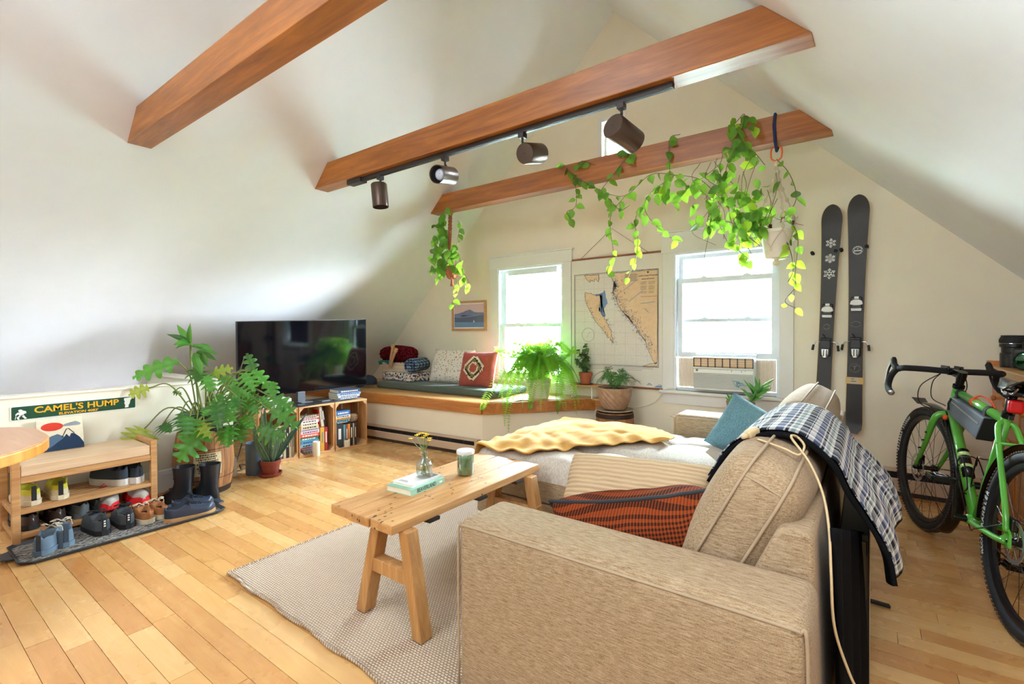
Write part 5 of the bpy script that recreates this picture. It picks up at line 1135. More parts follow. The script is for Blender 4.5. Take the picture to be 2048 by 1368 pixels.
# cranks, pedals, chain
L(MB().lathe([(0.07, -0.050), (0.083, -0.050), (0.083, -0.046), (0.07, -0.046), (0.07, -0.050)], tuple(BB), 44, False, 'Y').lathe([(0.001, -0.049), (0.03, -0.049), (0.03, -0.045), (0.001, -0.045)], tuple(BB), 20, False, 'Y'), 'chainring', 'gloss_black', bk_, smooth=30)
for s, dz in ((1, 1), (-1, -1)):
    e = BB + Vector((0.012 * dz, 0.088 * s, 0.170 * dz))
    c_ = L(MB().tube([BB + Vector((0, 0.03 * s, 0)), BB + Vector((0, 0.088 * s, 0))], 0.016, 12).bar(BB + Vector((0, 0.080 * s, -0.012 * dz)), e + Vector((0, 0, 0.012 * dz)), 0.014, 0.026, (1, 0, 0)), 'crank_arm', 'gloss_black', bk_, smooth=False, bevel=0.004)
    p = MB().tube([e, e + Vector((0, 0.045 * s, 0))], 0.007, 8)
    for dx in (-0.036, 0.036): p.box(e.x + dx - 0.008, e.x + dx + 0.008, min(e.y + 0.02 * s, e.y + 0.105 * s), max(e.y + 0.02 * s, e.y + 0.105 * s), e.z - 0.011, e.z + 0.011)
    p.box(e.x - 0.04, e.x + 0.04, e.y + 0.05 * s - 0.012, e.y + 0.05 * s + 0.012, e.z - 0.012, e.z + 0.012)
    for k in (0.022, 0.098): p.box(e.x - 0.044, e.x + 0.044, e.y + k * s - 0.006, e.y + k * s + 0.006, e.z - 0.011, e.z + 0.011)
    po = L(p, 'pedal', 'gloss_black', bk_, smooth=False, bevel=0.002)
    L(MB().tube([(e.x - 0.025, e.y + 0.04 * s, e.z + 0.015), (e.x + 0.025, e.y + 0.04 * s, e.z + 0.015), (e.x + 0.03, e.y + 0.075 * s, e.z + 0.015), (e.x - 0.02, e.y + 0.08 * s, e.z + 0.015), (e.x - 0.025, e.y + 0.04 * s, e.z + 0.015)], 0.0035, 6), 'cleat_clip', 'alloy', po)
L(MB().lathe([(0.018, -0.052), (0.055, -0.047), (0.052, -0.042), (0.045, -0.036), (0.035, -0.030), (0.018, -0.028)], tuple(RA), 30, False, 'Y'), 'cassette', 'gloss_black', bk_, smooth=30)
ch = MB(); ch.tube([BB + Vector((0, -0.048, 0.083)), RA + Vector((0, -0.044, 0.045))], 0.0045, 5).tube([BB + Vector((0, -0.048, -0.083)), RA + Vector((0.03, -0.046, -0.15)), RA + Vector((0.0, -0.046, -0.12)), RA + Vector((0.02, -0.044, -0.045))], 0.0045, 5); L(ch, 'chain', 'spoke_steel', bk_)
L(MB().box(RA.x - 0.02, RA.x + 0.03, -0.062, -0.04, RA.z - 0.075, RA.z - 0.02).bar(RA + Vector((0.0, -0.05, -0.05)), RA + Vector((0.03, -0.05, -0.15)), 0.012, 0.03), 'derailleur', 'gloss_black', bk_, smooth=False, bevel=0.004)
L(MB().box(0.005, 0.06, 0.032, 0.056, WR + 0.035, WR + 0.085), 'rear_caliper', 'gloss_black', bk_, smooth=False, bevel=0.006)
mb = MB(); mb.M = STEER; mb.box(WB - 0.06, WB - 0.015, 0.032, 0.058, WR + 0.03, WR + 0.085); L(mb, 'front_caliper', 'gloss_black', bk_, smooth=False, bevel=0.006)
# saddle and post
sd = (SC - BB).normalized(); top = SC + sd * 0.125
L(MB().tube([SC + sd * 0.02, top], 0.0138, 14), 'seat_post', 'gloss_black', bk_)
L(MB().tube([SC + sd * 0.018, SC + sd * 0.042], 0.0215, 14).box(SC.x - 0.045, SC.x - 0.02, -0.008, 0.008, SC.z + 0.012, SC.z + 0.030), 'seat_clamp', 'gloss_black', bk_, smooth=40)
sc_ = Vector((0.275, 0, top.z + 0.045))
def sadf(u, v):
    x = lerp(-0.145, 0.135, u); w = 0.072 * max(0.0, 1 - ((u) / 0.62)) ** 0.9 + 0.020 if u < 0.62 else 0.020 * max(0.15, sqrt(max(0, 1 - ((u - 0.62) / 0.38) ** 3)))
    if u < 0.12: w *= 0.72 + 0.28 * sqrt(u / 0.12)
    a = (v - 0.5) * 2 * pi * 0.72; z = 0.022 * cos(a) + 0.014 * (u < 0.2) * (0.2 - u) / 0.2 - 0.008 * sin(pi * u); return (sc_.x + x, w * sin(a * 0.7) , sc_.z + z - 0.010 * abs(sin(a)))
solidify(L(MB().grid(sadf, 36, 17), 'saddle', 'gloss_black', bk_), 0.006, -1)
L(MB().tube([sc_ + Vector((-0.11, 0.03, -0.012)), sc_ + Vector((-0.05, 0.022, -0.040)), sc_ + Vector((0.04, 0.022, -0.040)), sc_ + Vector((0.11, 0.006, -0.012))], 0.0035, 6).tube([sc_ + Vector((-0.11, -0.03, -0.012)), sc_ + Vector((-0.05, -0.022, -0.040)), sc_ + Vector((0.04, -0.022, -0.040)), sc_ + Vector((0.11, -0.006, -0.012))], 0.0035, 6), 'saddle_rail', 'alloy', bk_)
L(MB().box(top.x - 0.022, top.x + 0.022, -0.03, 0.03, top.z - 0.006, top.z + 0.018), 'post_head', 'gloss_black', bk_, smooth=False, bevel=0.005)
lt = SC + sd * 0.07
L(MB().rbox(tuple(lt + Vector((-0.045, 0, 0.005))), (0.024, 0.052, 0.056), 0.010, 3), 'rear_lamp', 'lamp_red', bk_); L(MB().rbox(tuple(lt + Vector((-0.028, 0, 0.005))), (0.016, 0.058, 0.062), 0.007, 3).tube([lt + Vector((-0.02, 0, 0)), lt], 0.01, 8), 'lamp_housing', 'gloss_black', bk_)
L(MB().tube([lt + sd * -0.012, lt + sd * 0.010], 0.0175, 14), 'lamp_clamp', 'gloss_black', bk_)
# handlebar, stem, hoods
st0 = HT - ax * 0.075; bc = st0 + Vector((0.085, 0, 0.012))
mb = MB(); mb.M = STEER; mb.bar(st0, bc, 0.036, 0.034).tube([st0 + ax * 0.022, st0 - ax * 0.020], 0.0215, 16).tube([bc + Vector((0, -0.024, 0)), bc + Vector((0, 0.024, 0))], 0.021, 16); L(mb, 'stem', 'gloss_black', bk_, smooth=40)
mb = MB(); mb.M = STEER; mb.box(bc.x - 0.02, bc.x + 0.06, -0.036, -0.024, bc.z + 0.004, bc.z + 0.030).box(bc.x - 0.02, bc.x + 0.06, 0.024, 0.036, bc.z + 0.004, bc.z + 0.030).box(bc.x + 0.03, bc.x + 0.06, -0.03, 0.03, bc.z + 0.008, bc.z + 0.018); L(mb, 'bar_mount', 'gloss_black', bk_, smooth=False, bevel=0.004)
for s in (-1, 1):
    P_ = [bc + Vector((0, 0.02 * s, 0)), bc + Vector((0, 0.12 * s, 0.004)), bc + Vector((0.004, 0.205 * s, 0.004)), bc + Vector((0.035, 0.222 * s, 0.0)), bc + Vector((0.085, 0.230 * s, -0.012)), bc + Vector((0.112, 0.245 * s, -0.052)), bc + Vector((0.095, 0.262 * s, -0.098)), bc + Vector((0.04, 0.278 * s, -0.125)), bc + Vector((-0.04, 0.292 * s, -0.138))]
    mb = MB(); mb.M = STEER; mb.tube(bez(P_, 6), 0.0165, 12); tp_ = L(mb, 'bar_tape', 'tape_black', bk_)
    mb = MB(); mb.M = STEER; d = (P_[-1] - P_[-2]).normalized(); mb.tube([P_[-1], P_[-1] + d * 0.004], [0.0165, 0.012], 12); L(mb, 'bar_plug', 'alloy', tp_)
    h = bc + Vector((0.075, 0.229 * s, -0.004))
    mb = MB(); mb.M = STEER; mb.tube([h + Vector((-0.02, 0, -0.004)), h + Vector((0.03, 0.0, 0.006)), h + Vector((0.065, -0.004 * s, 0.018)), h + Vector((0.082, -0.006 * s, 0.046)), h + Vector((0.080, -0.006 * s, 0.060))], [0.016, 0.0175, 0.0165, 0.015, 0.008], 12); hd = L(mb, 'brake_hood', 'rubber_black', bk_)
    mb = MB(); mb.M = STEER; mb.tube(bez([h + Vector((0.078, 0.004 * s, 0.025)), h + Vector((0.095, 0.012 * s, -0.02)), h + Vector((0.075, 0.024 * s, -0.075)), h + Vector((0.05, 0.036 * s, -0.105))], 5), 0.0065, 8); L(mb, 'brake_lever', 'gloss_black', hd)
cb = MB(); c0 = STEER @ bc
for pts in ([c0 + Vector((0.0, 0.05, -0.012)), c0 + Vector((0.02, 0.13, -0.10)), c0 + Vector((0.02, 0.12, -0.20)), HB + Vector((0.02, 0.03, 0.0))], [c0 + Vector((0.0, 0.05, -0.012)), c0 + Vector((0.03, 0.075, -0.07)), c0 + Vector((0.03, 0.07, -0.16)), HB + Vector((0.01, 0.024, 0.03))], [c0 + Vector((0.0, -0.05, -0.012)), c0 + Vector((0.02, -0.07, -0.09)), c0 + Vector((0.0, -0.03, -0.18)), HB + Vector((0.0, -0.024, 0.02))]): cb.tube(bez(pts, 6), 0.0026, 6)
L(cb, 'cable', 'cable_black', bk_)
L(MB().tube(bez([HB + Vector((0.02, 0.03, 0.0)), HB.lerp(BB, 0.2) + Vector((0.02, 0.026, -0.02)), HB.lerp(BB, 0.75) + Vector((0.01, 0.026, -0.012)), BB + Vector((-0.03, 0.03, -0.028)), Vector((0.25, 0.072, 0.315)), Vector((0.05, 0.06, WR + 0.05))], 6), 0.0026, 6), 'brake_hose', 'cable_black', bk_)
L(MB().ball(tuple(HB + Vector((-0.02, 0.03, -0.03))), 0.015, 10, (1, 0.8, 1)), 'fork_light', 'strap_orange', bk_)
# frame bag, straps, bottle cages
def tt(f): return HT.lerp(SC, f) + (HB - HT) * 0.15 * (1 - f)
q0, q1 = tt(0.06) + Vector((0, 0, -0.022)), tt(0.80) + Vector((0, 0, -0.022))
poly = [(q0.x, q0.z), (q0.x + 0.022, q0.z - 0.085), (q0.x - 0.01, q0.z - 0.105), (q1.x + 0.06, q1.z - 0.115), (q1.x, q1.z)]
bg_ = L(MB().prism(poly, -0.032, 0.034, 'XZ'), 'frame_bag', 'bag_grey', bk_, smooth=False, bevel=0.009)
L(MB().prism([(q1.x + 0.052, q1.z - 0.105), (q1.x - 0.003, q1.z - 0.002), (q1.x + 0.004, q1.z - 0.002), (q1.x + 0.064, q1.z - 0.116)], -0.03, 0.0345, 'XZ'), 'bag_end', 'bag_black', bg_, smooth=False, bevel=0.003)
L(MB().bar((q0.x - 0.02, 0.0352, q0.z - 0.028), (q1.x + 0.05, 0.0352, q1.z - 0.038), 0.002, 0.007, (0, 0, 1)), 'zip', 'alloy', bg_, smooth=False)
L(MB().tube([(q0.x - 0.015, 0.036, q0.z - 0.01), (q0.x - 0.005, 0.042, q0.z - 0.04), (q0.x - 0.012, 0.04, q0.z - 0.075)], 0.005, 6), 'zip_pull', 'bag_black', bg_)
for f in (0.10, 0.72):
    c = tt(f); d = (SC - HT).normalized()
    L(MB().tube([c - d * 0.013, c + d * 0.013], 0.0228, 16).box(c.x - 0.013, c.x + 0.013, 0.015, 0.022, c.z - 0.05, c.z - 0.005), 'bag_strap', 'bag_black', bg_, smooth=40)
c = tt(0.42); d = (SC - HT).normalized()
L(MB().tube([c - d * 0.010, c + d * 0.010], 0.0225, 14).tube(bez([c + Vector((0, 0.02, 0.006)), c + d * 0.03 + Vector((0, -0.006, 0.042)), c + d * 0.09 + Vector((0, -0.03, 0.030)), c + d * 0.12 + Vector((0, -0.045, -0.02))], 6), 0.004, 6), 'orange_strap', 'strap_orange', bk_)
for (a, b_, off) in ((BB.lerp(SC, 0.35), BB.lerp(SC, 0.62), Vector((0.055, 0, -0.012))), (HB.lerp(BB, 0.55), HB.lerp(BB, 0.8), Vector((-0.05, 0, 0.05)))):
    mb = MB()
    for s in (-1, 1): mb.tube(bez([a, a + off * 0.4 + Vector((0, 0.036 * s, 0)), a + off * 1.2 + Vector((0, 0.03 * s, 0)), b_ + off * 1.2 + Vector((0, 0.036 * s, 0)), b_ + off * 0.4 + Vector((0, 0.034 * s, 0)), b_], 6), 0.003, 6)
    mb.tube([a + off * 1.25 + Vector((0, -0.03, 0)), a + off * 1.5, a + off * 1.25 + Vector((0, 0.03, 0))], 0.003, 6); L(mb, 'bottle_cage', 'gloss_black', bk_)
# ================================================================ television on crates
m, t = new_mat('tv_glass', srgb(7, 7, 12), 0.06, 0, 0.6); plain('tv_shell', (30, 30, 33), 0.45); plain('tv_metal', (120, 124, 130), 0.35, 0.7)
tv = thing('television', 'large black flat television standing on the wooden crates', 'television', (-4.5, 2.7, 0.497))
def tvq(y, k): return (-4.545 + 0.012 * (y - 2.02), y, (lerp(0.578, 0.597, (y - 2.02) / 1.37), lerp(1.291, 1.331, (y - 2.02) / 1.37))[k])
def tvslab(e, x0, x1): 
    a, b = 2.02 + e, 3.39 - e; c = [tvq(a, 0), tvq(b, 0), tvq(b, 1), tvq(a, 1)]; ez = (e, e, -e, -e)
    return MB().hexa([(p[0] + x0, p[1], p[2] + z) for p, z in zip(c, ez)] + [(p[0] + x1, p[1], p[2] + z) for p, z in zip(c, ez)])
tvslab(0, -0.035, 0.0).build('shell', 'tv_shell', tv, bevel=0.003); tvslab(0.006, 0.0, 0.0025).build('screen', 'tv_glass', tv)
MB().box(-4.66, -4.58, 2.3, 3.1, 0.64, 1.0).build('rear_housing', 'tv_shell', tv, bevel=0.01)
MB().box(-4.53, -4.50, 2.56, 2.64, 0.500, 0.60).build('stand_neck', 'tv_metal', tv, bevel=0.004)
MB().box(-4.52, -4.40, 2.54, 2.66, 0.5, 0.506).build('stand_foot', 'tv_metal', tv, bevel=0.002)
plain('slate_black', (34, 35, 38), 0.3)
tag(MB().box(-4.60, -4.285, 2.42, 3.02, 0.4875, 0.4985).build('tv_base_board', 'slate_black', bevel=0.002), 'thin black board lying on the crates below the television', 'board')

wood('crate_pine', (176, 116, 62), (218, 168, 112), 'Z', 0.8, 0.55, per_object=0.2); wood('crate_edge', (206, 156, 104), (232, 192, 146), 'Y', 0.8, 0.6)
CA = radians(-5.7); CH = 0.486; CW = 0.355; CDp = 0.31
def crate(i, lab):
    y = 2.095 + i * 0.3615; x = -4.309 + (y - 2.383) * 0.0999
    t = thing('crate', lab, 'crate', (x, y, 0), CA, group='wooden crates under the television')
    for y0 in (0, CW - 0.012):
        for k in range(2): MB().box(-CDp + k * 0.158, -CDp + k * 0.158 + 0.150, y0, y0 + 0.012, 0.006, CH - 0.006).build('side_board', 'crate_pine', t, local=True, bevel=0.002)
    for z0 in (0.0, CH - 0.018): MB().box(-CDp, 0.0, 0.0, CW, z0, z0 + 0.018).build('end_board', 'crate_edge', t, local=True, bevel=0.002)
    for k in range(3): MB().box(-CDp - 0.008, -CDp, 0.004 + k * 0.117, 0.004 + k * 0.117 + 0.111, 0.01, CH - 0.01).build('back_slat', 'crate_pine', t, local=True)
    for (y0, sy) in ((0.012, 1), (CW - 0.012, -1)):
        for (z0, sz) in ((0.018, 1), (CH - 0.018, -1)): MB().prism([(y0, z0), (y0 + 0.038 * sy, z0), (y0, z0 + 0.038 * sz)], -CDp, -0.004, 'YZ').build('corner_block', 'crate_edge', t, local=True)
    return t
c1 = crate(0, 'wooden crate of books behind the potted snake plant, leftmost of three'); c2 = crate(1, 'middle wooden crate with a tall white candle in front'); c3 = crate(2, 'wooden crate nearest the window seat with a short candle in it')
def cw(i, lx, ly, z):
    y = 2.095 + i * 0.3615; x = -4.309 + (y - 2.383) * 0.0999
    return (x + lx * cos(CA) - ly * sin(CA), y + lx * sin(CA) + ly * cos(CA), z)
BC = {}
def bcol(nm, rgb):
    k = 'book_' + nm.replace(' ', '_')
    if k not in MATS: plain(k, rgb, 0.55, var=0.05, scale=30)
    return k
def stand_book(lab, p, ang, th, dp, h, col, grp, lean=0.0):
    """upright book, spine toward the room (+x)"""
    t = thing('book', lab, 'book', p, (lean, 0, ang), grp); k = 0.0016
    MB().box(-k, 0, 0, th, 0, h).box(-dp, -k, 0, k, 0, h).box(-dp, -k, th - k, th, 0, h).build('cover', bcol(*col), t, local=True)
    MB().box(-dp + 0.003, -k, k, th - k, 0.003, h - 0.004).build('pages', 'book_page', t, local=True)
    MB().box(-0.0, 0.0005, th * 0.3, th * 0.7, h * 0.35, h * 0.8).build('spine_label', 'book_white' if sum(col[1]) < 360 else 'print_grey', t, local=True); return t
ORD = ['top', 'second from the top', 'third from the top', 'fourth from the top', 'fifth from the top', 'sixth from the top', 'seventh from the top', 'eighth from the top', 'ninth from the top', 'tenth from the top', 'eleventh from the top', 'twelfth from the top', 'bottom']
def pile(where, grp, origin_, ang, z0, books, rnd, sy=0.19, sx=0.125):
    """books lying flat, spine toward the room; list runs bottom to top"""
    n = len(books); z = z0
    for i, (nm, rgb, th) in enumerate(books):
        a = ang + rnd.uniform(-0.04, 0.04); k = n - 1 - i; o = 'bottom' if k == n - 1 else ORD[k]
        t = thing('book', f'{nm} book, {o} {where}', 'book', (origin_[0] - abs(rnd.gauss(0, 0.004)), origin_[1] + rnd.uniform(-0.004, 0.004), z), a, grp)
        w = sy * rnd.uniform(0.88, 1.0); d = sx * rnd.uniform(0.9, 1.0); e = 0.0015
        MB().box(-d, 0, -w / 2, w / 2, 0, e).box(-d, 0, -w / 2, w / 2, th - e, th).box(-e, 0, -w / 2, w / 2, e, th - e).build('cover', bcol(nm, rgb), t, local=True)
        MB().box(-d + 0.003, -e, -w / 2 + 0.003, w / 2 - 0.003, e, th - e).build('pages', 'book_page', t, local=True)
        lb = MB(); y = -w * 0.38
        while y < w * 0.36:
            l = rnd.uniform(0.006, 0.024); lb.box(0, 0.0005, y, min(y + l, w * 0.4), th * 0.32, th * 0.68); y += l + 0.006
        o_ = lb.build('spine_print', 'book_white' if sum(rgb) < 400 else 'map_ink', t, local=True); o_['kind'] = 'stuff'; z += th + 0.0004
rb = random.Random(5)
pile('in the lower stack of the middle crate', 'books in the middle crate', cw(1, -0.03, 0.118, 0), CA, 0.0185, [('dark slate', (62, 72, 92), .012), ('plum', (122, 70, 92), .010), ('steel blue', (96, 124, 160), .010), ('maroon', (140, 56, 66), .010), ('grey violet', (128, 116, 146), .012), ('brick pink', (188, 110, 110), .010), ('pale blue', (140, 178, 206), .028), ('sky blue', (84, 150, 196), .030), ('teal green', (62, 148, 140), .032), ('coral red', (222, 92, 74), .034), ('white and crimson', (222, 196, 206), .028), ('lilac', (176, 160, 190), .014), ('sand', (214, 198, 158), .032)], rb)
pile('in the upper stack of the middle crate', 'books in the middle crate', cw(1, -0.03, 0.118, 0), CA, 0.2868, [('cream', (226, 214, 190), .026), ('white', (236, 234, 228), .026), ('dark red', (188, 66, 62), .016), ('pale grey', (220, 214, 206), .014), ('umber', (122, 98, 72), .018)], rb)
stand_book('ochre yellow book standing right of the tall candle in the middle crate', cw(1, -0.03, 0.222, 0.0185), CA, 0.040, 0.13, 0.235, ('ochre yellow', (220, 166, 60)), 'books in the middle crate')
stand_book('red book standing beside the ochre yellow book in the middle crate', cw(1, -0.03, 0.266, 0.0185), CA, 0.030, 0.13, 0.232, ('red', (176, 50, 52)), 'books in the middle crate')
stand_book('red spined slim book standing on the ochre yellow book', cw(1, -0.05, 0.226, 0.2545), CA, 0.010, 0.11, 0.17, ('scarlet', (200, 44, 48)), 'books in the middle crate', lean=radians(6))
stand_book('cream speckled book leaning on the upright books in the middle crate', cw(1, -0.04, 0.240, 0.256), CA, 0.026, 0.12, 0.20, ('speckled cream', (214, 200, 176)), 'books in the middle crate', lean=radians(7))
stand_book('black book leaning at the right in the middle crate', cw(1, -0.04, 0.270, 0.253), CA, 0.016, 0.12, 0.20, ('black', (30, 28, 28)), 'books in the middle crate', lean=radians(9))
# right crate
pile('in the small stack of the right crate', 'books in the right crate', cw(2, -0.03, 0.10, 0), CA, 0.262, [('navy dark', (44, 54, 76), .014), ('aqua', (110, 178, 196), .022), ('amber', (236, 166, 48), .016), ('ivory', (232, 230, 224), .026), ('cobalt', (62, 116, 176), .044)], rb, sy=0.165)
for nm, rgb, lab, y, th, h in (('charcoal art', (58, 60, 66), 'dark art book standing at the left in the right crate', .026, .072, .238), ('teal', (74, 140, 156), 'teal book standing beside the dark art book in the right crate', .102, .024, .226), ('brown', (140, 84, 52), 'brown book standing in the middle of the right crate', .130, .020, .225), ('tangerine', (240, 146, 36), 'orange book standing behind the short candle', .153, .022, .226), ('ink black', (34, 34, 38), 'black book standing right of the orange book', .179, .026, .232), ('bone', (196, 184, 160), 'bone white slim book standing right of the black book', .208, .014, .225), ('graphite', (52, 54, 58), 'graphite book standing rightmost in the right crate', .226, .020, .23)):
    stand_book(lab, cw(2, -0.03, y, 0.0185), CA, th, 0.12, h, (nm, rgb), 'books in the right crate')
tag(MB().tube([cw(2, -0.19, 0.17, 0.26), cw(2, -0.19, 0.172, 0.46)], 0.009, 8).build('lamp_tube', 'sash_white'), 'slim white tube standing behind the books in the right crate', 'tube')
plain('pouch_cloth', (150, 122, 92), 0.9, var=0.5, scale=60)
tag(MB().rbox(cw(2, -0.08, 0.235, 0.295), (0.07, 0.10, 0.085), 0.03, 3).build('pouch', 'pouch_cloth', smooth=True), 'small speckled brown pouch on the books in the right crate', 'pouch')
# left crate, half hidden behind the plants
pile('in the stack of the left crate', 'books in the left crate', cw(0, -0.03, 0.130, 0), CA, 0.0185, [('blue grey', (90, 108, 130), .022), ('chalk', (228, 226, 220), .030), ('night blue', (48, 66, 96), .026), ('apricot', (236, 160, 70), .030), ('paper white', (232, 228, 220), .028), ('onyx', (36, 36, 40), .026), ('eggshell', (226, 218, 200), .028), ('slate', (104, 112, 120), .026), ('off white', (232, 230, 226), .030), ('denim', (70, 100, 140), .026), ('buff', (206, 186, 150), .028)], rb)
for i, (nm, rgb, lab) in enumerate((('tan', (196, 176, 144), 'tan book standing right of the left crate stack'), ('jet', (32, 32, 34), 'jet black slim book standing in the left crate'), ('oat', (222, 210, 186), 'oat coloured book standing in the left crate'), ('stone', (186, 180, 168), 'stone grey book standing rightmost in the left crate'))): stand_book(lab, cw(0, -0.03, 0.232 + i * 0.026, 0.0185), CA, 0.022, 0.12, 0.30 - 0.01 * i, (nm, rgb), 'books in the left crate')
# stacks on top of the crates
pile('in the stack on the right crate', 'books on top of the right crate', cw(2, -0.035, 0.175, 0), CA, 0.4990, [('slate navy', (70, 84, 112), .020), ('silver', (196, 200, 206), .022), ('powder blue', (138, 160, 196), .022), ('midnight blue', (54, 66, 92), .032)], rb, sy=0.27, sx=0.20)
pile('in the stack on the left crate', 'books on top of the left crate', cw(0, -0.02, 0.175, 0), CA, 0.4870, [('rose', (206, 120, 110), .016), ('snow', (236, 236, 234), .020), ('grey striped', (120, 124, 130), .022), ('soft white', (228, 228, 226), .026)], rb, sy=0.29, sx=0.21)
tag(MB().box(-4.44, -4.34, 2.72, 2.86, 0.4990, 0.506).build('phone_tray', 'tv_metal', bevel=0.002), 'thin grey tablet lying on the black board below the television', 'tablet')
# candles
plain('candle_wax', (238, 230, 208), 0.55, var=0.02)
def candle(lab, x, y, z, r, h):
    t = thing('candle', lab, 'candle', (x, y, z), group='pillar candles by the crates')
    MB().lathe([(0.001, 0), (r, 0), (r, h - 0.004), (r - 0.004, h), (r - 0.012, h - 0.003), (r - 0.022, h - 0.014), (0.001, h - 0.018)], n=24, close=False).build('wax', 'candle_wax', t, local=True, smooth=40)
    MB().cyl((0, 0, h - 0.018), (0.001, 0, h - 0.004), 0.0016, 6).build('wick', 'black_gap', t, local=True)
candle('tall white pillar candle in front of the middle crate', *cw(1, 0.022, 0.155, 0)[:2], 0.0, 0.034, 0.138)
candle('short white pillar candle inside the right crate', *cw(2, -0.022, 0.135, 0)[:2], 0.0185, 0.031, 0.070)
candle('white pillar candle beside the snake plant pot', *cw(0, 0.025, 0.135, 0)[:2], 0.0, 0.038, 0.118)
# dark bin and cables
plain('bin_slate', (88, 104, 124), 0.5, var=0.04)
bn = thing('waste_bin', 'slate blue cylindrical bin between the wall post and the snake plant', 'bin', (-4.148, 1.975, 0))
MB().lathe([(0.001, 0.0), (0.066, 0.0), (0.070, 0.006), (0.072, 0.262), (0.070, 0.266), (0.066, 0.262), (0.064, 0.012), (0.001, 0.010)], n=32, close=False).build('shell', 'bin_slate', bn, local=True, smooth=40)
tag(MB().tube(bez([(-4.36, 1.96, 0.0), (-4.32, 1.93, 0.06), (-4.36, 2.02, 0.02), (-4.33, 1.90, 0.012), (-4.40, 1.95, 0.10), (-4.42, 2.0, 0.26), (-4.40, 2.0, 0.52)], 8), 0.005, 6).build('cable_tangle', 'cable_black', smooth=True), 'black cables tangled on the floor behind the slate blue bin', 'cable')

# ================================================================ leaves: shared leaf builders
leafmat('selloum_leaf', (28, 88, 28), (78, 152, 52), trans=0.22); leafmat('selloum_yellow', (110, 140, 40), (186, 190, 76), trans=0.3); leafmat('snake_leaf', (58, 96, 84), (128, 164, 142), trans=0.08); leafmat('pothos_leaf', (44, 104, 34), (110, 176, 54), trans=0.4); leafmat('fern_leaf', (80, 160, 34), (150, 220, 66), trans=0.45); leafmat('palm_leaf', (34, 92, 42), (92, 158, 84), trans=0.25); leafmat('aloe_leaf', (62, 130, 66), (128, 186, 88), trans=0.15); leafmat('herb_leaf', (48, 74, 48), (104, 132, 88), trans=0.2); plain('soil', (44, 34, 28), 0.95, var=0.3, scale=60, bump=0.6, bscale=60)
plain('stalk', (112, 128, 58), 0.5, var=0.15); plain('vine_stalk', (104, 96, 58), 0.6, var=0.2); plain('terracotta_plastic', (140, 62, 50), 0.5, var=0.06); plain('black_pot', (38, 40, 42), 0.5)
def lobed(base, tip, w, mat, par, name='leaf', lobes=5, droop=0.18, deep=0.5, nrm=None, seed=0):
    """deeply lobed leaf from its stalk end to its tip, with a folded, wavy blade"""
    b, e = Vector(base), Vector(tip); d = e - b; L = d.length
    up = Vector(nrm) if nrm else Vector((0.75, -0.38, 0.5)); M = frame_from(d, up); rd = random.Random(seed)
    ph = rd.uniform(-.1, .1); NU, NV = 8 * lobes + 1, 11
    def f(u, v):
        s = v * 2 - 1; a = abs(s); env = (sin(pi * min(1, u * 0.93 + 0.07)) ** 0.65) * (1.18 - 0.55 * u)
        notch = 0.5 + 0.5 * cos(2 * pi * (u * lobes + ph)); edge = env * (1 - deep * (1 - notch) ** 1.5)
        if u < 0.02: edge *= 0.4
        k = a * edge; x = u * L + 0.16 * L * k * (0.4 + u) - 0.10 * L * (1 - u) * k; y = s * edge * w * 0.5
        z = droop * L * (u - u * u * 1.0) - 0.10 * L * u * u * 0 + 0.20 * w * k * (1 - 0.9 * k) - 0.16 * w * k * k + 0.03 * w * sin(u * lobes * 2 * pi) * a
        return tuple(b + M @ Vector((x, y, z)))
    o = MB().grid(f, NU, NV).build(name, mat, par, smooth=True); return o
def blade(base, tip, w, mat, par, name='leaf', bend=0.1, nrm=(0.55, -0.55, 0.65), keel=0.25, n=12, th=0.0):
    b, e = Vector(base), Vector(tip); d = e - b; L = d.length; M = frame_from(d, nrm)
    def f(u, v):
        s = v * 2 - 1; k = sin(pi * (0.08 + 0.92 * u) ** 0.8) if u < 1 else 0.0
        return tuple(b + M @ Vector((u * L, s * w * 0.5 * max(k, 0.02), bend * L * (u - u * u) * 4 * 0.5 + keel * w * abs(s) * k)))
    o = MB().grid(f, n, 5).build(name, mat, par, smooth=True)
    if th: solidify(o, th, 0)
    return o
def blade_mb(mb, base, tip, w, bend=0.1, nrm=(0.55, -0.55, 0.65), keel=0.25, n=6):
    b, e = Vector(base), Vector(tip); d = e - b; L = d.length; M = frame_from(d, nrm)
    def f(u, v):
        s = v * 2 - 1; k = sin(pi * (0.08 + 0.92 * u) ** 0.8) if u < 1 else 0.0
        return tuple(b + M @ Vector((u * L, s * w * 0.5 * max(k, 0.02), bend * L * (u - u * u) * 2 + keel * w * abs(s) * k)))
    mb.grid(f, n, 3)

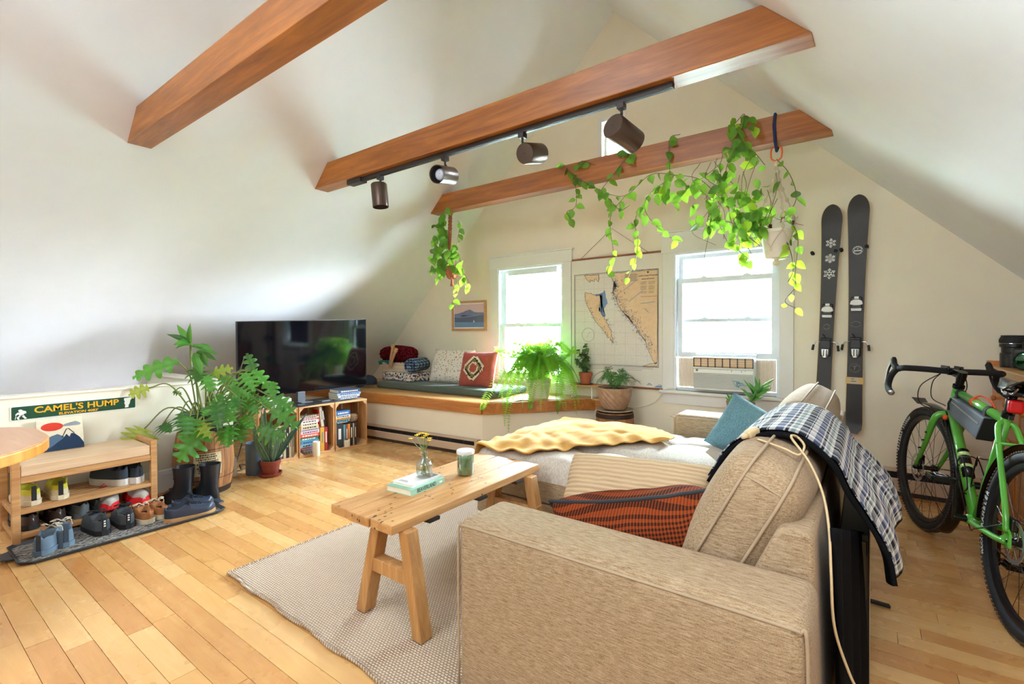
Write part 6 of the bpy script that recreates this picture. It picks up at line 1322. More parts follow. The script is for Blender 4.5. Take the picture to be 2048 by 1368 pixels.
# ================================================================ old barrel with a big lobed philodendron
wood('barrel_wood', (128, 78, 42), (184, 130, 82), 'Z', 0.9, 0.7, per_object=0.25); plain('barrel_hoop', (58, 44, 38), 0.6, 0.5); plain('stencil', (206, 186, 150), 0.8, var=0.15, scale=30)
def barrel(name, lab, c, h, r0, r1, hoops, staves, mat, cat='barrel'):
    t = thing(name, lab, cat, c); R = lambda z: r0 + (r1 - r0) * sin(pi * z / h)
    for k in range(staves):
        a0, a1 = 2 * pi * k / staves + 0.006, 2 * pi * (k + 1) / staves - 0.006; mb = MB(); vs, fs = [], []
        for i in range(9):
            z = h * i / 8; r = R(z)
            for (rr, a) in ((r, a0), (r * 1.004, (a0 + a1) / 2), (r, a1), (r - 0.014, a1), (r - 0.014, a0)): vs.append((rr * cos(a), rr * sin(a), z))
        for i in range(8):
            for j in range(5): fs.append((i * 5 + j, i * 5 + (j + 1) % 5, (i + 1) * 5 + (j + 1) % 5, (i + 1) * 5 + j))
        fs += [(4, 3, 2, 1, 0), tuple(40 + j for j in range(5))]
        mb.add(vs, fs).build('stave', mat, t, local=True)
    for z0, z1 in hoops: MB().lathe([(R(z0) + 0.001, z0), (R(z0) + 0.004, z0), (R(z1) + 0.004, z1), (R(z1) + 0.001, z1)], n=36, close=False).build('hoop', 'barrel_hoop', t, local=True, smooth=40)
    MB().lathe([(0.001, h - 0.03), (R(h) - 0.012, h - 0.03)], n=28, close=False).build('head', mat, t, local=True); return t, R
br, RB = barrel('barrel', 'old wooden barrel with faded stencilling holding the big philodendron', (-4.035, 1.545, 0), 0.455, 0.168, 0.198, ((0.004, 0.045), (0.335, 0.338), (0.12, 0.123)), 18, 'barrel_wood')
def patch(a0, a1, z0, z1, off, mat, name, par, n=10):
    def f(u, v):
        a, z = lerp(a0, a1, u), lerp(z0, z1, v); r = RB(z) * 1.004 + off; return (r * cos(a), r * sin(a), z)
    return MB().grid(f, n, 8).build(name, mat, par, local=True)
pt = patch(radians(-40), radians(12), 0.155, 0.315, 0.0012, 'stencil', 'stencil_patch', br)
rd = random.Random(8); mb = MB()
for r in range(9):
    a = radians(-36 + rd.uniform(0, 6)); z = 0.30 - r * 0.0155
    while a < radians(6 - rd.uniform(0, 8)):
        da = radians(rd.uniform(1.0, 4.5)); b = a + da; rr = RB(z) * 1.004 + 0.0018
        mb.add([(rr * cos(a), rr * sin(a), z), (rr * cos(b), rr * sin(b), z), (rr * cos(b), rr * sin(b), z + 0.0085), (rr * cos(a), rr * sin(a), z + 0.0085)], [(0, 1, 2, 3)]); a = b + radians(1.1)
o = mb.build('stencil_marks', 'barrel_hoop', pt, local=True); o['kind'] = 'stuff'
plain('sticker_yellow', (222, 176, 60), 0.6); mb = MB()
for k in ((radians(-44), 0.058), ): 
    pts = [(k[0] + radians(q[0]), k[1] + q[1]) for q in ((-10, 0), (10, 0.002), (5, 0.03), (-4, 0.034))]; mb.add([((RB(z) * 1.004 + 0.0015) * cos(a), (RB(z) * 1.004 + 0.0015) * sin(a), z) for a, z in pts], [(0, 1, 2, 3)])
mb.build('yellow_sticker', 'sticker_yellow', br, local=True)
ph = thing('philodendron', 'tall philodendron with big lobed green leaves in a black pot on the barrel', 'plant', (-4.035, 1.545, 0.426))
MB().lathe([(0.001, 0), (0.115, 0), (0.145, 0.15), (0.152, 0.152), (0.152, 0.168), (0.143, 0.168), (0.138, 0.135), (0.001, 0.135)], n=28, close=False).build('pot', 'black_pot', ph, local=True, smooth=40)
MB().lathe([(0.001, 0.138), (0.139, 0.137)], n=20, close=False).build('soil', 'soil', ph, local=True)
PL = [(-4.189,1.435,.975,-4.381,1.206,.855,.15),(-4.171,1.512,1.106,-4.278,1.46,1.254,.049),(-4.171,1.512,1.106,-4.172,1.514,1.267,.04),(-4.175,1.509,1.114,-4.261,1.385,1.181,.045),(-4.171,1.512,1.106,-4.162,1.394,1.1,.067),(-4.171,1.512,1.092,-4.088,1.386,1.075,.054),(-4.16,1.52,1.092,-4.048,1.663,1.017,.054),(-4.132,1.541,1.083,-4.14,1.659,1.074,.045),(-4.131,1.54,1.047,-4.063,1.652,.972,.049),(-4.139,1.535,1.038,-4.039,1.544,.859,.067),(-4.103,1.562,1.029,-4.004,1.571,.925,.045),(-4.16,1.239,.795,-4.215,1.136,.749,.11),(-4.2,1.404,.747,-4.15,1.443,.727,.045),(-4.13,1.202,.512,-4.142,1.13,.374,.233),(-4.108,1.303,.527,-3.998,1.321,.482,.188),(-3.778,1.361,.608,-3.717,1.316,.481,.179),(-3.755,1.439,.524,-3.785,1.289,.309,.206),(-3.573,1.45,.719,-3.446,1.418,.56,.215),(-4.16,1.518,.913,-3.949,1.548,.798,.17),(-4.092,1.629,.863,-4.013,1.75,.913,.125),(-3.907,1.702,.759,-4.037,1.669,.844,.134),(-3.819,1.643,.771,-3.651,1.703,.716,.17),(-3.842,1.751,.88,-3.726,1.773,.747,.152),(-3.832,1.821,.898,-3.783,1.917,.746,.12),(-3.829,1.823,.888,-3.926,1.815,1.027,.1),(-3.669,1.876,.699,-3.575,2.005,.56,.152),(-3.669,1.876,.704,-3.761,1.934,.805,.108),(-3.626,1.845,.605,-3.498,1.998,.452,.152),(-3.602,1.736,.484,-3.481,1.887,.394,.17),(-3.662,1.569,.53,-3.565,1.514,.395,.143),(-3.661,1.632,.52,-3.535,1.598,.416,.17),(-3.662,1.508,.655,-3.523,1.548,.574,.179),(-3.66,1.448,.664,-3.595,1.371,.625,.134),(-3.77,1.554,.741,-3.682,1.493,.623,.179),(-3.738,1.701,.657,-3.646,1.767,.587,.161),(-3.699,1.666,.57,-3.579,1.692,.494,.17),(-3.794,1.41,.574,-3.605,1.424,.472,.143),(-3.963,1.538,.868,-3.818,1.519,.75,.134),(-3.668,1.629,.723,-3.596,1.557,.638,.152),(-3.734,1.829,.695,-3.676,1.87,.605,.134),(-3.79,1.725,.72,-3.741,1.823,.659,.134),(-3.887,1.342,.624,-3.81,1.336,.527,.116),(-3.783,1.541,.478,-3.648,1.577,.396,.134)]
ctr = Vector((-4.035, 1.545, 0.565))
for i, q in enumerate(PL):
    b, e, w = Vector(q[0:3]), Vector(q[3:6]), q[6]
    if 1 <= i <= 10: lf = blade(b, e, w, 'selloum_leaf', ph, bend=0.12)
    else: lf = lobed(b, e, w * 1.15, 'selloum_yellow' if i in (11, 13, 19, 36) else 'selloum_leaf', ph, lobes=5 if w > 0.13 else 4, droop=0.24, deep=0.70, seed=i)
    if i in (0,) or i > 10:
        st = ctr + Vector(((b.x - ctr.x), (b.y - ctr.y), 0)).normalized() * 0.05; mid = st.lerp(b, 0.55) + Vector((0, 0, 0.08 + 0.10 * (b - st).length)) if i != 0 else Vector((-4.15, 1.50, 0.86))
        MB().tube(bez([st, mid, b], 6), [0.0055] * 6 + [0.0045] * 7, 6).build('stalk', 'stalk', ph, smooth=True)
MB().tube(bez([ctr, (-4.10, 1.535, 0.75), (-4.165, 1.515, 0.95), (-4.171, 1.512, 1.11)], 6), 0.0075, 8).build('stalk', 'stalk', ph, smooth=True)
MB().tube([(-3.95, 1.72, 0.72), (-3.90, 1.78, 0.99)], 0.0035, 5).build('support_stake', 'vine_stalk', ph)

# ================================================================ snake plant in a plastic pot
sn = thing('snake_plant', 'snake plant in a reddish brown plastic pot on the floor by the crates', 'plant', (-4.0, 2.03, 0))
MB().lathe([(0.001, 0.003), (0.082, 0.003), (0.088, 0.012), (0.090, 0.026), (0.086, 0.026), (0.080, 0.012), (0.001, 0.010)], n=28, close=False).build('saucer', 'terracotta_plastic', sn, local=True, smooth=40)
MB().lathe([(0.001, 0.012), (0.058, 0.012), (0.074, 0.095), (0.080, 0.097), (0.082, 0.128), (0.076, 0.130), (0.072, 0.110), (0.001, 0.112)], n=28, close=False).build('pot', 'terracotta_plastic', sn, local=True, smooth=40)
MB().lathe([(0.001, 0.1135), (0.0725, 0.112)], n=20, close=False).build('soil', 'soil', sn, local=True)
SB = [(-.02, -.03, .30, -.10, -.10), (0, -.01, .30, 0, .02), (.02, .01, .24, .05, .05), (.0, .03, .30, .03, .09), (-.03, .02, .42, -.05, .04), (-.02, -.02, .46, -.04, -.05), (.015, .035, .38, .06, .30), (-.04, 0, .52, -.08, .0), (.03, -.02, .26, .03, -.14), (-.01, .045, .34, .02, .14), (-.045, -.03, .5, -.1, -.12)]
for i, (x, y, h, tx, ty) in enumerate(SB): blade((-4.0 + x, 2.03 + y, 0.11), (-4.0 + tx, 2.03 + ty, 0.11 + h), 0.036 if i % 3 else 0.046, 'snake_leaf', sn, bend=0.10, nrm=(0.6, -0.6, 0.2), keel=0.3, th=0.003)

# ================================================================ trail sign and little mountain canvas
plain('sign_green', (22, 74, 52), 0.35, var=0.03); plain('sign_white', (232, 232, 226), 0.4); plain('sign_yellow', (240, 172, 30), 0.45)
sg = thing('trail_sign', "green CAMEL'S HUMP trail sign with yellow letters on the low wall", 'sign', (-4.249, 0.87, 0.696))
def rrect(w, h, r, n=5):
    return [(cx + r * cos(a), cy + r * sin(a)) for cx, cy, a0 in ((w - r, h - r, 0), (-w + r, h - r, pi / 2), (-w + r, -h + r, pi), (w - r, -h + r, 1.5 * pi)) for a in [a0 + pi / 2 * i / n for i in range(n + 1)]]
MB().prism([(0.87 + a, 0.696 + b) for a, b in rrect(0.3175, 0.0455, 0.008)], -4.249, -4.246, 'YZ').build('border', 'sign_white', sg)
MB().prism([(0.87 + a, 0.696 + b) for a, b in rrect(0.3125, 0.0405, 0.006)], -4.246, -4.2455, 'YZ').build('panel', 'sign_green', sg)
SR = (pi / 2, 0, pi / 2)
o = letters('title', "CAMEL'S HUMP", 0.054, 'sign_yellow', sg, (-4.2453, 0.873, 0.705), SR, ext=0.0003, bold=0.0012); o.scale = (1.17, 1, 1)
o = letters('subtitle', "ELEVATION 4083'", 0.021, 'sign_yellow', sg, (-4.2453, 0.875, 0.6685), SR, ext=0.0003, bold=0.0006); o.scale = (1.25, 1, 1)
def yz(poly, name): MB().prism([(a, b) for a, b in poly], -4.2456, -4.2448, 'YZ').build(name, 'sign_white', sg)
hk = MB(); 
for poly in ([(0.588, 0.716), (0.597, 0.720), (0.606, 0.716), (0.607, 0.708), (0.598, 0.703), (0.589, 0.707)], [(0.583, 0.700), (0.598, 0.704), (0.608, 0.712), (0.622, 0.706), (0.624, 0.694), (0.612, 0.690), (0.610, 0.678), (0.592, 0.680), (0.590, 0.690), (0.576, 0.684), (0.574, 0.689)], [(0.592, 0.682), (0.602, 0.682), (0.590, 0.668), (0.594, 0.658), (0.586, 0.657), (0.580, 0.670)], [(0.600, 0.684), (0.612, 0.684), (0.618, 0.672), (0.626, 0.662), (0.617, 0.658), (0.608, 0.670)], [(0.578, 0.689), (0.581, 0.691), (0.575, 0.660), (0.572, 0.660)]): hk.prism(poly, -4.2456, -4.2448, 'YZ')
o = hk.build('hiker_symbol', 'sign_white', sg); o['kind'] = 'stuff'
yz([(1.118, 0.729), (1.160, 0.733), (1.162, 0.722), (1.154, 0.712), (1.150, 0.690), (1.143, 0.678), (1.143, 0.664), (1.122, 0.662), (1.124, 0.680), (1.119, 0.694), (1.122, 0.708), (1.117, 0.716)], 'state_symbol')
for n_, c_ in (('canvas_cream', (226, 216, 192)), ('canvas_red', (206, 58, 34)), ('canvas_grey', (146, 152, 158)), ('canvas_navy', (28, 54, 84)), ('canvas_blue', (84, 112, 138)), ('canvas_line', (44, 42, 44))): plain(n_, c_, 0.9, var=0.06, scale=40, bump=0.3, bscale=300)
cv = thing('canvas_picture', 'small canvas with a red sun over navy mountains standing on the shoe bench', 'picture', (-4.13, 0.77, 0.45), (0, radians(-20), radians(-3)))
MB().box(-0.014, 0, -0.115, 0.105, 0, 0.205).build('canvas', 'canvas_cream', cv, local=True, bevel=0.003)
def cyz(poly, m_, x, nm):
    f = ear([(a, b) for a, b in poly], 0, 0); mb = MB(); mb.add([(x, p[0], p[2]) for p in f.v], f.f); mb.build(nm, m_, cv, local=True)
cyz([(-0.115 + 0.02 + 0.105 * (0.5 + 0.5 * cos(a * pi / 10)), 0.155 + 0.027 * sin(a * pi / 10)) for a in range(20)], 'canvas_red', 0.0006, 'sun')
cyz([(0.01, 0.150), (0.09, 0.150), (0.096, 0.160), (0.085, 0.170), (0.07, 0.178), (0.055, 0.170), (0.045, 0.164), (0.02, 0.166), (0.01, 0.160)], 'canvas_grey', 0.0009, 'cloud')
cyz([(-0.115, 0.0), (0.02, 0.0), (0.01, 0.085), (-0.02, 0.105), (-0.05, 0.095), (-0.08, 0.075), (-0.115, 0.055)], 'canvas_blue', 0.0007, 'far_peak')
cyz([(-0.115, 0.0), (0.104, 0.0), (0.104, 0.03), (0.085, 0.07), (0.06, 0.098), (0.045, 0.10), (0.036, 0.078), (0.022, 0.10), (0.005, 0.072), (-0.02, 0.045), (-0.06, 0.02), (-0.115, 0.03)], 'canvas_navy', 0.0010, 'near_peak')
MB().tube([(0.0012, 0.0, 0.078), (0.0012, 0.024, 0.132), (0.0012, 0.034, 0.134), (0.0012, 0.06, 0.10)], 0.0022, 5).build('peak_line', 'canvas_line', cv, local=True)

# ================================================================ shoe bench
wood('bench_wood', (172, 120, 70), (212, 166, 112), 'Y', 0.8, 0.5); wood('bench_pad', (206, 172, 134), (228, 200, 166), 'Y', 0.6, 0.6)
sb = thing('shoe_bench', 'slatted wooden shoe bench with a pale seat against the low wall', 'bench', (-4.03, 0.84, 0))
for y in (0.497, 1.145):
    for x in (-3.855, -4.23): MB().box(x, x + 0.035, y, y + 0.036, 0, 0.478).build('post', 'bench_wood', sb, bevel=0.003)
    MB().box(-4.2, -3.85, y + 0.006, y + 0.03, 0.445, 0.478).build('arm_rail', 'bench_wood', sb, bevel=0.003)
    for z in (0.16, 0.032): MB().box(-4.2, -3.85, y + 0.008, y + 0.028, z, z + 0.028).build('side_rail', 'bench_wood', sb, bevel=0.002)
MB().box(-4.215, -3.825, 0.535, 1.143, 0.385, 0.447).build('seat', 'bench_pad', sb, bevel=0.005)
MB().box(-3.845, -3.823, 0.533, 1.145, 0.347, 0.384).build('front_rail', 'bench_wood', sb, bevel=0.003); MB().box(-4.21, -4.19, 0.533, 1.145, 0.347, 0.384).build('back_rail', 'bench_wood', sb, bevel=0.003)
for z in (0.186, 0.048):
    for k in range(9): MB().box(-4.205 + k * 0.0425, -4.205 + k * 0.0425 + 0.022, 0.533, 1.145, z, z + 0.014).build('slat', 'bench_wood', sb, bevel=0.002)
    MB().box(-3.842, -3.822, 0.533, 1.145, z - 0.012, z + 0.012).build('shelf_edge', 'bench_wood', sb, bevel=0.002)

# ================================================================ boot tray
plain('tray_rubber', (52, 60, 70), 0.5, var=0.08)
m, t = new_mat('tray_tread', srgb(120, 116, 110), 0.85); v = t.coord(); w_ = t.wave(v, 14, 6, 1, 'X', 'TRI', 3.0)
t.base(t.ramp(w_, [(0.3, srgb(58, 58, 60)), (0.6, srgb(166, 160, 150))])); t.bump(w_, 0.8, 0.006)
ty_ = thing('boot_tray', 'black rubber boot tray with dried mud in front of the shoe bench', 'tray', (-3.66, 0.96, 0))
def traycorner(): return [(-3.80, 0.47), (-3.50, 0.47), (-3.455, 0.52), (-3.425, 1.40), (-3.46, 1.455), (-3.80, 1.46), (-3.83, 1.42), (-3.83, 0.50)]
tc_ = traycorner(); cx_, cy_ = -3.64, 0.965
def inset(p, k): return [(cx_ + (x - cx_) * k, cy_ + (y - cy_) * (1 - (1 - k) * 0.42)) for x, y in p]
k = len(tc_); lay = [[(x, y, 0.0) for x, y in inset(tc_, 0.93)], [(x, y, 0.018) for x, y in tc_], [(x, y, 0.022) for x, y in inset(tc_, 0.985)], [(x, y, 0.0045) for x, y in inset(tc_, 0.90)]]
vs = [p for l in lay for p in l]; fs = [(i * k + j, i * k + (j + 1) % k, (i + 1) * k + (j + 1) % k, (i + 1) * k + j) for i in range(3) for j in range(k)] + [tuple(range(k - 1, -1, -1))]
MB().add(vs, fs).build('rim', 'tray_rubber', ty_, bevel=0.003)
MB().prism(inset(tc_, 0.905), 0.002, 0.0055).build('tread', 'tray_tread', ty_)
for y0, s in ((0.47, -1), (1.458, 1)): MB().prism([(-3.72, y0), (-3.58, y0), (-3.60, y0 + 0.045 * s), (-3.70, y0 + 0.045 * s)][::s], 0.012, 0.022).build('handle', 'tray_rubber', ty_, bevel=0.006)

# ================================================================ shoes
def shoe(name, lab, loc, ang, up, sole, lin, lace=None, tab=None, L=0.285, W=0.10, H=0.095, sh=0.024, toe=0.052, strap=None, grp='shoes by the bench', low=1.0, band=None, tilt=0.0):
    """one shoe, toe along +x, heel at x=0; upper with an open collar, sole, lining, laces, heel tab"""
    t = thing(name, lab, 'shoe', loc, (0, tilt, ang), grp)
    def hw(u): return W / 2 * (0.66 + 0.22 * sin(pi * min(1, u * 1.0)) + 0.16 * exp(-((u - 0.72) / 0.22) ** 2)) * (1 - max(0, (u - 0.80) / 0.20) ** 2.6 * 0.80) * (1 - max(0, (0.13 - u) / 0.13) ** 2 * 0.72)
    def ht(u): return lerp(H * 0.88, H * 0.74, min(1, u / 0.25)) if u < 0.25 else (lerp(H * 0.74, H * 1.06, (u - 0.25) / 0.13)) if u < 0.38 else (lerp(H * 0.86, H * 1.06, (u - 0.25) / 0.13) if u < 0.38 else lerp(H * 1.06, toe, min(1, ((u - 0.38) / 0.45)) ** 0.75)) * (1 - max(0, (u - 0.90) / 0.10) ** 2 * 0.55)
    bend = lambda u: 0.010 * max(0, (u - 0.75) / 0.25) ** 2
    NU, NV = 30, 21; vs = []; fs = []; mi = []
    for i in range(NU):
        u = i / (NU - 1); w, h = hw(u), ht(u); op = max(0.0, min(1.0, (0.46 - u) / 0.06)) * max(0, min(1, (u - 0.03) / 0.05))
        for j in range(NV):
            a = pi * j / (NV - 1); c = -cos(a); s = sin(a); y = w * (abs(c) ** 0.75) * (1 if c > 0 else -1) if abs(c) > 1e-6 else 0; z = h * s ** 0.74
            if op > 0:
                q = abs(2 * j / (NV - 1) - 1)        # 1 at the sole edge, 0 at the centre line
                if q < 0.42: z = lerp(z, 0.022, op); y = lerp(y, w * 0.66 * (q / 0.42) * (1 if c > 0 else -1), op)
                else: z = lerp(z, h * ((1 - q) / 0.58) ** 0.7, op); y = lerp(y, w * (1 - 0.24 * ((1 - q) / 0.58) ** 2) * (1 if c > 0 else -1), op)
            vs.append((u * L, y, sh + z + bend(u)))
    for i in range(NU - 1):
        for j in range(NV - 1):
            u = (i + 0.5) / (NU - 1); q = abs(2 * (j + 0.5) / (NV - 1) - 1); inside = 0.06 < u < 0.43 and q < 0.40
            fs.append((i * NV + j, (i + 1) * NV + j, (i + 1) * NV + j + 1, i * NV + j + 1)); mi.append(1 if inside else (2 if band and q > 0.80 else 0))
    fs.append(tuple(range(NV))); mi.append(0); fs.append(tuple((NU - 1) * NV + j for j in range(NV - 1, -1, -1))); mi.append(0)
    mb = MB(); mb.v = vs; mb.f = fs; mb.mi = mi; mb.build('upper', [up, lin, band or up], t, local=True, smooth=True)
    prof = [(u / 24) for u in range(25)]; lo = [(u * L * 1.02 - 0.004, -(hw(u) + 0.004)) for u in prof] + [(u * L * 1.02 - 0.004, hw(u) + 0.004) for u in reversed(prof)]
    n = len(lo); lay = [[(x, y, bend(max(0, min(1, x / L))) * 1.0) for x, y in lo], [(x, y * 1.02, sh * 1.15 + bend(max(0, min(1, x / L)))) for x, y in lo]]
    MB().add(lay[0] + lay[1], [tuple(range(n - 1, -1, -1)), tuple(range(n, 2 * n))] + [(i, (i + 1) % n, n + (i + 1) % n, n + i) for i in range(n)]).build('sole', sole, t, local=True, smooth=35)
    if lace:
        lm = MB()
        for k in range(5):
            u = 0.45 + k * 0.055; z = sh + ht(u) + 0.004; w = hw(u) * 0.42
            lm.tube([(u * L, -w, z - 0.007), (u * L + 0.006, 0, z + 0.001), (u * L + 0.012, w, z - 0.007)], 0.0028, 5).tube([(u * L, w, z - 0.007), (u * L + 0.006, 0, z + 0.003), (u * L + 0.012, -w, z - 0.007)], 0.0028, 5)
        u = 0.43; z = sh + ht(u) + 0.006
        lm.tube(bez([(u * L, 0, z), (u * L - 0.01, 0.02, z + 0.016), (u * L + 0.012, 0.045, z + 0.004), (u * L + 0.004, 0.008, z + 0.004)], 4), 0.0026, 5).tube(bez([(u * L, 0, z), (u * L - 0.006, -0.02, z + 0.014), (u * L + 0.018, -0.045, z), (u * L + 0.004, -0.006, z + 0.004)], 4), 0.0026, 5).tube(bez([(u * L, 0, z), (u * L + 0.01, -0.04, z - 0.005), (u * L + 0.012, -hw(u) - 0.004, z - 0.04)], 4), 0.0022, 5)
        lm.build('laces', lace, t, local=True)
        MB().grid(lambda p, q: (L * lerp(0.40, 0.62, p), (q - 0.5) * 0.045, sh + ht(lerp(0.40, 0.62, p)) + 0.002 + 0.03 * max(0, 0.4 - p)), 6, 5).build('tongue', up, t, local=True, smooth=True)
    if tab: MB().box(-0.004, 0.004, -0.011, 0.011, sh + 0.004, sh + H * 0.92).build('heel_tab', tab, t, local=True, bevel=0.002)
    if strap:
        u = 0.50; mb = MB(); pts = [(u * L, -hw(u) - 0.002, sh + 0.01)] + [(u * L, (hw(u) + 0.003) * -cos(a * pi / 8), sh + (ht(u) + 0.006) * sin(a * pi / 8) ** 0.6) for a in range(1, 8)] + [(u * L, hw(u) + 0.002, sh + 0.01)]
        for p, q in zip(pts[:-1], pts[1:]): mb.bar(p, q, 0.026, 0.004, (0, 0, 1) if abs(p[1] - q[1]) > abs(p[2] - q[2]) else (0, 1, 0.01))
        so_ = mb.build('strap', strap, t, local=True); z = sh + ht(u) * 0.80
        MB().box(u * L - 0.016, u * L + 0.016, hw(u) * 0.62, hw(u) * 0.62 + 0.006, z, z + 0.018).build('buckle', 'brass', so_, local=True, bevel=0.002)
    return t
for n_, c_, r_ in (('shoe_yellow', (206, 204, 62), .7), ('shoe_ivory', (216, 204, 176), .8), ('shoe_navy', (54, 66, 80), .75), ('shoe_white', (226, 224, 218), .7), ('shoe_brown', (62, 44, 40), .35), ('shoe_grey', (96, 104, 104), .8), ('shoe_sole_black', (24, 24, 26), .7), ('shoe_red', (224, 36, 40), .6), ('shoe_silver', (176, 170, 160), .6), ('shoe_bluegrey', (96, 116, 132), .8), ('shoe_charcoal', (72, 76, 80), .8), ('shoe_tan', (170, 110, 62), .75), ('shoe_leather', (44, 54, 72), .35), ('shoe_gum', (190, 140, 84), .7), ('shoe_lining', (20, 20, 22), .9), ('lace_cream', (222, 210, 186), .8), ('lace_red', (232, 30, 44), .6), ('lace_dark', (30, 34, 40), .7), ('brass', (200, 170, 110), .3)): plain(n_, c_, r_, metal=0.9 if n_ == 'brass' else 0.0, var=0.10, scale=18)
AW = radians(180)      # toes toward the wall
Z1, Z0, ZT = 0.2005, 0.0625, 0.0065
shoe('shoe', 'muddy yellow and ivory trail shoe at the left end of the upper shelf', (-3.868, 0.595, Z1), AW + .10, 'shoe_yellow', 'shoe_ivory', 'shoe_lining', 'lace_cream', 'shoe_sole_black', band='shoe_ivory')
shoe('shoe', 'yellow and ivory trail shoe second from the left on the upper shelf', (-3.868, 0.71, Z1), AW - .05, 'shoe_yellow', 'shoe_ivory', 'shoe_lining', 'lace_cream', 'shoe_sole_black', band='shoe_ivory')
shoe('shoe', 'navy running shoe with thick white sole, turned sideways on the upper shelf', (-3.895, 1.035, Z1), radians(-155), 'shoe_navy', 'shoe_white', 'shoe_lining', 'lace_dark', None, sh=0.036)
shoe('shoe', 'navy running shoe with thick white sole at the right end of the upper shelf', (-3.868, 1.09, Z1), AW - .0, 'shoe_navy', 'shoe_white', 'shoe_lining', 'lace_dark', None, sh=0.036)
shoe('clog', 'shiny brown buckled clog at the left end of the lower shelf', (-3.865, 0.585, Z0), AW + .08, 'shoe_brown', 'shoe_sole_black', 'shoe_lining', None, None, strap='shoe_brown', H=0.078, toe=0.06)
shoe('clog', 'shiny brown buckled clog second from the left on the lower shelf', (-3.865, 0.70, Z0), AW, 'shoe_brown', 'shoe_sole_black', 'shoe_lining', None, None, strap='shoe_brown', H=0.078, toe=0.06)
shoe('slipper', 'plain grey slip-on in the middle of the lower shelf, left of its pair', (-3.855, 0.81, Z0), AW + .04, 'shoe_grey', 'shoe_grey', 'shoe_lining', None, None, H=0.075)
shoe('slipper', 'plain grey slip-on in the middle of the lower shelf, right of its pair', (-3.855, 0.915, Z0), AW - .04, 'shoe_grey', 'shoe_grey', 'shoe_lining', None, None, H=0.075)
shoe('shoe', 'grey running shoe with red laces on the lower shelf, nearer the middle', (-4.09, 0.985, Z0 + 0.012), radians(-12), 'shoe_silver', 'shoe_red', 'shoe_red', 'lace_red', None, band='shoe_red', H=0.10, toe=0.055)
shoe('shoe', 'grey running shoe with red laces beside the right bench post', (-4.07, 1.085, Z0 + 0.012), radians(2), 'shoe_silver', 'shoe_red', 'shoe_red', 'lace_red', None, band='shoe_red', H=0.10, toe=0.055)
shoe('shoe', 'blue grey canvas shoe lying turned at the left end of the boot tray', (-3.545, 0.56, ZT), radians(-170) - 0.75, 'shoe_bluegrey', 'shoe_bluegrey', 'shoe_lining', 'lace_cream', 'shoe_navy', L=0.27)
shoe('shoe', 'blue grey canvas shoe with dark heel strip, second from left on the tray', (-3.575, 0.675, ZT), AW - .02, 'shoe_bluegrey', 'shoe_bluegrey', 'shoe_lining', 'lace_cream', 'shoe_navy', L=0.27)
for i, (y, l) in enumerate(((0.848, 'charcoal knit sneaker on the boot tray, left of its pair'), (0.962, 'charcoal knit sneaker on the boot tray beside the tan moccasin'))):
    s_ = shoe('shoe', l, (-3.60, y, ZT), AW + .06 * (1 - 2 * i), 'shoe_charcoal', 'shoe_sole_black', 'shoe_lining', 'lace_dark', 'shoe_sole_black', L=0.275, H=0.088)
    for k in range(3): MB().box(-0.0055, -0.004, -0.0045, 0.0045, 0.052 + k * 0.014, 0.060 + k * 0.014).build('tab_mark', 'shoe_white', s_, local=True)
shoe('shoe', 'tan suede moccasin with white laces on the boot tray', (-3.585, 1.068, ZT), AW + .12, 'shoe_tan', 'shoe_ivory', 'shoe_lining', 'lace_cream', None, L=0.255, W=0.092, H=0.07)
shoe('shoe', 'tan suede moccasin half hidden behind the dark leather shoes', (-3.605, 1.148, ZT), AW + .05, 'shoe_tan', 'shoe_ivory', 'shoe_lining', 'lace_cream', None, L=0.255, W=0.088, H=0.07)
shoe('shoe', 'dark navy leather lace-up shoe at the front edge of the boot tray', (-3.535, 1.125, ZT), radians(78), 'shoe_leather', 'shoe_gum', 'shoe_lining', 'lace_dark', None, L=0.275, W=0.098, H=0.085, sh=0.02)
shoe('shoe', 'dark navy leather lace-up shoe behind the front one on the boot tray', (-3.655, 1.205, ZT), radians(76), 'shoe_leather', 'shoe_gum', 'shoe_lining', 'lace_dark', None, L=0.235, W=0.09, H=0.085, sh=0.02)
sl = shoe('sandal', 'tan sandal standing on edge between the bench post and the boots', (-4.02, 1.235, 0.0), radians(95), 'shoe_tan', 'shoe_brown', 'shoe_tan', None, None, strap='shoe_brown', L=0.21, W=0.085, H=0.035, toe=0.03)
plain('boot_rubber', (30, 34, 40), 0.35, var=0.25, scale=14)
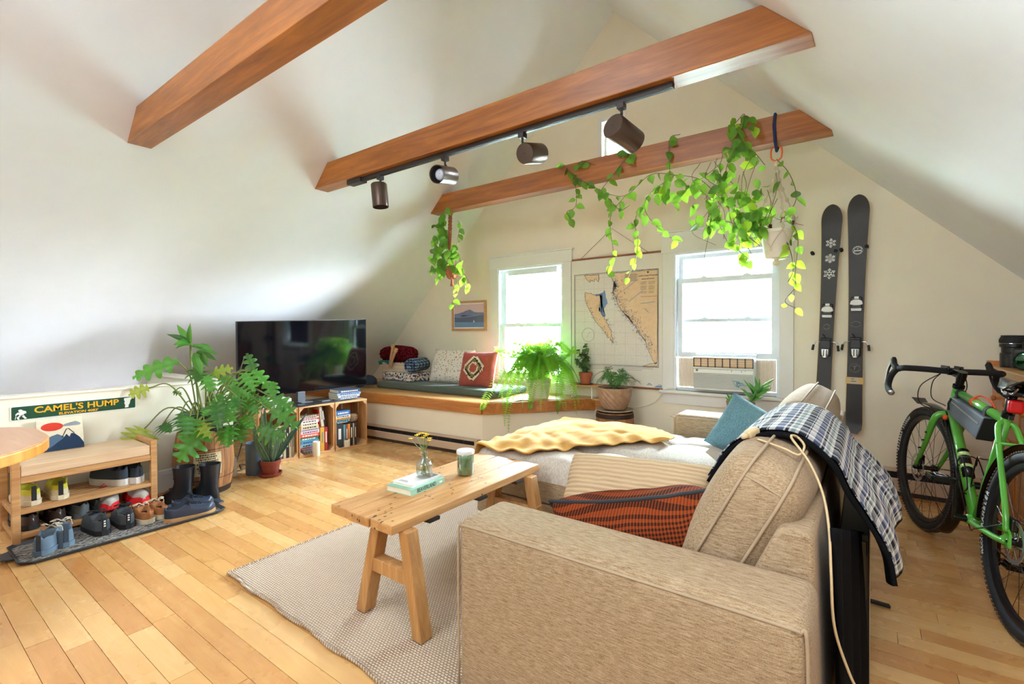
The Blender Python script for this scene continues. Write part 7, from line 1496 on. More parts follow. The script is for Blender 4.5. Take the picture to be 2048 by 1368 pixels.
def boot(lab, x, y, ang, h):
    t = thing('rubber_boot', lab, 'boot', (x, y, 0.0), ang, 'rubber boots'); n = 22
    def ringp(cx, z, rx, ry): return [(cx + rx * cos(2 * pi * j / n), ry * sin(2 * pi * j / n), z) for j in range(n)]
    R_l = [ringp(0.06, 0.014, 0.125, 0.044), ringp(0.06, 0.04, 0.124, 0.046), ringp(0.045, 0.07, 0.105, 0.044), ringp(0.018, 0.105, 0.068, 0.043), ringp(0.004, 0.15, 0.060, 0.052), ringp(0, 0.2, 0.062, 0.057), ringp(0, h - 0.01, 0.066, 0.063), ringp(0, h, 0.069, 0.066), ringp(0, h, 0.064, 0.061), ringp(0, h - 0.06, 0.058, 0.054), ringp(0, 0.16, 0.046, 0.04)]
    vs = [p for r in R_l for p in r]; k = len(R_l); fs = [(i * n + j, i * n + (j + 1) % n, (i + 1) * n + (j + 1) % n, (i + 1) * n + j) for i in range(k - 1) for j in range(n)] + [tuple(range(n - 1, -1, -1)), tuple((k - 1) * n + j for j in range(n))]
    MB().add(vs, fs).build('shaft', 'boot_rubber', t, local=True, smooth=50)
    s = [ringp(0.06, 0.0, 0.126, 0.045), ringp(0.06, 0.016, 0.129, 0.048)]; MB().add(s[0] + s[1], [(j, (j + 1) % n, n + (j + 1) % n, n + j) for j in range(n)] + [tuple(range(n - 1, -1, -1)), tuple(n + j for j in range(n))]).build('sole', 'shoe_sole_black', t, local=True, smooth=40)
boot('black rubber boot nearer the shoe bench in front of the barrel', -3.815, 1.335, radians(-150), 0.265); boot('black rubber boot nearer the barrel stencil', -3.75, 1.475, radians(-150), 0.262)

# ================================================================ round table corner at the left edge
wood('table_top_wood', (190, 134, 92), (214, 164, 122), 'X', 0.5, 0.35, coat=0.3); wood('table_rim_wood', (200, 120, 40), (236, 164, 78), 'Z', 0.5, 0.3, coat=0.4)
rt_ = thing('dining_table', 'honey wood table with a rounded corner at the left edge', 'table', (-2.6, -0.1, 0))
def rounded(off):
    P_ = [(-3.30, -1.1), (-3.30, 0.16)]; cx, cy, r = -3.02, 0.20, 0.28
    # rounded far corner toward the shoe bench
    P_ = [(-3.42, -1.2), (-3.42, 0.12)] + [(-3.16 + 0.26 * cos(a), 0.12 + 0.38 * sin(a)) for a in [pi - (pi / 2) * i / 8 for i in range(9)]] + [(-2.96 + 0.52 * cos(a), -0.02 + 0.52 * sin(a)) for a in [pi / 2 - (pi / 2) * i / 14 for i in range(15)]] + [(-2.44, -1.2)]
    mx, my = -2.93, -0.4; return [(mx + (x - mx) * off, my + (y - my) * off) for x, y in P_]
MB().prism(rounded(1.0), 0.700, 0.745).build('rim', 'table_rim_wood', rt_, bevel=0.006)
MB().prism(rounded(0.988), 0.745, 0.7475).build('top', 'table_top_wood', rt_)
for x, y in ((-3.2, -0.1), (-3.2, -1.0), (-2.65, -1.0), (-2.7, -0.25)): MB().tube([(x, y, 0.0), (x, y, 0.70)], [0.022, 0.032], 12).build('leg', 'table_rim_wood', rt_, smooth=True)
# ================================================================ on the window seat
fabric('pad_green', (72, 82, 72), (98, 110, 98), 160, strength=0.3)
pd = thing('seat_pad', 'dark green foam pad on the window seat', 'cushion', (-3.89, 4.0, 0.512))
mb = MB(); mb.M = Matrix.Translation((-3.885, 4.03, 0.5505)) @ Matrix.Rotation(radians(1.6), 4, 'Z'); mb.rbox((0, 0, 0), (1.80, 0.60, 0.076), 0.032, 4, lambda q, h: (q[0], q[1], q[2] + 0.005 * noise.noise((q[0] * 4, q[1] * 5, 1)))); mb.build('cover', 'pad_green', pd, smooth=True)
def printed(name, base, cols, scale, rough=0.9):
    """cloth scattered with small sprigs of colour"""
    m, t = new_mat(name, srgb(*base), rough, 0, 0.1); v = t.coord()
    c = srgb(*base)
    for i, (col, th, sc) in enumerate(cols):
        vo = t.new('ShaderNodeTexVoronoi'); vo.inputs['Scale'].default_value = scale * sc; mp = t.new('ShaderNodeMapping'); mp.inputs['Location'].default_value = (i * 3.7, i * 1.3, i * 0.7); t.link(v, mp.inputs[0]); t.link(mp.outputs[0], vo.inputs['Vector'])
        k = t.math('LESS_THAN', t.math('ADD', vo.outputs['Distance'], t.math('MULTIPLY', t.noise(v, scale * 3, 2), 0.3)), th); c = t.mix(k, c, srgb(*col))
    t.base(c); t.bump(t.noise(v, 180, 2), 0.25, 0.003); return m
printed('floral_cloth', (228, 222, 208), [((190, 140, 112), 0.40, 1.0), ((150, 156, 130), 0.36, 1.15), ((172, 110, 92), 0.31, 1.3)], 30)
printed('throw_print', (222, 214, 206), [((40, 44, 52), 0.50, 1.0), ((64, 96, 124), 0.44, 0.7), ((214, 150, 74), 0.40, 0.8), ((150, 84, 84), 0.38, 0.9)], 26)
pillow('pillow', 'cream pillow with a small flower print on the window seat', 'floral_cloth', 0.64, 0.42, 0.17, basis((-3.94, 4.16, 0.775), (1, 0.02, 0.015), (0.0, 0.32, 1)), seed=11, pinch=0.05)
fabric('kilim_rust', (150, 66, 54), (178, 92, 76), 140); plain('kilim_olive', (128, 112, 52), 0.95, bump=0.5, bscale=200); plain('kilim_cream', (222, 206, 178), 0.95, bump=0.4, bscale=200); plain('kilim_black', (48, 42, 44), 0.95)
kl = pillow('cushion', 'rust kilim cushion with an olive diamond on the window seat', 'kilim_rust', 0.47, 0.41, 0.15, basis((-3.43, 4.03, 0.768), (1, 0.04, 0.02), (0.0, 0.30, 1)), seed=14, pinch=0.05)
def kz(x, y):
    u, v = x / 0.235, y / 0.205; return 0.075 * (max(0, 1 - u ** 4) * max(0, 1 - v ** 4)) ** 0.55 + 0.010
def kpatch(pts, mt, nm, lift):
    mb = MB(); bm = bmesh.new(); f = bm.faces.new([bm.verts.new((x, y, 0)) for x, y in pts]); bmesh.ops.triangulate(bm, faces=[f]); bmesh.ops.subdivide_edges(bm, edges=bm.edges[:], cuts=2, use_grid_fill=True); bm.verts.index_update()
    mb.add([(v.co.x, v.co.y, kz(v.co.x, v.co.y) + lift) for v in bm.verts], [tuple(v.index for v in f.verts) for f in bm.faces]); bm.free(); return mb.build(nm, mt, kl, local=True, smooth=True)
def step(r, n, jag):
    out = []
    for q in range(4):
        a = q * pi / 2; c, s = cos(a), sin(a)
        for i in range(n):
            f0 = i / n; x, y = r * (1 - f0), r * f0; k = r / n
            for (dx, dy) in ((0, 0), (k * jag, k * (0.5 + jag)),): px, py = x + dx * (1 if jag else 0), y + dy * (1 if jag else 0); out.append((px * c - py * s, px * s + py * c))
    return out
kpatch(step(0.125, 7, 0.9), 'kilim_cream', 'zigzag', 0.001); kpatch(step(0.112, 7, 0.4), 'kilim_black', 'zigzag_line', 0.002); kpatch(step(0.105, 1, 0), 'kilim_olive', 'diamond', 0.003); kpatch(step(0.062, 4, 0.7), 'kilim_cream', 'inner_zigzag', 0.004); kpatch(step(0.045, 3, 0.6), 'kilim_rust', 'centre', 0.005)
# folded printed blanket, rolled plaid blanket
fb = thing('folded_blanket', 'folded blanket with a dark flower print beside the flowered pillow', 'blanket', (-4.62, 4.02, 0.589))
for k in range(3):
    mb = MB(); mb.M = Matrix.Translation((-4.61 + 0.01 * k, 4.04, 0.609 + 0.029 * k)) @ Matrix.Rotation(radians(3 * k - 4), 4, 'Z'); mb.rbox((0, 0, 0), (0.58 - 0.03 * k, 0.30, 0.036), 0.017, 3, lambda q, h: (q[0] + 0.02 * noise.noise((q[1] * 9, q[2] * 9, k)), q[1] + 0.02 * noise.noise((q[0] * 9, 3, k)), q[2] + 0.010 * noise.noise((q[0] * 11, q[1] * 11, k)))); mb.build('fold', 'throw_print', fb, smooth=True)
m, t = new_mat('roll_check', srgb(80, 104, 132), 0.95, 0, 0.1); v = t.coord(); sx = t.new('ShaderNodeSeparateXYZ'); t.link(v, sx.inputs[0])
g = t.math('MAXIMUM', t.math('LESS_THAN', t.math('FRACT', t.math('MULTIPLY', sx.outputs['X'], 30.0)), 0.22), t.math('LESS_THAN', t.math('FRACT', t.math('MULTIPLY', sx.outputs['Z'], 30.0)), 0.22))
t.base(t.mix(g, t.ramp(t.noise(v, 60, 2), [(0.4, srgb(70, 98, 132)), (0.6, srgb(150, 174, 196))]), srgb(26, 30, 40)))
rl = thing('rolled_blanket', 'rolled blue and black checked blanket on top of the folded print blanket', 'blanket', (-4.40, 4.06, 0.78))
pts = []; 
for i in range(70):
    a = i * 0.42; r = 0.012 + 0.0026 * i * 0.42; pts.append((r * cos(a), r * sin(a)))
def rollf(u, v):
    i = u * 69; k = min(int(i), 68); x = lerp(pts[k][0], pts[k + 1][0], i - k); z = lerp(pts[k][1], pts[k + 1][1], i - k); d = Vector((x * 1.0, lerp(-0.19, 0.19, v) + 0.008 * sin(u * 40), z)); return tuple(Vector((-4.41, 4.05, 0.782)) + Matrix.Rotation(radians(22), 3, 'Z') @ d)
o = MB().grid(rollf, 140, 6).build('roll', 'roll_check', rl, smooth=True); solidify(o, 0.010, 0)
# scalloped wooden box with things in it
wood('box_pale', (200, 176, 142), (228, 210, 182), 'X', 0.9, 0.6); plain('box_paint', (222, 210, 190), 0.6)
BX = Matrix.Translation((-5.0, 4.12, 0.513)) @ Matrix.Rotation(radians(20), 4, 'Z')
bx = thing('storage_box', 'pale wooden box with scalloped rims at the far end of the window seat', 'box', (-5.0, 4.12, 0.513), radians(20))
def scal(x0, x1, n, h):
    out = [(x0, 0.0), (x1, 0.0)]; w = (x1 - x0) / n
    for i in range(n):
        c = x1 - (i + 0.5) * w; out += [(c + w * 0.48 * cos(a * pi / 6), h + w * 0.42 * sin(a * pi / 6)) for a in range(7)]
    return out
MB().prism(scal(0.0, 0.38, 8, 0.265), 0.0, 0.012, 'XZ').build('side_panel', 'box_pale', bx, local=True); MB().prism(scal(0.0, 0.38, 8, 0.265), 0.25, 0.262, 'XZ').build('side_panel', 'box_pale', bx, local=True)
for x, nm in ((0.0, 'a'), (0.368, 'b')):
    e_ = MB().prism(scal(0.013, 0.249, 6, 0.265), x, x + 0.012, 'YZ').build('end_panel', 'box_paint', bx, local=True)
    if nm == 'a': MB().rbox((-0.001, 0.13, 0.205), (0.004, 0.075, 0.022), 0.0019, 2).build('hand_hole', 'black_gap', e_, local=True)
MB().box(0.01, 0.37, 0.01, 0.25, 0, 0.01).build('bottom', 'box_pale', bx, local=True)
bx.rotation_euler = (0, 0, radians(14)); bx.location = (-5.02, 4.0, 0.513)
m, t = new_mat('knit_red', srgb(122, 22, 34), 0.95, 0, 0.1); v = t.coord(); vo = t.new('ShaderNodeTexVoronoi'); vo.inputs['Scale'].default_value = 46; t.link(v, vo.inputs['Vector']); t.base(t.ramp(vo.outputs['Distance'], [(0.1, srgb(156, 34, 48)), (0.7, srgb(72, 10, 18))])); t.bump(t.math('SUBTRACT', 1.0, vo.outputs['Distance']), 1.0, 0.03)
kn = thing('knit_blanket', 'chunky dark red knitted blanket rolled on top of the scalloped box', 'blanket', (-4.95, 4.19, 0.90))
def knf(u, v):
    a = u * 2 * pi; y = lerp(-0.29, 0.29, v); e = sqrt(max(0.0, 1 - abs(2 * v - 1) ** 5)); r = (0.095 + 0.016 * noise.noise((cos(a) * 1.6, sin(a) * 1.6, y * 7))) * max(e, 0.05) + 0.006 * sin(a * 9 + y * 30)
    return tuple(Vector((-4.92, 4.19, 0.895)) + Matrix.Rotation(radians(10), 3, 'Z') @ Vector((y, r * 1.12 * cos(a), r * 1.05 * sin(a))))
MB().grid(knf, 60, 40, True).build('roll', 'knit_red', kn, smooth=True)
plain('teal_cloth', (38, 118, 118), 0.95, var=0.2, scale=30)
tag(MB().rbox((-5.02, 4.06, 0.79), (0.22, 0.09, 0.055), 0.024, 3, lambda q, h: (q[0], q[1], q[2] + 0.014 * noise.noise((q[0] * 20, q[1] * 20, 4)))).build('teal_scarf', 'teal_cloth', smooth=True), 'teal cloth peeking over the rim of the scalloped box', 'cloth')
wood('dowel_wood', (184, 140, 92), (214, 176, 130), 'Z', 1.2, 0.6)
for i, (a, b, l) in enumerate((((-4.86, 3.985, 0.74), (-4.80, 3.99, 0.985), 'taller pale wooden mallet handle standing in the scalloped box'), ((-4.84, 3.975, 0.74), (-4.745, 3.985, 0.935), 'shorter pale wooden mallet handle leaning right in the scalloped box'))):
    w_ = thing('wooden_handle', l, 'tool', a, group='wooden handles in the box'); d = (Vector(b) - Vector(a)).normalized()
    MB().tube([a, b], [0.014, 0.018], 10).build('shaft', 'dowel_wood', w_, smooth=40); MB().tube([Vector(b), Vector(b) + d * 0.045], [0.026, 0.024], 12).build('knob', 'dowel_wood', w_, smooth=40)
# baseball cap
plain('cap_navy', (52, 64, 84), 0.85, bump=0.3, bscale=200); plain('cap_mesh', (206, 206, 204), 0.8)
cp = thing('cap', 'dark navy baseball cap with a pale patch at the left end of the window seat', 'cap', (-4.93, 3.72, 0.512), radians(-125))
def capf(u, v):
    a = v * 2 * pi; t_ = u * pi / 2; r = 0.10 * sin(t_) ** 0.85; return (r * 1.05 * cos(a), r * 0.92 * sin(a), 0.028 + 0.115 * cos(t_) ** 0.75)
cr_ = MB().grid(capf, 12, 33).build('crown', 'cap_navy', cp, local=True, smooth=True)
MB().grid(lambda u, v: (0.09 * cos((v - 0.5) * 2.2) + u * 0.075 * cos((v - 0.5) * 2.0), 0.088 * sin((v - 0.5) * 2.2) * (1 + 0.1 * u), 0.030 - 0.018 * u - 0.012 * (2 * v - 1) ** 2 * u), 6, 15).build('brim', 'cap_navy', cp, local=True, smooth=True)
def cpt(u, v): a = lerp(-0.15, 0.55, v); t_ = lerp(0.75, 1.30, u); r = 0.1015 * sin(t_) ** 0.85; return (r * 1.05 * cos(a), r * 0.92 * sin(a), 0.028 + 0.1165 * cos(t_) ** 0.75)
MB().grid(cpt, 5, 6).build('patch', 'cap_mesh', cp, local=True, smooth=True); MB().ball((0, 0, 0.145), 0.007, 8, (1, 1, 0.5)).build('button', 'cap_navy', cp, local=True)

# ================================================================ potted plants on the right of the seat
def heart(n=7):
    """pointed heart leaf, stalk end at the origin, tip along +x, unit length"""
    mb = MB()
    def f(u, v):
        s = v * 2 - 1; w = 0.40 * (sin(pi * (u ** 0.62)) ** 0.9) if 0 < u < 1 else 0.0
        x = u - 0.16 * abs(s) * (1 - u) ** 3 * 1.4; return (x - 0.02, s * w, 0.10 * abs(s) * w * 2 - 0.22 * u * u)
    return mb.grid(f, n, 5)
HEART = {}
def heart_mesh(mat):
    if mat not in HEART: HEART[mat] = heart().mesh('leaf', mat, True)
    return HEART[mat]
def put_leaf(par, p, d, size, mat='pothos_leaf', roll=0.0, up=(0, 0, 1)):
    M = frame_from(d, up).to_4x4() @ Matrix.Rotation(roll, 4, 'X'); o = linked('leaf', heart_mesh(mat), par, Vector(p) - origin(par), M.to_euler(), (size,) * 3); return o
# Boston fern
plain('pot_white', (226, 222, 214), 0.4, var=0.05, scale=12)
fn = thing('boston_fern', 'big bright green Boston fern in a white pot below the left window', 'plant', (-2.70, 4.13, 0.512))
MB().lathe([(0.001, 0), (0.10, 0), (0.125, 0.17), (0.13, 0.172), (0.13, 0.19), (0.12, 0.19), (0.115, 0.16), (0.001, 0.16)], n=28, close=False).build('pot', 'pot_white', fn, local=True, smooth=40); MB().lathe([(0.001, 0.163), (0.117, 0.162)], n=18, close=False).build('soil', 'soil', fn, local=True)
def frond(path, w, mat, par, pairs=30, name='frond', nrm=(0, 0, 1), gap=0.62):
    P_ = bez(path, 10); k = len(P_); mb = MB(); mb.tube(P_[::3] if len(P_[::3]) > 2 else P_, 0.0016, 4, False)
    for i in range(pairs):
        u = (i + 1.2) / (pairs + 1.5); f = u * (k - 1); j = min(int(f), k - 2); p = P_[j].lerp(P_[j + 1], f - j); d = (P_[j + 1] - P_[j]).normalized(); n = Vector(nrm); s = d.cross(n); s = s.normalized() if s.length > 1e-4 else Vector((1, 0, 0)); n = s.cross(d)
        l = w * 0.5 * (sin(pi * min(1, u * 0.9 + 0.10)) ** 0.7) * (1.05 - 0.5 * u) * 1.25; b = 0.0058 + 0.06 * l * gap
        for sg in (-1, 1):
            e = p + s * sg * l + d * l * 0.30 - n * l * 0.22; m_ = p + (e - p) * 0.5 + n * l * 0.05
            mb.add([p, m_ + d * b * 0.6, e, m_ - d * b * 0.6], [(0, 1, 2, 3)])
    return mb.build(name, mat, par, smooth=True)
rd = random.Random(31); c = Vector((-2.70, 4.13, 0.68))
for i in range(125):
    a = i * 2.399 + rd.uniform(-.2, .2); ring_ = i / 125; out = lerp(0.16, 0.50, ring_ ** 0.7) * rd.uniform(0.85, 1.1); hgt = lerp(0.36, 0.17, ring_) * rd.uniform(0.85, 1.15); fall = lerp(0.08, 0.50, ring_) * rd.uniform(0.75, 1.1)
    d = Vector((cos(a), sin(a), 0))
    if d.y > 0.1: out *= min(1.0, 0.27 / (out * d.y + 1e-6)) if out * d.y > 0.27 else 1
    if i % 4 == 1: hgt = rd.uniform(0.30, 0.42); fall = rd.uniform(0.05, 0.16); out = min(out * 1.2, 0.46) if d.y < 0.1 else out
    p3 = c + d * out + Vector((0, 0, hgt - fall)); p3.z = max(p3.z, 0.535 if (p3.y > 3.5 + (p3.x + 2.93) * 1.18) else 0.30)
    frond([c + d * 0.03, c + d * out * 0.42 + Vector((0, 0, hgt * 0.95)), c + d * out * 0.80 + Vector((0, 0, hgt * 0.80 - fall * 0.22)), p3], rd.uniform(0.10, 0.14), 'fern_leaf', fn, pairs=42, nrm=(d.x * 0.8, d.y * 0.8 - 0.25, 0.5), gap=1.0)
frond([c, (-2.66, 4.11, 0.90), (-2.59, 4.10, 1.05), (-2.50, 4.10, 1.13)], 0.12, 'fern_leaf', fn, 32, nrm=(0.2, -0.9, 0.4)); frond([c, (-2.66, 4.10, 0.86), (-2.645, 4.09, 0.98), (-2.63, 4.08, 1.07)], 0.11, 'fern_leaf', fn, 30, nrm=(0.2, -0.9, 0.4)); frond([c, (-2.86, 4.10, 0.88), (-3.0, 4.08, 0.96), (-3.12, 4.06, 1.00)], 0.10, 'fern_leaf', fn, 30, nrm=(0.1, -0.8, 0.6)); frond([c, (-2.55, 4.10, 0.86), (-2.42, 4.07, 0.93), (-2.28, 4.05, 0.95)], 0.11, 'fern_leaf', fn, 30, nrm=(0.1, -0.8, 0.6))
for x0, x1, z1 in ((-2.80, -2.76, 0.27), (-2.72, -2.735, 0.20), (-2.44, -2.42, 0.37), (-2.86, -2.90, 0.46), (-2.62, -2.60, 0.44)):
    y0_ = lerp(3.50, 4.385, (x1 + 2.93) / 0.74) - 0.05
    frond([c, (x0, (4.13 + y0_) / 2, 0.80), (x0, y0_ + 0.04, 0.62), (x1, y0_ - 0.02, 0.48), (x1, y0_ - 0.025, z1)], 0.10, 'fern_leaf', fn, 38, gap=1.3, nrm=(0.3, -0.9, 0.2))
# little wire-legged shelf with a terracotta pot
wood('shelf_wood', (190, 130, 76), (222, 168, 110), 'X', 1.0, 0.5); plain('wire_white', (232, 232, 228), 0.4); plain('terracotta', (176, 96, 62), 0.8, var=0.1, scale=14)
ws = thing('plant_shelf', 'small wooden shelf on white wire legs between the fern and the glazed planter', 'shelf', (-2.27, 4.37, 0.512))
MB().box(-2.43, -2.12, 4.30, 4.44, 0.632, 0.646).build('board', 'shelf_wood', ws, bevel=0.002)
for x in (-2.415, -2.19): MB().tube([(x, 4.43, 0.632), (x, 4.43, 0.519), (x, 4.31, 0.519), (x, 4.31, 0.632)], 0.007, 8).build('leg', 'wire_white', ws)
MB().tube([(-2.415, 4.43, 0.53), (-2.19, 4.43, 0.53)], 0.005, 6).build('leg_brace', 'wire_white', ws)
def tpot(t, r0, r1, h, mat, rim=0.012, soil=True):
    MB().lathe([(0.001, 0), (r0, 0), (r1 - 0.006, h * 0.70), (r1, h * 0.70), (r1 + 0.003, h), (r1 - 0.006, h), (r1 - 0.012, h * 0.8), (0.001, h * 0.8)], n=26, close=False).build('pot', mat, t, local=True, smooth=40)
    MB().lathe([(0.001, h * 0.82), (r1 - 0.010, h * 0.81)], n=18, close=False).build('soil', 'soil', t, local=True)
hb = thing('jade_plant', 'leafy dull green plant in a small terracotta pot on the wire-legged shelf', 'plant', (-2.29, 4.37, 0.655))
MB().lathe([(0.001, -0.008), (0.062, -0.008), (0.075, 0.002), (0.072, 0.004), (0.06, -0.002), (0.001, -0.002)], n=24, close=False).build('saucer', 'tv_metal', hb, local=True, smooth=40)
tpot(hb, 0.048, 0.066, 0.115, 'terracotta'); rd = random.Random(6)
for k in range(7):
    tp_ = Vector((-2.36 + rd.uniform(-.05, .05) + 0.008 * k, 4.36 + rd.uniform(-.04, .03), rd.uniform(0.88, 1.06))); ps = bez([(-2.29, 4.37, 0.75), ((-2.29 + tp_.x) / 2 + 0.02, 4.36, (0.75 + tp_.z) / 2), tp_], 6); MB().tube(ps, 0.003, 5).build('stem', 'stalk', hb)
    for j in range(11): p = ps[min(len(ps) - 1, 2 + j)]; a = rd.uniform(0, 6.28); put_leaf(hb, p, (cos(a), sin(a), rd.uniform(-.9, 0.0)), rd.uniform(0.04, 0.06), 'herb_leaf', rd.uniform(-.5, .5))
# keg and glazed planter with a small palm
kg, _ = barrel('keg', 'small wooden keg under the glazed planter, at the end of the window seat', (-1.90, 4.205, 0), 0.432, 0.168, 0.183, ((0.385, 0.425), (0.255, 0.275), (0.06, 0.08)), 14, 'barrel_wood', 'keg')
m, t = new_mat('glaze_brown', srgb(168, 132, 102), 0.18); v = t.coord('Object', (1, 1, 1)); t.base(t.ramp(t.noise(v, 22, 3), [(0.3, srgb(158, 120, 92)), (0.7, srgb(180, 144, 116))])); plain('saucer_taupe', (164, 146, 124), 0.4)
pl = thing('palm_planter', 'small palm in a glazed brown planter with swirling flutes on the keg', 'plant', (-1.90, 4.205, 0.434))
MB().lathe([(0.001, 0), (0.14, 0), (0.172, 0.016), (0.172, 0.024), (0.15, 0.018), (0.001, 0.010)], n=30, close=False).build('saucer', 'saucer_taupe', pl, local=True, smooth=40)
def flute(u, v):
    a = u * 2 * pi; z = v; r = 0.098 + 0.060 * sin(min(1, z * 1.05) * pi / 2) ** 0.9; r += 0.010 * (abs(sin(9 * (a + z * 1.3))) - 0.5) * (1 if 0.04 < z < 0.90 else 0.1); r += 0.004 * (z > 0.93)
    return (r * cos(a), r * sin(a), 0.022 + 0.205 * z)
o = MB().grid(flute, 144, 26, True).build('pot', 'glaze_brown', pl, local=True, smooth=True); solidify(o, 0.008, -1); MB().lathe([(0.001, 0.205), (0.150, 0.205)], n=24, close=False).build('soil', 'soil', pl, local=True)
rd = random.Random(14); c = Vector((-1.90, 4.205, 0.64))
for k in range(19):
    a = k * 2.399; d = Vector((cos(a), sin(a) * 0.8, 0)); r = rd.uniform(0.12, 0.30); h = rd.uniform(0.10, 0.20)
    if d.y > 0 and r * d.y > 0.18: r = 0.18 / d.y
    frond([c + d * 0.02, c + d * r * 0.4 + Vector((0, 0, h)), c + d * r * 0.8 + Vector((0, 0, h * 0.85)), c + d * r + Vector((0, 0, h * 0.42))], rd.uniform(0.09, 0.13), 'palm_leaf', pl, 13, gap=0.9)
# aloe behind the far sofa arm
wood('stool_wood', (150, 100, 60), (190, 140, 92), 'Z', 1.0, 0.6); plain('pot_rustic', (164, 122, 100), 0.85, var=0.22, scale=16, bump=0.4, bscale=40)
stl = thing('plant_stool', 'small wooden stool hidden behind the far sofa arm holding the aloe pot', 'stool', (-0.80, 4.14, 0))
MB().lathe([(0.001, 0.47), (0.13, 0.47), (0.13, 0.498), (0.001, 0.498)], (-0.80, 4.14, 0), 24, False).build('seat', 'stool_wood', stl, smooth=40)
for a in range(3): MB().tube([(-0.80 + 0.12 * cos(a * 2.1), 4.14 + 0.12 * sin(a * 2.1), 0), (-0.80 + 0.08 * cos(a * 2.1), 4.14 + 0.08 * sin(a * 2.1), 0.47)], 0.014, 8).build('leg', 'stool_wood', stl)
al = thing('aloe', 'spiky green aloe in a mottled clay pot behind the far sofa arm', 'plant', (-0.80, 4.14, 0.499))
MB().lathe([(0.001, 0), (0.085, 0), (0.105, 0.12), (0.107, 0.125), (0.098, 0.126), (0.09, 0.10), (0.001, 0.10)], n=26, close=False).build('pot', 'pot_rustic', al, local=True, smooth=40); MB().lathe([(0.001, 0.103), (0.093, 0.102)], n=18, close=False).build('soil', 'soil', al, local=True)
rd = random.Random(9)
for k in range(16):   # low sprouts
    a = rd.uniform(0, 6.28); b = Vector((-0.80 + rd.uniform(-.085, 0.0), 4.14 + rd.uniform(-.06, .05), 0.60)); blade(b, b + Vector((0.035 * cos(a), 0.035 * sin(a), rd.uniform(0.05, 0.09))), 0.016, 'aloe_leaf', al, bend=0.08, keel=0.4, n=6, th=0.003)
s0 = Vector((-0.75, 4.13, 0.60)); s1 = Vector((-0.66, 4.12, 0.735)); MB().tube([s0, s1], 0.012, 8).build('stem', 'stalk', al)
for k in range(17):
    f = 0.25 + 0.75 * k / 17; a = k * 2.4; p = s0.lerp(s1, f); d = Vector((cos(a) * 0.85 + 0.25, sin(a) * 0.6, 0.35 + 0.5 * f)).normalized(); blade(p, p + d * rd.uniform(0.10, 0.15), 0.024, 'aloe_leaf', al, bend=-0.06, keel=0.4, n=8, th=0.004)

# ================================================================ hanging plants on the last beam
def twine(path, r, mat, par, name='rope', knots=None):
    o = MB().tube(bez(path, 6), r, 7).build(name, mat, par, smooth=True)
    if knots:
        P_ = bez(path, 12); mb = MB()
        for i in range(knots): q = P_[int((i + 0.5) / knots * (len(P_) - 1))]; mb.ball(tuple(q), r * 2.6, 8, (1, 1, 1.5))
        mb.build('knot_row', mat, o, smooth=True)['kind'] = 'stuff'
    return o
plain('rope_cream', (214, 202, 176), 0.95, bump=0.6, bscale=300); plain('rope_brown', (150, 92, 56), 0.95, bump=0.6, bscale=300); plain('strap_navy', (24, 44, 84), 0.85); plain('carabiner_orange', (222, 96, 34), 0.3, 0.6); plain('bead_brown', (110, 62, 44), 0.5); plain('pot_cream', (222, 212, 196), 0.7, var=0.06, scale=20)
leafmat('pothos_lime', (130, 190, 40), (190, 226, 70), trans=0.5)
hp = thing('hanging_pothos', 'long trailing heart-leaf vine in a macrame pot hanger at the right of the last beam', 'plant', (-0.505, 3.80, 1.67))
MB().tube([(-0.505, 3.742, 2.49), (-0.512, 3.742, 2.60), (-0.505, 3.742, 2.672), (-0.505, 3.885, 2.674), (-0.505, 3.886, 2.49), (-0.505, 3.815, 2.44), (-0.505, 3.742, 2.49)], 0.010, 6).build('strap', 'strap_navy', hp, smooth=True)
MB().tube(bez([(-0.505, 3.80, 2.47), (-0.535, 3.80, 2.455), (-0.535, 3.80, 2.39), (-0.505, 3.80, 2.37), (-0.475, 3.80, 2.39), (-0.475, 3.80, 2.455), (-0.505, 3.80, 2.47)], 6), 0.0055, 8).build('carabiner', 'carabiner_orange', hp, smooth=True)
PC = Vector((-0.505, 3.80, 1.685))
mb = MB().lathe([(0.001, 0), (0.062, 0), (0.070, 0.006), (0.100, 0.175), (0.105, 0.178), (0.105, 0.20), (0.097, 0.20), (0.092, 0.165), (0.001, 0.165)], tuple(PC), 28, False); mb.build('pot', 'pot_cream', hp, smooth=40)
MB().lathe([(0.001, 0.168), (0.093, 0.167)], tuple(PC), 18, False).build('soil', 'soil', hp)
for k in range(4):
    a = k * pi / 2 + 0.5; e = PC + Vector((0.108 * cos(a), 0.108 * sin(a), 0.19)); e2 = PC + Vector((0.085 * cos(a + 0.78), 0.085 * sin(a + 0.78), 0.07)); e3 = PC + Vector((0.085 * cos(a - 0.78), 0.085 * sin(a - 0.78), 0.07))
    twine([(-0.505, 3.80, 2.375), (-0.505 + 0.03 * cos(a), 3.80 + 0.03 * sin(a), 2.20), tuple(e + Vector((0, 0, 0.12))), tuple(e)], 0.0045, 'rope_cream', hp, knots=9)
    MB().tube([e + Vector((0, 0, 0.045)), e + Vector((0, 0, 0.075))], 0.012, 8).build('bead', 'bead_brown', hp, smooth=True)
    for q in (e2, e3): twine([tuple(e), tuple(q), tuple(PC + Vector((0, 0, -0.012)))], 0.0035, 'rope_cream', hp)
MB().ball(tuple(PC + Vector((0, 0, -0.025))), 0.024, 10, (1.1, 1.1, 0.9)).build('tassel_knot', 'rope_cream', hp, smooth=True)
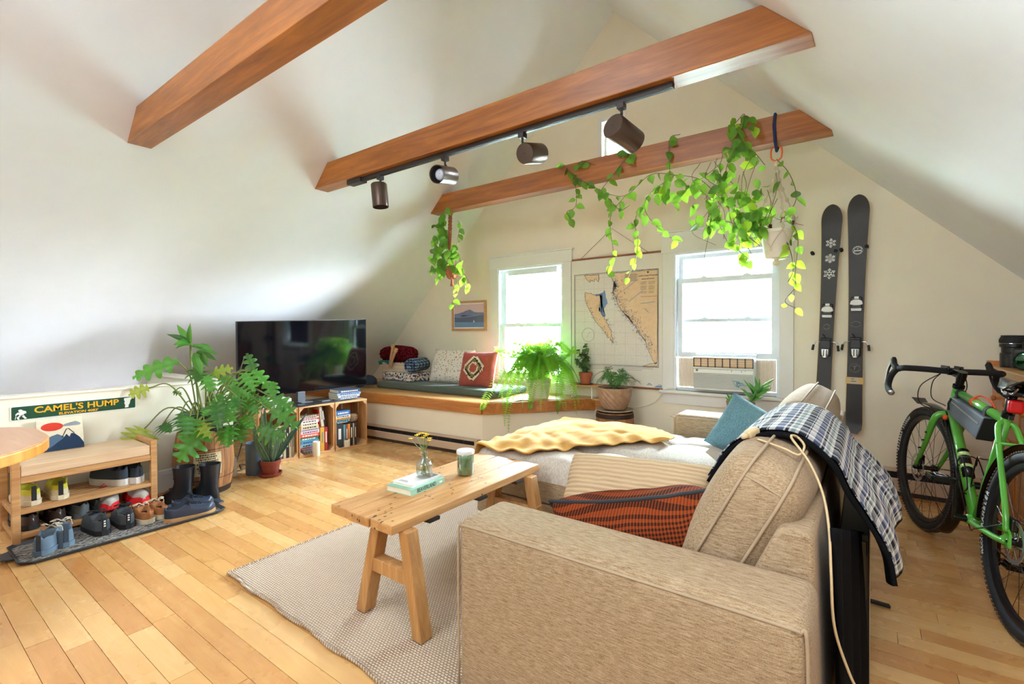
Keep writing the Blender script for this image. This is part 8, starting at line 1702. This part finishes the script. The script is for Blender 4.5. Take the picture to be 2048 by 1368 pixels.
VN = [[(-.536,3.78,1.883),(-.661,3.70,2.11),(-.81,3.70,2.314),(-.733,3.72,2.53),(-.694,3.73,2.715),(-.759,3.72,2.661)],[(-.536,3.76,1.883),(-.726,3.72,2.014),(-.861,3.7,2.16),(-1.001,3.72,2.314),(-1.187,3.74,2.387),(-1.384,3.74,2.426),(-1.594,3.73,2.295),(-1.818,3.73,2.383),(-2.057,3.73,2.547),(-2.157,3.735,2.664)],[(-1.187,3.74,2.387),(-1.384,3.72,2.267),(-1.417,3.74,2.134),(-1.265,3.74,1.944),(-1.142,3.74,1.875)],[(-1.603,3.76,2.301),(-1.727,3.76,2.163),(-1.728,3.76,1.995),(-1.71,3.76,1.826),(-1.77,3.76,1.671)],[(-1.424,3.76,2.239),(-1.517,3.76,2.091),(-1.492,3.76,1.926),(-1.518,3.76,1.766),(-1.587,3.76,1.616)],[(-2.057,3.74,2.547),(-2.048,3.74,2.293),(-2.139,3.74,2.245),(-2.099,3.74,2.177)],[(-.42,3.78,1.94),(-.369,3.74,1.811),(-.386,3.74,1.578),(-.386,3.74,1.478),(-.445,3.74,1.389),(-.38,3.74,1.336)],[(-.502,3.78,2.375),(-.42,3.78,2.249),(-.385,3.78,2.073),(-.48,3.78,1.934)],[(-.661,3.76,1.863),(-.793,3.72,1.969),(-.937,3.72,2.007),(-.888,3.72,2.081)],[(-1.808,3.74,2.383),(-1.628,3.73,2.55),(-1.533,3.73,2.651),(-1.708,3.735,2.669)],[(-1.224,3.735,2.393),(-1.227,3.735,2.663),(-1.147,3.74,2.69)],[(-.564,3.76,1.848),(-.69,3.72,1.828),(-.729,3.72,1.762),(-.658,3.72,1.685)],[(-.475,3.76,1.86),(-.415,3.74,1.733),(-.398,3.74,1.596),(-.427,3.74,1.514)],[(-.999,3.73,2.311),(-.858,3.71,2.394),(-.818,3.72,2.493),(-.66,3.72,2.458),(-.565,3.73,2.333)],[(-1.818,3.74,2.383),(-1.727,3.74,2.284),(-1.638,3.74,2.187),(-1.551,3.74,2.214)],[(-2.054,3.735,2.62),(-1.98,3.735,2.661),(-1.861,3.735,2.602)]]
rd = random.Random(77)
def leaf_dir(down=0.8): return Vector((rd.gauss(0, 0.6), rd.gauss(-0.25, 0.5), -abs(rd.gauss(down, 0.4))))
def face_up(): return (rd.gauss(0.25, 0.35), -1.0, rd.gauss(0.35, 0.4))
def dress(par, paths, gap, smin, smax, lime_z, r=0.0026, mat='pothos_leaf'):
    for V in paths:
        P_ = bez(V, 8); MB().tube(P_, r, 5).build('vine', 'vine_stalk', par, smooth=True); acc = 0.0; nx = gap * 0.5
        for a, b in zip(P_[:-1], P_[1:]):
            acc += (b - a).length
            while acc > nx:
                d = leaf_dir(); lime = b.z < lime_z and rd.random() < 0.65; q = b + d.normalized() * 0.02
                put_leaf(par, q, d, rd.uniform(smin, smax) * (0.8 if lime else 1), 'pothos_lime' if lime else mat, rd.uniform(-.5, .5), face_up()); nx += gap * rd.uniform(0.7, 1.4)
dress(hp, VN, 0.060, 0.052, 0.082, 1.96)
def clump(par, n, cs, smin, smax, lime=0.15):
    for _ in range(n):
        c, sd = rd.choice(cs); p = Vector((rd.gauss(c[0], sd[0]), min(rd.gauss(c[1], sd[1]), 3.74), rd.gauss(c[2], sd[2]))); d = leaf_dir(0.7)
        put_leaf(par, p, d, rd.uniform(smin, smax), 'pothos_lime' if rd.random() < lime else 'pothos_leaf', rd.uniform(-.6, .6), face_up())
clump(hp, 130, [((-0.80, 3.70, 2.22), (0.10, 0.04, 0.10)), ((-0.66, 3.70, 2.12), (0.10, 0.05, 0.12)), ((-0.58, 3.70, 1.97), (0.09, 0.05, 0.07)), ((-0.88, 3.70, 2.05), (0.10, 0.04, 0.09)), ((-0.72, 3.70, 2.62), (0.05, 0.03, 0.06)), ((-0.70, 3.70, 1.86), (0.06, 0.04, 0.06)), ((-1.12, 3.72, 2.27), (0.14, 0.03, 0.06))], 0.055, 0.088)
mb = MB()
for i in range(26):   # bare hanging stems through the clump
    x = rd.gauss(-0.75, 0.13); z = rd.uniform(2.0, 2.45); mb.tube(bez([(x, 3.72, z), (x + rd.uniform(-.06, .08), 3.69, z - 0.12), (x + rd.uniform(-.1, .16), 3.72, z - rd.uniform(0.2, 0.35))], 4), 0.002, 4)
mb.build('bare_stems', 'vine_stalk', hp, smooth=True)['kind'] = 'stuff'
hq = thing('hanging_philodendron', 'bushy heart-leaf plant in a terracotta pot hanging at the left end of the last beam', 'plant', (-3.61, 3.82, 1.76))
QC = Vector((-3.61, 3.82, 1.765)); MB().lathe([(0.001, 0), (0.050, 0), (0.078, 0.11), (0.082, 0.112), (0.082, 0.13), (0.075, 0.13), (0.001, 0.11)], tuple(QC), 24, False).build('pot', 'terracotta', hq, smooth=40)
MB().tube([(-3.625, 3.815, 2.484), (-3.625, 3.815, 2.46)], 0.035, 12).build('ceiling_hook_plate', 'shelf_wood', hq)
twine([(-3.625, 3.815, 2.47), (-3.62, 3.80, 2.25), (-3.605, 3.78, 2.08)], 0.009, 'rope_brown', hq, knots=12)
for k in range(4):
    a = k * pi / 2 + 0.3; e = QC + Vector((0.086 * cos(a), 0.086 * sin(a), 0.12)); twine([(-3.605, 3.79, 2.10), tuple(e + Vector((0, 0, 0.12))), tuple(e), tuple(QC + Vector((0.056 * cos(a), 0.056 * sin(a), 0.01))), tuple(QC + Vector((0, 0, -0.012)))], 0.004, 'rope_brown', hq)
MB().tube([QC + Vector((0, 0, -0.01)), QC + Vector((0, 0, -0.05)), QC + Vector((0, 0, -0.085))], [0.012, 0.014, 0.022], 8).build('tassel', 'rope_brown', hq)
VL = [[(-3.585,3.8,1.85),(-3.72,3.8,1.974),(-3.80,3.8,1.788),(-3.78,3.8,1.757)],[(-3.585,3.8,1.85),(-3.464,3.8,1.941),(-3.431,3.8,1.758),(-3.392,3.8,1.676)],[(-3.548,3.8,1.82),(-3.514,3.8,1.631),(-3.587,3.8,1.5),(-3.551,3.8,1.445)],[(-3.621,3.8,1.96),(-3.70,3.8,2.188),(-3.72,3.8,2.384),(-3.67,3.8,2.455)],[(-3.584,3.8,1.957),(-3.509,3.8,2.163),(-3.477,3.8,2.313),(-3.506,3.8,2.372)],[(-3.585,3.8,1.85),(-3.44,3.8,1.812),(-3.352,3.8,1.698),(-3.367,3.8,1.622)]]
dress(hq, VL, 0.062, 0.06, 0.085, 1.70)
for _ in range(85):
    c_, sd = rd.choice((((-3.70, 3.77, 2.28), (0.05, 0.03, 0.09)), ((-3.63, 3.76, 2.02), (0.09, 0.04, 0.08)), ((-3.64, 3.75, 1.90), (0.11, 0.05, 0.06)))); p = Vector((rd.gauss(c_[0], sd[0]), rd.gauss(c_[1], sd[1]), rd.gauss(c_[2], sd[2]))); put_leaf(hq, p, leaf_dir(0.9), rd.uniform(0.065, 0.095), 'pothos_leaf', rd.uniform(-.5, .5), face_up())
